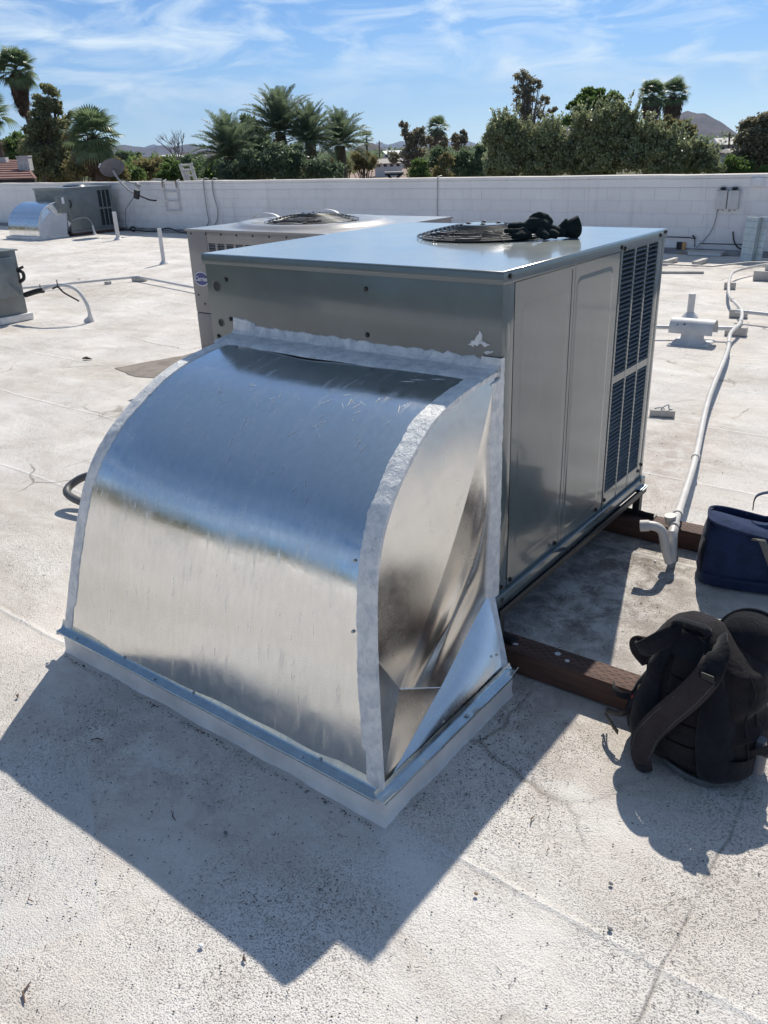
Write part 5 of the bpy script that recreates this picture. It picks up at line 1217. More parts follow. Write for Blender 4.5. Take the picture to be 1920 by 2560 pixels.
#      z     cx     hx     cy     hy
BS = [(0.000, 0.012, 0.120, 0.020, 0.080), (0.012, 0.012, 0.160, 0.018, 0.115), (0.05, 0.010, 0.196, 0.020, 0.135), (0.11, 0.004, 0.205, 0.026, 0.140), (0.17, 0.000, 0.190, 0.034, 0.138), (0.215, 0.006, 0.166, 0.042, 0.132),
      (0.25, 0.008, 0.166, 0.050, 0.125), (0.295, 0.004, 0.176, 0.058, 0.118), (0.335, -0.006, 0.158, 0.062, 0.100), (0.37, -0.022, 0.122, 0.064, 0.082), (0.400, -0.038, 0.082, 0.064, 0.062), (0.422, -0.042, 0.040, 0.062, 0.040)]
ZP = 0.422
def body_rows(n=72, m=60):
    rows = []
    for i in range(m + 1):
        z = ZP * i / m
        cxx = interp([(s[0], s[1]) for s in BS], z); hx = interp([(s[0], s[2]) for s in BS], z); cyy = interp([(s[0], s[3]) for s in BS], z); hy = interp([(s[0], s[4]) for s in BS], z)
        ring_ = superring((0, 0, 0), (1, 0, 0), (0, 1, 0), hx, hy, n, 2.7); row = []
        for p in ring_:
            f = 1 + 0.045 * fnoise(p.x * 9, p.y * 9, z * 9) + 0.022 * abs(fnoise(p.x * 16, p.y * 16, z * 12)) + 0.008 * fnoise(p.x * 50, p.y * 50, z * 30)
            if p.x > 0.10 and 0.16 < z < 0.34: f *= 1 - 0.05 * math.sin(z * 70)
            row.append(bpt(cxx + p.x * f, cyy + p.y * f, z + 0.006 * fnoise(p.x * 12, p.y * 12, z * 5)))
        rows.append(row)
    return rows
rows = body_rows(); q = MB(); q.grid(rows, closed_u=True); n_ = len(rows[0]); q.f.append(tuple(range(n_))[::-1]); q.f.append(tuple(len(q.v) - n_ + k for k in range(n_)))
q.build('pack_body', BPKBROWN, bp, smooth=True, angle=80)
def front_y(x, z):
    cxx = interp([(s[0], s[1]) for s in BS], z); hx = interp([(s[0], s[2]) for s in BS], z); cyy = interp([(s[0], s[3]) for s in BS], z); hy = interp([(s[0], s[4]) for s in BS], z)
    t = min(1, abs((x - cxx) / max(hx, 1e-3))); return cyy - hy * (1 - t ** 2.7) ** (1 / 2.7)
def pad(name, pts, mat, th, nx=14, parent=bp, lump=0.004, lift=0.0):
    """a padded patch over the back panel; pts: rows (z, x0, x1)"""
    rows = []; back = []
    for (z, x0, x1) in pts:
        r_ = []; 
        for j in range(nx + 1):
            t = j / nx; x = x0 + (x1 - x0) * t; e = (math.sin(PI * min(max(t, 0), 1))) ** 0.45 if 0 < t < 1 else 0
            r_.append(bpt(x, front_y(x, z) - lift - th * e - lump * fnoise(x * 20, z * 20, 3) * e + (0.004 if e == 0 else 0), z))
        rows.append(r_)
    q = MB(); q.grid(rows); return q.build(name, mat, parent, smooth=True, angle=80)
def rowz(z0, z1, fn, n=26):
    out = []
    for i in range(n + 1):
        t = i / n; z = z0 + (z1 - z0) * t; a, c = fn(t, z); out.append((z, a, c))
    return out
# mesh pads left and right, brown quilted middle
pad('back_pad', rowz(0.045, 0.372, lambda t, z: (-0.150 + 0.045 * t ** 3 - .01 * math.sin(t * PI), -0.066 + 0.01 * math.sin(t * PI * 2))), BPMESH, 0.026)
pad('back_pad', rowz(0.035, 0.360, lambda t, z: (0.072 - 0.02 * math.sin(t * PI) - 0.03 * t * t, 0.165 - 0.10 * t ** 2)), BPMESH, 0.030)
for k, (z0, z1) in enumerate(((0.060, 0.118), (0.122, 0.178), (0.182, 0.236), (0.240, 0.292), (0.296, 0.345))):
    pad('quilted_channel', rowz(z0, z1, lambda t, z: (-0.062, 0.068), 8), BPKBROWN, 0.012, lump=0.003, lift=0.004 * 1)
pad('upper_yoke', rowz(0.345, 0.408, lambda t, z: (-0.105 + 0.03 * t, 0.07 - 0.04 * t), 10), BPMESH, 0.018)
def ribbon(name, pts, width, mat, parent, th=0.010, side=None, n=8, bulge=0.3):
    C_ = curve_pts(pts, n); rows = []; m = len(C_)
    for i, c in enumerate(C_):
        t = (C_[min(i + 1, m - 1)] - C_[max(i - 1, 0)]).normalized(); wv = width(i / (m - 1)) if callable(width) else width
        sd = Vector(side) if side is not None else Vector((0, -1, 0)).cross(t); sd = (sd - t * sd.dot(t)).normalized(); nn_ = t.cross(sd).normalized()
        row = []
        for (a, b_) in ((-1, 0), (-0.9, 0.5), (-0.45, 0.85), (0, 1), (0.45, 0.85), (0.9, 0.5), (1, 0), (0.9, -0.5), (0, -0.7), (-0.9, -0.5)):
            row.append(c + sd * a * wv / 2 + nn_ * b_ * th / 2)
        rows.append(row)
    q = MB(); q.grid(rows, closed_u=True); k = len(rows[0]); q.f.append(tuple(range(k))); q.f.append(tuple(len(q.v) - k + j for j in range(k))); return q.build(name, mat, parent, smooth=True, angle=70)
ribbon('shoulder_strap', [bpt(0.042, 0.00, 0.402), bpt(0.058, -0.060, 0.388), bpt(0.052, -0.096, 0.342), bpt(0.018, -0.126, 0.275), bpt(-0.026, -0.146, 0.205), bpt(-0.064, -0.160, 0.13), bpt(-0.074, -0.168, 0.06), bpt(-0.060, -0.164, 0.006)], lambda t: 0.062 + 0.014 * math.sin(PI * t) - 0.010 * max(0, t - .8) * 5, STRAPB, bp, 0.013, n=8)
ribbon('strap_anchor', [bpt(0.040, 0.02, 0.412), bpt(0.060, -0.048, 0.402), bpt(0.062, -0.086, 0.366), bpt(0.056, -0.098, 0.338)], 0.060, BPK, bp, 0.017)
q = MB(); c0 = bpt(0.060, -0.106, 0.354); q.obox(c0, (0.036, 0.004, 0.026), BA, 0.25); q.build('strap_patch', RUBBER, bp, bevel=0.002)
ribbon('strap_buckle', [bpt(-0.066, -0.166, 0.026), bpt(-0.058, -0.162, 0.002)], 0.040, RUBBER, bp, 0.018)
ribbon('shoulder_strap', [bpt(-0.070, 0.01, 0.402), bpt(-0.100, -0.045, 0.382), bpt(-0.145, -0.050, 0.335), bpt(-0.180, -0.01, 0.30), bpt(-0.190, 0.03, 0.31)], 0.055, BPK, bp, 0.016)
ribbon('carry_handle', [bpt(-0.095, 0.02, 0.400), bpt(-0.082, -0.01, 0.436), bpt(-0.040, -0.018, 0.446), bpt(-0.006, -0.01, 0.440), bpt(0.006, 0.02, 0.410)], 0.032, BPK, bp, 0.012, side=byv)
ribbon('loose_strap', [bpt(-0.150, -0.06, 0.115), bpt(-0.185, -0.09, 0.10), bpt(-0.235, -0.07, 0.075), bpt(-0.25, -0.05, 0.045), bpt(-0.215, -0.09, 0.055), bpt(-0.175, -0.115, 0.05)], 0.020, RUBBER, bp, 0.003, side=(0, 0, 1))
ribbon('loose_strap', [bpt(-0.155, -0.03, 0.145), bpt(-0.205, -0.045, 0.135), bpt(-0.245, -0.02, 0.125), bpt(-0.27, 0.02, 0.112)], 0.022, BPK, bp, 0.004, side=(0, 0.6, 1))
ribbon('side_flap', [bpt(-0.13, -0.01, 0.30), bpt(-0.185, 0.0, 0.305), bpt(-0.195, 0.02, 0.27), bpt(-0.165, 0.03, 0.235)], 0.06, BPKBROWN, bp, 0.02)
ribbon('bottom_trim', [bpt(-0.03, -0.105, 0.018), bpt(0.05, -0.118, 0.010), bpt(0.11, -0.108, 0.014), bpt(0.16, -0.07, 0.03)], 0.030, GREYF, bp, 0.010, side=(0, -.3, 1))
q = MB()
for k in range(7): q.tube([bpt(-0.165 + k * 0.006, -0.045 - k * 0.003, 0.175 + k * 0.005), bpt(-0.150 + k * 0.006, -0.052 - k * 0.003, 0.205 + k * 0.003)], 0.0016, 5)
q.build('zip_cord', YEL, bp)
q = MB(); q.tube([bpt(-0.172, -0.05, 0.118), bpt(-0.166, -0.056, 0.160)], [0.006, 0.004], 8); q.build('red_tag', REDP, bp, smooth=True)
for sx_, zt_ in ((-1, 0.345), (1, 0.335)):
    def edge(z):
        cx_ = interp([(s[0], s[1]) for s in BS], z); hx_ = interp([(s[0], s[2]) for s in BS], z); return cx_ + sx_ * hx_ * 0.90
    pts_ = [bpt(edge(z), front_y(edge(z), z) - 0.004, z) for z in np.linspace(0.03, zt_, 26)]
    q = MB(); q.tube(pts_, 0.0032, 6); q.build('edge_piping', BPK, bp, smooth=True)
    pts_ = [bpt(edge(z) * 1.06, front_y(edge(z), z) + 0.045, z) for z in np.linspace(0.05, zt_ - 0.02, 26)]
    q = MB(); q.tube(pts_, 0.0026, 6); q.build('zip', BPK, bp, smooth=True)
for k in (-1, 1):
    q = MB(); q.tube([Vector(p_) + bxv * 0.0 for p_ in [bpt(0.042 + k * 0.022, -0.045, 0.385), bpt(0.052 + k * 0.028, -0.105, 0.340), bpt(0.018 + k * 0.030, -0.137, 0.275), bpt(-0.026 + k * 0.031, -0.156, 0.205), bpt(-0.064 + k * 0.032, -0.169, 0.13), bpt(-0.074 + k * 0.028, -0.176, 0.06)]], 0.0009, 5); q.build('stitching', GREYF, bp, smooth=True)
# bits sticking from the right pocket
pk = thing('bottle', (BO.x + 0.19, BO.y - 0.02, 0.05), 'dark bottle and rag sticking out of the right side pocket of the backpack', 'bottle')
q = MB(); q.tube([bpt(0.195, -0.01, 0.05), bpt(0.197, -0.012, 0.13), bpt(0.20, -0.016, 0.15), bpt(0.20, -0.02, 0.165)], [0.024, 0.024, 0.014, 0.014], 14); q.build('bottle_body', simple('grey_plastic', (0.12, 0.13, 0.15), 0.25, bmp=0), pk, smooth=True)
q = MB(); q.add([bpt(0.17, -0.05, 0.12), bpt(0.235, -0.05, 0.19), bpt(0.225, -0.03, 0.13), bpt(0.245, -0.02, 0.15), bpt(0.21, -0.01, 0.09)], [(0, 1, 2), (0, 2, 4), (2, 3, 4)]); q.build('rag', BPK, pk)
pad('side_pocket', rowz(0.03, 0.115, lambda t, z: (0.120, 0.196), 8), BPMESH, 0.018)
# dark cap hung behind the pack top
cp = thing('cap', (BO.x + 0.06, BO.y + 0.16, 0.3), 'round black cap resting behind the top of the backpack', 'cap')
cc = bpt(0.088, 0.115, 0.368); nn_ = (byv * -0.75 + Vector((0, 0, 0.5)) + bxv * 0.30).normalized()
rows = []; a_ = nn_.orthogonal().normalized(); b_ = nn_.cross(a_)
for r in np.linspace(0.0, 1, 12): rows.append([cc + nn_ * (0.052 * (1 - r ** 2.5)) + (a_ * math.cos(t) + b_ * math.sin(t)) * 0.094 * (r + 1e-4) * (1 + 0.03 * math.sin(t * 3)) for t in np.linspace(0, 2 * PI, 36, endpoint=False)])
q = MB(); q.grid(rows, closed_u=True); q.build('cap_crown', BPK, cp, smooth=True)
q = MB(); q.tube([cc + (a_ * math.cos(t) + b_ * math.sin(t)) * 0.095 for t in np.linspace(0, 2 * PI, 40, endpoint=False)], 0.0045, 7, closed=True); q.build('cap_rim', BPMESH, cp, smooth=True)

# ---- blue canvas tote
bo = Vector((0.615, 1.10, 0)); ba = 0.28
tx_ = Vector((math.cos(ba), math.sin(ba), 0)); ty_ = Vector((-tx_.y, tx_.x, 0))
bb = thing('tote_bag', (bo.x, bo.y, 0), 'navy blue canvas tool tote with pale webbing handle, half out of the right edge', 'bag')
def tp(x, y, z): return bo + tx_ * x + ty_ * y + Vector((0, 0, z))
rows = []
for i in range(31):
    z = 0.238 * i / 30; t = i / 30
    hx = 0.232 - 0.016 * t + 0.01 * math.sin(PI * t); hy = 0.125 - 0.02 * t + 0.012 * math.sin(PI * t)
    if i == 0: hx *= 0.95; hy *= 0.93
    row = []
    for p in superring((0, 0, 0), (1, 0, 0), (0, 1, 0), hx, hy, 64, 4.2):
        f = 1 + 0.06 * fnoise(p.x * 7, p.y * 7, z * 6) + 0.012 * abs(fnoise(p.x * 22, p.y * 22, z * 14)) + (0.012 if abs(z - 0.055) < 0.008 else 0)
        row.append(tp(p.x * f, p.y * f, z + (0.035 * abs(p.x) / 0.2 * t if t > .6 else 0) + 0.004 * fnoise(p.x * 10, p.y * 10, 3)))
    rows.append(row)
q = MB(); q.grid(rows, closed_u=True); q.f.append(tuple(range(64))[::-1]); q.build('bag_body', BLUEB, bb, smooth=True, angle=80)
rows = []
for i in range(17):
    s = -1 + 2 * i / 16; row = []
    for j in range(13):
        t = -1 + 2 * j / 12
        row.append(tp(s * 0.212, t * 0.100 * (1 - 0.1 * abs(s)), 0.232 + 0.036 * abs(s) ** 1.2 + 0.030 * (1 - t * t) * (0.6 + 0.5 * fnoise(s * 2, t * 2, 4)) - 0.010))
    rows.append(row)
q = MB(); q.grid(rows); q.build('zipped_top', BLUEB, bb, smooth=True, angle=80)
q = MB(); q.tube([v + Vector((0, 0, 0.002)) for v in [tp(p.x, p.y, 0.239 + 0.035 * abs(p.x) / 0.2) for p in superring((0, 0, 0), (1, 0, 0), (0, 1, 0), 0.219, 0.107, 48, 4.2)]], 0.006, 7, closed=True); q.build('rim_binding', BLUEB, bb, smooth=True)
ribbon('band_seam', [tp(-0.216, -0.118, 0.058), tp(-0.1, -0.139, 0.056), tp(0.05, -0.139, 0.056), tp(0.2, -0.125, 0.057)], 0.012, BLUEB, bb, 0.006, side=(0, 0, 1))
ribbon('webbing_handle', [tp(-0.045, -0.112, 0.230), tp(-0.038, -0.145, 0.252), tp(-0.018, -0.175, 0.255), tp(0.015, -0.190, 0.19), tp(0.05, -0.196, 0.12), tp(0.09, -0.195, 0.075), tp(0.15, -0.19, 0.08), tp(0.2, -0.18, 0.12)], 0.026, WEB, bb, 0.004, side=tx_)
ribbon('webbing_handle', [tp(-0.05, 0.11, 0.27), tp(-0.04, 0.11, 0.335), tp(0.05, 0.11, 0.36), tp(0.13, 0.11, 0.34)], 0.028, BLUEB, bb, 0.005, side=ty_)
ribbon('end_pocket', [tp(-0.222, -0.05, 0.05), tp(-0.230, -0.05, 0.13), tp(-0.222, -0.05, 0.195)], 0.10, BPK, bb, 0.014, side=ty_)

# ---- work gloves on the lid
gl = thing('work_gloves', (-0.27, 0.86, ZT), 'pair of crumpled dark work gloves lying on the lid beside the fan guard', 'gloves')
q = MB(); zl = ZT
def blob(q, pts, rs): q.tube([Vector(p) + Vector((0, 0, zl)) for p in curve_pts(pts, 5)], [interp(list(zip(np.linspace(0, 1, len(rs)), rs)), i / (5 * (len(pts) - 1))) for i in range(5 * (len(pts) - 1) + 1)], 10)
ox = Vector((-0.30, 0.83, 0)); gx = Vector((0.787, 0.617, 0)); gy = Vector((-0.617, 0.787, 0))
def gp(a, b_, z): return tuple(ox + gx * a + gy * b_ + Vector((0, 0, z)))
blob(q, [gp(-0.075, 0, 0.04), gp(-0.04, 0, 0.050), gp(0.0, 0.0, 0.048), gp(0.03, 0.0, 0.035)], [0.015, 0.032, 0.034, 0.022])
blob(q, [gp(-0.05, 0.01, 0.07), gp(-0.025, 0.01, 0.082), gp(0.01, 0.01, 0.074), gp(0.035, 0.0, 0.055)], [0.010, 0.018, 0.019, 0.014])
blob(q, [gp(-0.06, 0, 0.045), gp(-0.10, 0.01, 0.052), gp(-0.135, 0.01, 0.048)], [0.016, 0.013, 0.010])
blob(q, [gp(-0.06, -0.02, 0.032), gp(-0.11, -0.02, 0.034), gp(-0.15, -0.015, 0.036)], [0.016, 0.013, 0.010])
blob(q, [gp(-0.05, -0.04, 0.018), gp(-0.09, -0.04, 0.018), gp(-0.125, -0.035, 0.018)], [0.016, 0.013, 0.010])
blob(q, [gp(-0.02, -0.03, 0.03), gp(0.0, -0.055, 0.018), gp(0.01, -0.065, 0.014)], [0.02, 0.016, 0.012])
blob(q, [gp(0.02, 0, 0.035), gp(0.055, -0.01, 0.026), gp(0.085, -0.02, 0.018)], [0.022, 0.020, 0.014])
blob(q, [gp(0.0, -0.02, 0.02), gp(0.03, -0.03, 0.02), gp(0.055, -0.04, 0.015)], [0.02, 0.018, 0.012])
blob(q, [gp(0.07, 0.01, 0.03), gp(0.085, 0.0, 0.045), gp(0.10, 0.0, 0.052)], [0.016, 0.02, 0.026])
g1_ = q.build('left_glove', GLOVE, gl, smooth=True)
remesh(g1_, 0.0045, 3, lambda c: (0.0035 * fnoise(c.x * 60, c.y * 60, c.z * 60), 0.0035 * fnoise(c.x * 60, c.y * 60, c.z * 60 + 9), 0.0035 * fnoise(c.x * 60 + 5, c.y * 60, c.z * 60)))
q = MB(); cen = Vector(gp(0.112, 0.0, 0)) + Vector((0, 0, zl)); rows = []
for i in range(9):
    t = i / 8; c = cen + gx * (-0.030 + 0.058 * t) + Vector((0, 0, 0.030 + 0.010 * t)); r = 0.022 + 0.018 * t ** 0.7
    rows.append([c + gy * math.cos(a) * r * 0.9 + Vector((0, 0, math.sin(a) * (r + 0.002))) + gx * 0.006 * math.sin(a * 2 + 1) for a in np.linspace(0, 2 * PI, 22, endpoint=False)])
q.grid(rows, closed_u=True); q.grid([[v + (c - v) * 0.06 for v in r_] for r_ in rows[:-1]], closed_u=True); q.build('glove_cuff', GLOVE, gl, smooth=True)

# ================================================================== BEYOND THE WALL
GZ = -4.0
class Leaves:
    def __init__(s): s.P = []; s.n = 0
    def cloud(s, c, rad, n, size, up=0.0, shell=0.5, lenw=1.6):
        p = np.array(c) + npr.normal(size=(n, 3)) * np.array(rad) * 0.62; s.put(p, size, up, lenw)
    def put(s, p, size, up=0.0, lenw=1.6):
        n = len(p); a = npr.normal(size=(n, 3)); a[:, 2] += up; a /= np.linalg.norm(a, axis=1)[:, None]
        b_ = np.cross(a, npr.normal(size=(n, 3))); b_ /= np.linalg.norm(b_, axis=1)[:, None] + 1e-9
        sz = size * npr.uniform(0.6, 1.35, n)[:, None]
        s.P.append(np.stack([p - a * sz * lenw / 2, p + b_ * sz / 2, p + a * sz * lenw / 2, p - b_ * sz / 2], 1))
    def build(s, name, mat, parent):
        A = np.concatenate(s.P).astype(np.float32); off = np.array(root_loc(parent), dtype=np.float32); n = len(A); A = A - off
        me = bpy.data.meshes.new(name); me.vertices.add(4 * n); me.loops.add(4 * n); me.polygons.add(n)
        me.vertices.foreach_set('co', A.reshape(-1)); me.loops.foreach_set('vertex_index', np.arange(4 * n, dtype=np.int32)); me.polygons.foreach_set('loop_start', np.arange(0, 4 * n, 4, dtype=np.int32))
        me.update(calc_edges=True); me.materials.append(mat)
        o = bpy.data.objects.new(name, me); COL.objects.link(o); o.parent = parent; return o
def tree(name, lab, cat, u, vtop, d, parts, mat, bark=BARK, leaf=0.10, nper=260, group=None, shoots=0, clump=0.28, trunk_r=0.16, limbs=True, vis_trunk=True, density=1.0):
    """parts: (du, v, ru, rv) crown lobes given by bearing and height; sizes become metres at range d"""
    k = d / F; base = far_point(u, 400, d); base.z = GZ
    t = thing(name, base, lab, cat, group)
    ux_ = Vector((math.cos(yaw), math.sin(yaw), 0)); uf = Vector((-math.sin(yaw), math.cos(yaw), 0))
    lf = Leaves(); br = MB(); cents = []
    for (pu, pv, ru, rv) in parts:
        c = far_point(pu, pv, d) + uf * npr.uniform(-0.3, 0.3) * ru * k; rx, rz = ru * k, rv * k
        nc_ = max(5, int(18 * density * (ru * rv) / (40 * 40) + 7))
        for _ in range(nc_):
            dv = npr.normal(size=3); dv /= np.linalg.norm(dv); r = npr.uniform(0.35, 1.0) ** 0.6
            cc_ = c + ux_ * dv[0] * rx * r + uf * dv[1] * rx * 0.85 * r + Vector((0, 0, dv[2] * rz * r)); cs = clump * min(rx, rz) * npr.uniform(0.7, 1.35)
            lf.cloud(cc_, (cs, cs, cs * 0.75), int(nper * npr.uniform(0.6, 1.3)), leaf, 0.2, 0.3)
            if limbs and rnd.random() < 0.5: cents.append((c, cc_))
    if shoots:
        for _ in range(shoots):
            pu, pv, ru, rv = parts[rnd.randrange(len(parts))]
            a = npr.uniform(-1, 1); c0_ = far_point(pu + a * ru, pv - rv * math.sqrt(max(0, 1 - a * a)) * 0.85, d) + uf * npr.uniform(-1, 1) * ru * k * .6; h_ = npr.uniform(14, 44) * k; le = npr.uniform(-0.5, 0.5) * h_
            pts = np.array([[c0_.x + ux_.x * le * s, c0_.y + ux_.y * le * s, c0_.z + h_ * s] for s in npr.uniform(0, 1, 34)]); lf.put(pts + npr.normal(size=pts.shape) * leaf * 0.55, leaf, 1.2)
            br.tube([c0_ - Vector((0, 0, h_ * .5)), c0_ + Vector((ux_.x * le, ux_.y * le, h_))], [leaf * 0.12, leaf * 0.05], 4)
    crown = lf.build('crown', mat, t)
    top = max(parts, key=lambda p_: p_[2] * p_[3]); tp_ = far_point(top[0], top[1], d)
    q = MB(); q.tube(curve_pts([base, base.lerp(tp_, 0.4) + ux_ * 0.15, base.lerp(tp_, 0.75) - ux_ * 0.1, tp_], 4), [trunk_r * (1 - 0.8 * i / 12) for i in range(13)], 8)
    for (c, cc_) in cents[:40]:
        s0 = base.lerp(tp_, rnd.uniform(0.45, 0.8)); q.tube([s0, s0.lerp(cc_, 0.5) + Vector((0, 0, -0.05)), cc_], [trunk_r * 0.35, trunk_r * 0.2, trunk_r * 0.06], 5)
    q.v += []; q.build('trunk', bark, t, smooth=True)
    if br.v: br.build('shoot_stems', bark, t)
    return t
# ---- palms
def fan_leaf(nm, R, mat, seg=18, spread=2.6, droop=0.25, pet=0.8):
    q = MB(); q.tube([(0, 0, 0), (pet * 0.5, 0, 0.03), (pet, 0, 0)], [0.022, 0.016, 0.012], 4)
    for k in range(seg):
        a = -spread / 2 + spread * k / (seg - 1); L1 = R * (0.80 + 0.25 * math.cos(a * 0.8)); w1 = 0.055 * R
        d = Vector((math.cos(a), math.sin(a), 0)); e = Vector((-d.y, d.x, 0)); o_ = Vector((pet, 0, 0)); zz = 0.05 * (1 if k % 2 else -1) * R * 0.3
        q.add([o_, o_ + d * L1 * 0.55 + e * w1 + Vector((0, 0, zz)), o_ + d * L1 * 0.55 - e * w1 + Vector((0, 0, -zz)), o_ + d * L1 * 0.85 + e * w1 * 0.5 + Vector((0, 0, -droop * R * 0.35)), o_ + d * L1 * 0.85 - e * w1 * 0.5 + Vector((0, 0, -droop * R * 0.35)), o_ + d * L1 + Vector((0, 0, -droop * R))],
              [(0, 1, 2), (1, 3, 4, 2), (3, 5, 4)])
    return mesh_of(q, nm, mat)
def feather_leaf(nm, Lf, mat, n=40, wl=0.50, arch=0.30, tw=0.6, wid=0.045):
    q = MB(); pts = [Vector((Lf * t, 0, Lf * (0.30 * t - arch * t ** 2.2))) for t in np.linspace(0, 1, 10)]; q.tube(pts, [0.035 * (1 - 0.85 * i / 9) for i in range(10)], 4)
    for k in range(n):
        t = 0.16 + 0.84 * k / (n - 1); i = min(8, int(t * 9)); p = pts[i].lerp(pts[i + 1], t * 9 - i); l = wl * Lf / 3 * (math.sin(PI * min(1, 0.12 + t * 0.86)) ** 0.6) * 1.25
        dr = (pts[i + 1] - pts[i]).normalized()
        for s in (-1, 1):
            d = (dr * 0.75 + Vector((0, s, 0)) * 0.8 + Vector((0, 0, rnd.uniform(0.0, tw)))).normalized(); e = dr * wid
            m_ = p + d * l * 0.5; q.add([p - e * .6, p + e * .6, m_ + e * .7, p + d * l - Vector((0, 0, 0.10 * l)), m_ - e * .7], [(0, 1, 2, 3, 4)])
    return mesh_of(q, nm, mat)
FAN1 = [fan_leaf('frond', 0.95, F_PALM), fan_leaf('frond', 1.05, F_PALM, droop=0.5)]
FANB = [fan_leaf('dead_frond', 0.9, F_SKIRT, 14, 1.9, 0.7, 0.5), fan_leaf('dead_frond', 1.0, F_SKIRT, 12, 1.3, 0.9, 0.6)]
FEA = [feather_leaf('frond', 3.4, F_DATE), feather_leaf('frond', 3.6, F_DATE, arch=0.55), feather_leaf('frond', 3.0, F_DATE, arch=0.2, tw=0.8)]
FEAB = [feather_leaf('dead_frond', 2.6, F_BROWN, 24, arch=0.9)]
def palm(lab, crown_u, crown_v, d, scale, base_u=None, kind='fan', nf=34, nskirt=16, skirt_len=2.2, trunk_r=0.20, group=None, emin=-0.5, thick=None, base_dz=None):
    group = group or ('date palms in a cluster behind the wall' if kind == 'date' else 'fan palms beyond the wall')
    c = far_point(crown_u, crown_v, d); bu = base_u if base_u is not None else crown_u; base = far_point(bu, crown_v, d); base.z = GZ
    t = thing('palm_tree', base, lab, 'palm tree', group)
    top = c - Vector((0, 0, 0.1)); pts = curve_pts([base, base.lerp(top, 0.5) + Vector((0.05, 0, 0)), top], 6)
    q = MB(); q.tube(pts, [trunk_r * (1.25 - 0.35 * i / (len(pts) - 1)) for i in range(len(pts))], 10); q.build('trunk', BARKP, t, smooth=True)
    if thick:
        R0, H0 = thick; pr_ = [(0.0, 0.35), (0.10, 0.8), (0.3, 1.0), (0.6, 0.95), (0.85, 0.65), (1.0, 0.3)]
        q = MB(); q.tube([top + Vector((0, 0, -H0 * a_)) for a_, r_ in pr_], [R0 * r_ * 0.8 for a_, r_ in pr_], 12); q.build('skirt_core', F_SKIRT, t, smooth=True)
        lf = Leaves(); n = 900; hh = npr.uniform(0, 1.08, n); an = npr.uniform(0, 2 * PI, n); rr2 = np.interp(hh, [x[0] for x in pr_], [x[1] for x in pr_]) * R0 * npr.uniform(0.75, 1.12, n)
        pts2 = np.stack([top.x + rr2 * np.cos(an), top.y + rr2 * np.sin(an), top.z - hh * H0], 1); lf.put(pts2, 0.10 * max(1, d / 110), 6.0, 4.5); lf.build('skirt_shag', F_SKIRT, t)
    for k in range(nf):
        a = k * 2.39996; e = emin + (1.45 - emin) * ((k + 0.5) / nf) ** 0.8
        me = (FAN1 if kind == 'fan' else FEA)[k % (2 if kind == 'fan' else 3)]
        s = scale * rnd.uniform(0.85, 1.12)
        shared('frond', me, t, c - base, (rnd.uniform(-0.3, 0.3), -e, a + rnd.uniform(-0.15, 0.15)), (s, s, s))
    for k in range(nskirt):
        a = k * 2.39996 + 1; s = scale * rnd.uniform(0.8, 1.1); e = -1.15 - 0.35 * rnd.random()
        dz = -rnd.uniform(0.0, skirt_len)
        me = (FANB if kind == 'fan' else FEAB)[k % (2 if kind == 'fan' else 1)]
        shared('dead_frond', me, t, c - base + Vector((0, 0, dz)), (0, -e if kind != 'fan' else 1.25 + 0.25 * rnd.random(), a), (s, s, s))
    return t
palm('tall fan palm with a brown skirt at the left edge, highest tree there', 40, 178, 70, 0.92, base_u=75, nf=44, nskirt=26, skirt_len=1.6, trunk_r=0.24, emin=-0.9, thick=(0.55, 2.3))
palm('fan palm cut by the left picture edge below the tall fan palm', -28, 295, 60, 0.85, base_u=-5, nf=24, nskirt=10, skirt_len=1.0, trunk_r=0.3)
palm('short bushy fan palm just above the satellite dish', 233, 345, 42, 0.78, nf=44, nskirt=18, skirt_len=1.4, trunk_r=0.22, emin=-1.0, thick=(0.5, 1.4))
palm('left of the twin tall fan palms over the right shrubs', 1631, 240, 120, 1.15, nf=40, nskirt=26, skirt_len=1.0, trunk_r=0.26, emin=-0.8, thick=(1.15, 3.2))
palm('right of the twin tall fan palms over the right shrubs', 1684, 238, 124, 1.20, nf=40, nskirt=26, skirt_len=1.0, trunk_r=0.26, emin=-0.8, thick=(1.15, 3.3))
palm('fan palm with a thick brown trunk skirt between the eucalyptus trees', 1094, 322, 130, 1.05, nf=30, nskirt=20, skirt_len=2.5, trunk_r=0.5, emin=-0.9, thick=(1.2, 5.0))
palm('small distant fan palm above the right shrubs, in front of the mountain foot', 1396, 325, 260, 1.9, nf=18, nskirt=8, skirt_len=2.0, trunk_r=0.4)
palm('tiny distant fan palm over the round hill', 916, 345, 380, 1.9, nf=18, nskirt=6, skirt_len=1.0, trunk_r=0.4)
palm('tallest date palm of the cluster behind the wall', 700, 326, 55, 0.72, kind='date', nf=84, nskirt=26, skirt_len=0.4, trunk_r=0.35, emin=-0.45)
palm('leftmost date palm of the cluster, fronds reaching left', 572, 388, 52, 0.66, kind='date', nf=80, nskirt=24, skirt_len=0.4, trunk_r=0.35, emin=-0.5)
palm('date palm third from left in the cluster', 775, 350, 54, 0.62, kind='date', nf=80, nskirt=24, skirt_len=0.4, trunk_r=0.35, emin=-0.6)
palm('rightmost date palm of the cluster behind the wall', 850, 360, 56, 0.60, kind='date', nf=76, nskirt=14, skirt_len=0.4, trunk_r=0.35, emin=-0.5)

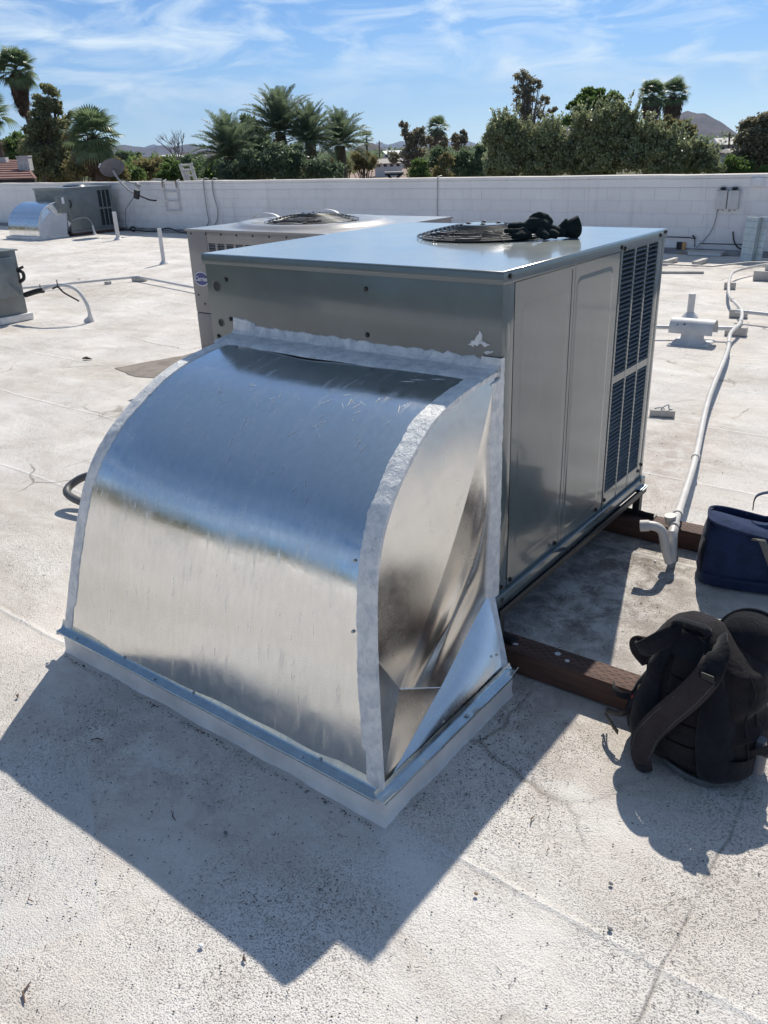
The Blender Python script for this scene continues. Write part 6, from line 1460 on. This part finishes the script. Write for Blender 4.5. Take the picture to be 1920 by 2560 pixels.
# ---- left trees
tree('pine_tree', 'tall ragged dark pine at left, right of the tall fan palm', 'tree', 122, 220, 62,
     [(118, 240, 17, 20), (98, 255, 14, 12), (128, 270, 24, 12), (105, 292, 26, 18), (142, 262, 10, 10), (128, 320, 38, 20), (96, 330, 30, 20), (168, 300, 14, 9), (176, 288, 7, 6), (120, 360, 52, 26), (150, 345, 34, 20), (115, 400, 60, 30), (160, 400, 44, 32), (125, 436, 58, 22)], F_PINE, leaf=0.12, nper=170, clump=0.42, trunk_r=0.3)
tree('green_tree', 'rounded green tree at far left behind the pine', 'tree', 40, 330, 75, [(40, 352, 32, 20), (22, 375, 28, 22), (55, 385, 38, 25), (12, 400, 30, 24), (60, 410, 40, 26)], F_GREEN, leaf=0.13, nper=200, clump=0.4)
tree('shrub_tree', 'mixed green shrubs between the fan palm and the pine', 'tree', 190, 340, 50, [(185, 355, 16, 20), (195, 420, 24, 30), (272, 410, 22, 30), (290, 440, 24, 20), (245, 435, 30, 18)], F_DUSTY, leaf=0.09, nper=160, clump=0.45)
# ---- middle greenery low above the wall
for (u, v, ru, rv, d, m, lab) in ((318, 438, 34, 24, 60, F_GREEN, 'low green bush above the wall right of the dish'), (305, 388, 13, 8, 220, F_DARK, 'left of two dark round treetops before the far mountains'), (333, 392, 14, 9, 225, F_DARK, 'right of two dark round treetops before the far mountains'),
                                  (372, 425, 40, 24, 80, F_DUSTY, 'dusty green tree above the wall left of the ladder'), (345, 415, 30, 20, 120, F_GREEN, 'green trees in the middle distance, left'), (405, 412, 32, 22, 110, F_GREEN, 'mid green tree behind the thin poles'),
                                  (430, 435, 30, 18, 60, F_BRIGHT, 'bright green bush behind the thin poles'), (490, 425, 26, 20, 90, F_DARK, 'dark bush right of the white ladder rails'), (525, 432, 34, 22, 60, F_BRIGHT, 'yellow-green bush at the left foot of the date palms'), (478, 400, 22, 16, 180, F_DARK, 'far dark trees behind the bare dead tree')):
    tree('bush', lab, 'bush', u, v - rv, d, [(u, v, ru, rv), (u - ru * 0.5, v + rv * 0.4, ru * .7, rv * .7), (u + ru * 0.5, v + rv * 0.3, ru * .7, rv * .75)], m, leaf=0.0022 * d, nper=110, clump=0.45, limbs=False, trunk_r=0.1)
# bare dead tree
bt = thing('bare_tree', far_point(445, 400, 70) * 1.0, 'leafless pale dead tree above the wall behind the thin poles', 'tree'); bt.location.z = GZ
q = MB(); c0 = far_point(447, 415, 70); ux_ = Vector((math.cos(yaw), math.sin(yaw), 0))
b0 = c0.copy(); b0.z = GZ; q.tube([b0, c0], [0.14, 0.09], 6)
def branch(p, d, l, r, n):
    e = p + d * l; q.tube([p, p.lerp(e, 0.5) + Vector((rnd.uniform(-1, 1), rnd.uniform(-1, 1), 0)) * l * 0.06, e], [r, r * 0.75, r * 0.5], 4)
    if n:
        for _ in range(3):
            nd = (d + ux_ * rnd.uniform(-0.55, 0.55) + Vector((rnd.uniform(-.3, .3), rnd.uniform(-.3, .3), rnd.uniform(-.05, .25)))).normalized(); branch(p.lerp(e, rnd.uniform(0.5, 1)), nd, l * 0.68, r * 0.55, n - 1)
for k in (-0.45, -0.1, 0.4, 0.15): branch(c0, (Vector((0, 0, 1)) + ux_ * k).normalized(), 1.2, 0.07, 3)
q.build('branches', BARKD, bt, smooth=True)
# cluster fill round the date palms
tree('broadleaf_tree', 'dark leafy tree rising between the two left date palms', 'tree', 627, 289, 58, [(622, 308, 18, 18), (605, 330, 26, 22), (640, 345, 30, 26), (600, 372, 34, 30), (655, 385, 40, 34)], F_DARK, leaf=0.11, nper=170, clump=0.42)
tree('undergrowth', 'dark green undergrowth at the foot of the date palm cluster', 'bush', 640, 400, 50, [(600, 425, 46, 26), (650, 415, 40, 30), (705, 405, 36, 34), (755, 418, 36, 28), (805, 425, 34, 24), (580, 438, 40, 18), (830, 432, 26, 18), (680, 375, 22, 18), (735, 378, 22, 18), (630, 398, 22, 18)], F_DATE, leaf=0.10, nper=120, clump=0.42)
tree('undergrowth', 'orange-brown dead fronds in the heart of the date palm cluster', 'bush', 720, 380, 52, [(690, 372, 26, 12), (760, 408, 30, 16), (800, 408, 22, 12), (630, 430, 14, 20), (585, 440, 18, 12), (740, 435, 22, 12)], F_BROWN, leaf=0.10, nper=90, clump=0.5)
tree('small_tree', 'small grey-green tree with two thin trunks right of the date palms', 'tree', 902, 375, 62, [(895, 395, 22, 18), (915, 400, 24, 20), (880, 410, 20, 16), (930, 410, 14, 16)], F_DUSTY, leaf=0.09, nper=120, clump=0.42)
tree('bush', 'sparse bush between the date palm trunk and the small tree', 'bush', 860, 400, 58, [(848, 405, 20, 16), (868, 418, 22, 16)], F_PINE, leaf=0.08, nper=110, clump=0.4)
# ---- eucalyptus and middle right
tree('eucalyptus_tree', 'brown-green eucalyptus with two crowns left of the skirted fan palm', 'tree', 1030, 304, 120, [(1011, 314, 9, 9), (1016, 330, 9, 9), (1046, 330, 13, 11), (1022, 350, 18, 12), (1050, 352, 18, 14), (1030, 378, 26, 18), (1022, 405, 24, 18), (1042, 402, 22, 20), (985, 395, 14, 12)], F_EUC, leaf=0.20, nper=90, clump=0.45, trunk_r=0.35)
tree('eucalyptus_tree', 'small eucalyptus top above the dark bushes right of the skirted fan palm', 'tree', 1150, 328, 120, [(1157, 333, 9, 6), (1143, 346, 13, 8), (1160, 350, 9, 8), (1150, 368, 16, 12), (1110, 355, 9, 14), (1075, 350, 7, 8)], F_EUC, leaf=0.2, nper=120, clump=0.45)
tree('evergreen_bush', 'dark pointed evergreen below the skirted fan palm', 'bush', 1087, 372, 70, [(1088, 395, 18, 22), (1082, 425, 28, 24), (1100, 420, 20, 22)], F_DARK, leaf=0.11, nper=220, clump=0.42)
tree('bush', 'light green bush left of the dark evergreen', 'bush', 1050, 400, 66, [(1050, 415, 18, 14), (1040, 435, 22, 14), (1060, 440, 18, 12)], F_BRIGHT, leaf=0.10, nper=180, clump=0.42)
tree('bush', 'olive bush right of the dark evergreen', 'bush', 1112, 400, 64, [(1115, 400, 18, 14), (1108, 432, 22, 20)], F_DUSTY, leaf=0.10, nper=170, clump=0.42)
tree('evergreen_bush', 'wide dark green bush mass left of the big right shrubs', 'bush', 1165, 380, 68, [(1150, 400, 24, 22), (1180, 410, 26, 24), (1160, 430, 34, 22), (1195, 432, 16, 18), (1200, 370, 12, 8)], F_DARK, leaf=0.11, nper=230, clump=0.42)
tree('eucalyptus_tree', 'tall sparse eucalyptus rising above the big right shrubs', 'tree', 1320, 175, 85,
     [(1303, 190, 13, 13), (1324, 196, 16, 15), (1340, 212, 10, 14), (1300, 220, 16, 14), (1325, 235, 22, 14), (1305, 255, 20, 16), (1335, 262, 22, 16), (1360, 250, 14, 9), (1380, 272, 11, 8), (1300, 290, 24, 18), (1345, 292, 26, 16), (1370, 305, 14, 12), (1320, 322, 34, 18)], F_EUC, leaf=0.12, nper=60, clump=0.42, trunk_r=0.3, bark=BARKD)
tree('broadleaf_tree', 'green-topped tree behind the middle of the big right shrubs', 'tree', 1490, 222, 48, [(1495, 240, 36, 16), (1470, 252, 30, 16), (1525, 252, 28, 14), (1435, 268, 16, 10), (1545, 268, 18, 10), (1490, 275, 50, 22), (1460, 300, 40, 22), (1520, 300, 40, 22)], F_BRIGHT, leaf=0.10, nper=190, clump=0.36)
# big olive shrubs, near
for (parts, lab, m) in (([(1262, 320, 30, 24), (1245, 350, 26, 26), (1285, 350, 36, 28), (1262, 385, 40, 28), (1290, 415, 56, 30), (1250, 420, 34, 26), (1310, 370, 36, 30)], 'leftmost big olive shrub, sprays against the sky', F_OLIVE),
                        ([(1370, 345, 34, 24), (1350, 375, 36, 26), (1390, 380, 40, 26), (1370, 415, 52, 26), (1420, 400, 34, 26)], 'second big olive shrub from the left, lower', F_OLIVE),
                        ([(1470, 312, 38, 22), (1520, 306, 40, 24), (1565, 300, 22, 22), (1480, 340, 56, 30), (1545, 340, 54, 30), (1500, 390, 70, 34), (1570, 385, 50, 34), (1480, 420, 50, 22)], 'tallest and widest big olive shrub, middle right', F_OLIVE),
                        ([(1625, 342, 32, 22), (1600, 362, 40, 28), (1665, 352, 34, 20), (1640, 390, 56, 34), (1700, 375, 46, 28), (1690, 415, 56, 24), (1750, 395, 40, 28), (1770, 420, 34, 18)], 'rightmost big olive shrub with glinting leaves', F_OLIVE)):
    mu = sum(p_[0] for p_ in parts) / len(parts)
    tree('olive_shrub', lab, 'shrub', mu, 300, 27, parts, m, group='big olive shrubs beyond the wall', leaf=0.052, nper=200, clump=0.34, shoots=80, trunk_r=0.06, density=1.5)
tree('bush', 'yellow-brown treetop behind the right olive shrub below the mountain', 'tree', 1690, 290, 60, [(1665, 310, 22, 12), (1695, 316, 24, 14), (1720, 326, 20, 14), (1690, 336, 46, 18)], F_DUSTY, leaf=0.11, nper=170, clump=0.4)
tree('bush', 'yellow-green bush at the foot of the far right tree', 'bush', 1830, 390, 40, [(1835, 405, 26, 14), (1815, 420, 28, 14), (1855, 420, 26, 14), (1895, 425, 30, 12)], F_BRIGHT, leaf=0.07, nper=170, clump=0.4)
tree('broadleaf_tree', 'brown-green tree cut by the right picture edge', 'tree', 1900, 290, 42, [(1890, 310, 26, 18), (1920, 300, 26, 16), (1870, 345, 24, 22), (1905, 345, 36, 26), (1880, 385, 34, 28), (1930, 380, 34, 36), (1900, 410, 36, 22)], F_EUC, leaf=0.09, nper=190, clump=0.4)

# ---- house with red tiles at left
hs = thing('tiled_house', far_point(20, 420, 46), 'house with red tiled hip roof at the left behind the wall', 'house'); hs.location.z = GZ
A1 = far_point(-160, 452, 44); A2 = far_point(86, 447, 44); B1 = far_point(-160, 398, 51); B2 = far_point(48, 400, 51)
NR = 9
for k in range(NR):
    t0_, t1_ = k / NR, (k + 1) / NR; q = MB(); th = 0.05
    a, b2, c, d = A1.lerp(B1, t0_), A2.lerp(B2, t0_), A2.lerp(B2, t1_), A1.lerp(B1, t1_)
    q.hexa([a, b2, c + Vector((0, 0, -0.04)), d + Vector((0, 0, -0.04)), a + Vector((0, 0, th)), b2 + Vector((0, 0, th)), c + Vector((0, 0, th - 0.04)), d + Vector((0, 0, th - 0.04))]); q.build('tile_row', TILE, hs)
q = MB(); q.hexa([A2, A2 + Vector((0, 0, .05)), B2 + Vector((0, 0, .05)), B2, far_point(92, 447, 52), far_point(92, 445, 52), far_point(60, 400, 54), far_point(60, 402, 54)]); q.build('hip_end', TILE, hs)
q = MB(); q.hexa([A1 + Vector((0, 0, -.35)), A2 + Vector((0, 0, -.35)), far_point(92, 460, 52), far_point(-160, 460, 52), A1 + Vector((0, 0, -.02)), A2 + Vector((0, 0, -.02)), far_point(92, 448, 52), far_point(-160, 450, 52)]); q.build('fascia', DKWOOD, hs)
q = MB(); a = A1.copy(); b2 = A2.copy(); q.hexa([Vector((p_.x, p_.y, z)) for z in (GZ, A1.z - 0.36) for p_ in (A1.lerp(B1, .05), A2.lerp(B2, .05), A2.lerp(B2, .95), A1.lerp(B1, .95))]); q.build('house_wall', STUCCO, hs)
q = MB(); c = far_point(63, 410, 47); q.obox(c, (0.55, 0.5, 0.6), yaw); q.obox(c + Vector((0, 0, 0.34)), (0.6, 0.55, 0.06), yaw); q.build('rooftop_cooler', WHITEB, hs)
q = MB(); c = far_point(6, 400, 50); q.obox(c, (0.5, 0.4, 0.25), yaw); q.build('roof_vent', WHITEB, hs)
# thin poles and ladder rails beyond the wall
for (u0, v0, u1, v1, lab) in ((430, 372, 437, 455, 'left thin pole with a brown top behind the wall'), (464, 370, 466, 410, 'right thin pole with a brown top behind the wall')):
    t = thing('thin_pole', far_point(u1, v1, 31), lab, 'pole'); a, b2 = far_point(u0, v0, 31), far_point(u1, v1, 31); b3 = b2.copy(); b3.z = GZ; m_ = a.lerp(b2, 0.45)
    q = MB(); q.tube([m_, b2, b3], 0.045, 7); q.build('shaft', BARKD, t, smooth=True); q = MB(); q.tube([a, m_], 0.055, 7); q.build('brown_top', POLEW, t, smooth=True); t.location.z = GZ
    for ch in t.children: ch.location.z = 0
lr = thing('step_ladder', far_point(468, 455, 29.5), 'white ladder rails poking up behind the wall right of the poles', 'ladder')
for (u0, v0, u1, v1) in ((450, 410, 466, 455), (476, 408, 490, 453), (462, 425, 470, 452), (470, 425, 474, 452)):
    a, b2 = far_point(u0, v0, 29.5), far_point(u1, v1, 29.5); q = MB(); q.tube([a, b2, b2 + (b2 - a) * 3.0], 0.06 if u0 in (450, 476) else 0.035, 6); q.build('rail', WHITEB, lr)
for (u0, v0, u1, v1) in ((453, 413, 482, 411), (458, 425, 486, 423), (463, 440, 489, 438)):
    q = MB(); q.tube([far_point(u0, v0, 29.5), far_point(u1, v1, 29.5)], 0.03, 6); q.build('tread', WHITEB, lr)
# low objects peeping over the wall cap
for (u, lab) in ((392, 'small dark vent lid peeping over the wall left of the poles'), (497, 'small pale vent lid peeping over the wall right of the ladder rails')):
    c = far_point(u, 449, 29); t = thing('small_roof_vent', (c.x, c.y, c.z), lab, 'roof vent'); q = MB(); q.obox((c.x, c.y, c.z), (0.25, 0.25, 0.05), yaw); q.obox((c.x, c.y, c.z - 0.4), (0.08, 0.08, 0.7), yaw); q.build('lid_body', PIPEG if u < 450 else WOODW, t)
c = far_point(1900, 443, 14.2); t = thing('small_roof_vent', (c.x, c.y, c.z), 'bright white cap on top of the wall at the right edge', 'roof vent'); q = MB(); q.tube([(c.x, c.y, c.z - 0.12), (c.x, c.y, c.z - 0.005), (c.x, c.y, c.z + 0.012)], [0.13, 0.13, 0.05], 20); q.build('lid_body', WHITEP, t, smooth=True)
# park: lamp post, tapered stand, houses
lpz = thing('lamp_post', far_point(965, 440, 70), 'dark slender post rising from the dry field in the gap', 'post'); a = far_point(965, 372, 70); b2 = far_point(965, 447, 70); b3 = b2.copy(); b3.z = GZ
q = MB(); q.tube([a, b2, b3], [0.07, 0.10, 0.12], 8); q.build('shaft', POLEW, lpz, smooth=True); q = MB(); q.tube([a + Vector((0, 0, 0.1)), a, a - Vector((0, 0, 0.5))], [0.12, 0.26, 0.2], 8); q.build('bracket_head', POLEW, lpz, smooth=True)
lpz.location.z = GZ
for ch in lpz.children: pass
fs_ = thing('tapered_planter', far_point(985, 440, 60), 'dark funnel-shaped stand with a flat pale lid on the field', 'stand')
c = far_point(985, 431, 60); q = MB(); q.obox(c, (1.30, 0.9, 0.10), yaw); q.build('flat_lid', WHITEB, fs_)
for s in (-1, 1):
    q = MB(); q.tube([c + ux_ * 0.48 * s - Vector((0, 0, 0.05)), c + ux_ * 0.12 * s - Vector((0, 0, 0.50)), c + ux_ * 0.12 * s - Vector((0, 0, 3.0))], [0.09, 0.09, 0.09], 6); q.build('splayed_leg', DKWOOD, fs_)
q = MB(); q.obox(c - Vector((0, 0, 0.11)), (1.25, 0.8, 0.10), yaw); q.obox(c - Vector((0, 0, 0.40)), (0.4, 0.2, 0.12), yaw); q.build('dark_hopper', DKWOOD, fs_)
# lawn field
LAWN = simple('dry_field', (0.30, 0.20, 0.155), 0.9, var=0.25, scale=0.15, bmp=0)
q = MB(); q.add([far_point(u, v, d) for (u, v, d) in ((760, 400, 60), (1260, 400, 60), (1200, 400, 280), (860, 400, 280))], [(0, 1, 2, 3)]); q.v = [(v[0], v[1], GZ + 0.02) for v in q.v]
tag(q.build('dry_field', LAWN), kind='structure')
def house(lab, u0, v0, u1, v1, d, wallm, roofm, zig=False, dep=8):
    t = thing('distant_house', far_point((u0 + u1) / 2, v1, d), lab, 'house'); a, b2 = far_point(u0, v1, d), far_point(u1, v1, d); a2 = a.copy(); uf = Vector((-math.sin(yaw), math.cos(yaw), 0))
    zt = far_point(u0, v0, d).z; zm = zt - (zt - a.z) * 0.42
    q = MB(); q.hexa([Vector((p_.x, p_.y, z)) for z in (GZ, zm) for p_ in (a, b2, b2 + uf * dep, a + uf * dep)]); q.build('house_wall', wallm, t)
    if zig:
        n = 4
        for k in range(n):
            p0_ = a.lerp(b2, k / n); p1_ = a.lerp(b2, (k + 1) / n); pm = p0_.lerp(p1_, 0.5); q = MB()
            q.add([Vector((p0_.x, p0_.y, zt - 0.0)), Vector((pm.x, pm.y, zm + 0.1)), Vector((p1_.x, p1_.y, zt)), Vector((p1_.x, p1_.y, zt + 0.15)) + uf * dep, Vector((pm.x, pm.y, zt + 0.15)) + uf * dep, Vector((p0_.x, p0_.y, zt + 0.15)) + uf * dep], [(0, 1, 4, 5), (1, 2, 3, 4)]); q.build('folded_roof', roofm, t)
    else:
        q = MB(); am = a + uf * dep * 0.5; bm_ = b2 + uf * dep * 0.5; ex = (b2 - a).normalized() * 0.6
        q.add([Vector((a.x, a.y, zm)) - ex - uf * .5, Vector((b2.x, b2.y, zm)) + ex - uf * .5, Vector((bm_.x, bm_.y, zt)), Vector((am.x, am.y, zt)), Vector((b2.x, b2.y, zm)) + ex + uf * (dep + .5), Vector((a.x, a.y, zm)) - ex + uf * (dep + .5)], [(0, 1, 2, 3), (3, 2, 4, 5), (0, 3, 5), (1, 4, 2)]); q.build('pitched_roof', roofm, t)
    for k in range(4):
        c = a.lerp(b2, (k + 0.6) / 4.2); c = c - uf * 0.03; c.z = (zm + max(a.z, GZ)) / 2 + 0.2; q = MB(); q.obox(c, ((b2 - a).length / 9, 0.05, max(0.5, (zm - a.z) * 0.4)), yaw); q.build('window', DKWOOD, t)
    return t
house('white building with a folded zigzag roof in the far gap', 958, 379, 1018, 398, 260, WHITEB, WHITER, True)
house('pale house with a low pitched roof behind the dry field', 938, 398, 1005, 425, 190, WHITEB, STUCCO)
for i, (u0, v0, u1, v1, d, lab) in enumerate(((1216, 388, 1262, 412, 170, 'tan building glimpsed left of the big right shrubs'), (1800, 345, 1850, 385, 190, 'pale grey buildings below the mountain at right'), (1838, 372, 1880, 396, 150, 'low tan building behind the far right tree'), (395, 388, 440, 402, 230, 'pale building among trees behind the thin poles'))):
    house(lab, u0, v0, u1, v1, d, STUCCO, WHITEB if i % 2 else STUCCO)
for (u, vt, vb, d, lab) in ((1824, 330, 400, 160, 'utility pole below the right mountain'), (1257, 350, 400, 200, 'far utility pole left of the big right shrubs'), (948, 352, 392, 240, 'far utility pole beside the round hill')):
    a, b2 = far_point(u, vt, d), far_point(u, vb, d); b2.z = GZ; t = thing('utility_pole', b2, lab, 'utility pole'); q = MB(); q.tube([b2, a], [0.22, 0.16], 6); q.build('shaft', POLEW, t); q = MB(); q.tube([a - ux_ * 0.9 - Vector((0, 0, .5)), a + ux_ * 0.9 - Vector((0, 0, .5))], 0.08, 5); q.build('cross_arm', POLEW, t)
# distant wood on the horizon
lf = Leaves()
for k in range(900):
    u = rnd.uniform(-250, 2200); d = rnd.uniform(260, 900); c = far_point(u, 380, d); c.z = GZ + rnd.uniform(1, 5.5); s = rnd.uniform(2.0, 4.0); c.z = GZ + s * 0.6
    lf.cloud(c, (s * 1.3, s * 1.3, s * 0.75), 70, 0.7, 0.2, 0.5)
wd_ = thing('far_wood', far_point(960, 380, 500), 'far belt of trees across the plain at the horizon', 'trees'); wd_.location.z = GZ
o = lf.build('tree_belt', F_DARK, wd_); o['kind'] = 'stuff'; wd_['kind'] = 'stuff'

# unseen trees, added behind and beside the roof to darken the mirrored horizon
lf = Leaves()
for k in range(420):
    a = rnd.uniform(-PI * 0.98, -PI * 0.02) if k < 360 else rnd.uniform(-0.1, 0.6); d = rnd.uniform(42, 75); s = rnd.uniform(2.2, 3.6)
    c = Vector((CAM.x + math.cos(a) * d, CAM.y + math.sin(a) * d, GZ + s * rnd.uniform(0.7, 2.1)))
    lf.cloud(c, (s * 1.1, s * 1.1, s * 0.9), 300, 0.5, 0.2, 0.5)
wb_ = thing('far_wood', (1, -90, GZ), 'added unseen belt of trees behind the viewer, darkening the mirrored horizon', 'trees')
o = lf.build('tree_belt', F_DUSTY, wb_); o['kind'] = 'stuff'; wb_['kind'] = 'stuff'
b = MB(); b.box(-45, -30.3, -4.0, 26, -30.02, 1.2); b.box(26.0, -30, -4.0, 26.3, 11.9, 1.2)  # unseen parapet added to cover the bright horizon mirrored in the duct
for o_ in (b,): tag(o_.build('added_rear_parapet', WALLP), kind='structure')
# mountains
ROCK = rock()
def mountain(name, prof, d, depth, seed, rough=0.12, base_z=GZ, n=160):
    """prof: (u, v) ridge line as seen; ridge stands at range d, flanks fall away in front and behind"""
    us = np.linspace(prof[0][0], prof[-1][0], n); rows = []
    for s in np.linspace(-1, 1, 41):
        row = []
        for u in us:
            v = interp(prof, u); top = far_point(u, v, d); h_ = top.z - base_z; dirv = Vector((top.x - CAM.x, top.y - CAM.y, 0)).normalized()
            f = max(0, 1 - abs(s) ** 1.15); nn2 = noise.fractal(Vector((u * 0.03, s * 3.0, seed)), 0.9, 2.1, 6)
            z = base_z + max(0, h_) * f * (1 + rough * nn2 * 2.2 * (1 - f * 0.75)) + 0.0
            if abs(s) < 1e-6: z = base_z + max(0, h_) * (1 + 0.02 * nn2)
            p_ = Vector((top.x, top.y, 0)) + dirv * s * depth; row.append((p_.x, p_.y, z - (3 if abs(s) > .99 else 0)))
        rows.append(row)
    q = MB(); q.grid(rows); o = q.build(name, ROCK, None, smooth=True); tag(o, kind='structure'); return o
mountain('mountain_right', [(1300, 352), (1340, 346), (1375, 328), (1395, 308), (1408, 299), (1430, 303), (1480, 322), (1540, 330), (1610, 318), (1660, 302), (1690, 288), (1705, 282), (1718, 277), (1730, 280), (1745, 285), (1762, 283), (1775, 290), (1790, 299), (1805, 306), (1822, 319), (1840, 332), (1870, 345), (1910, 352)], 2600, 500, 3)
mountain('mountain_left', [(150, 402), (220, 392), (262, 372), (290, 364), (310, 362), (335, 366), (352, 367), (375, 371), (395, 364), (430, 368), (460, 362), (478, 359), (492, 362), (505, 368), (530, 373), (560, 380), (640, 388), (720, 392)], 5200, 900, 9)
mountain('mountain_far', [(300, 392), (350, 372), (372, 364), (384, 361), (395, 364), (410, 362), (425, 368), (470, 380), (600, 392), (760, 386), (850, 378), (940, 360), (952, 356), (968, 362), (985, 358), (1003, 352), (1040, 356), (1075, 360), (1110, 350), (1140, 358), (1170, 352), (1200, 362), (1260, 370)], 9500, 1200, 15)
mountain('round_hill', [(870, 384), (892, 370), (905, 362), (918, 357), (930, 357), (945, 363), (958, 372), (975, 382)], 1100, 120, 21)
mountain('low_hill', [(335, 402), (380, 396), (420, 388), (440, 386), (452, 382), (462, 378), (478, 386), (492, 384), (500, 377), (512, 384), (530, 378), (545, 388), (580, 396)], 900, 90, 27, 0.2)

# desert air
hz = MB(); top_z = 620; hz.box(-11500, -400, GZ - 1, 5500, 11500, top_z)
HM = bpy.data.materials.new('desert_haze'); HM.use_nodes = True; nt = HM.node_tree; nt.nodes.clear()
pvn = N(nt, 'ShaderNodeVolumePrincipled'); pvn.inputs['Color'].default_value = (0.45, 0.64, 0.95, 1); pvn.inputs['Density'].default_value = 0.00006; pvn.inputs['Anisotropy'].default_value = 0.3
mo = N(nt, 'ShaderNodeOutputMaterial'); nt.links.new(pvn.outputs[0], mo.inputs['Volume'])
HAZE = hz.build('haze', HM); tag(HAZE, kind='stuff')
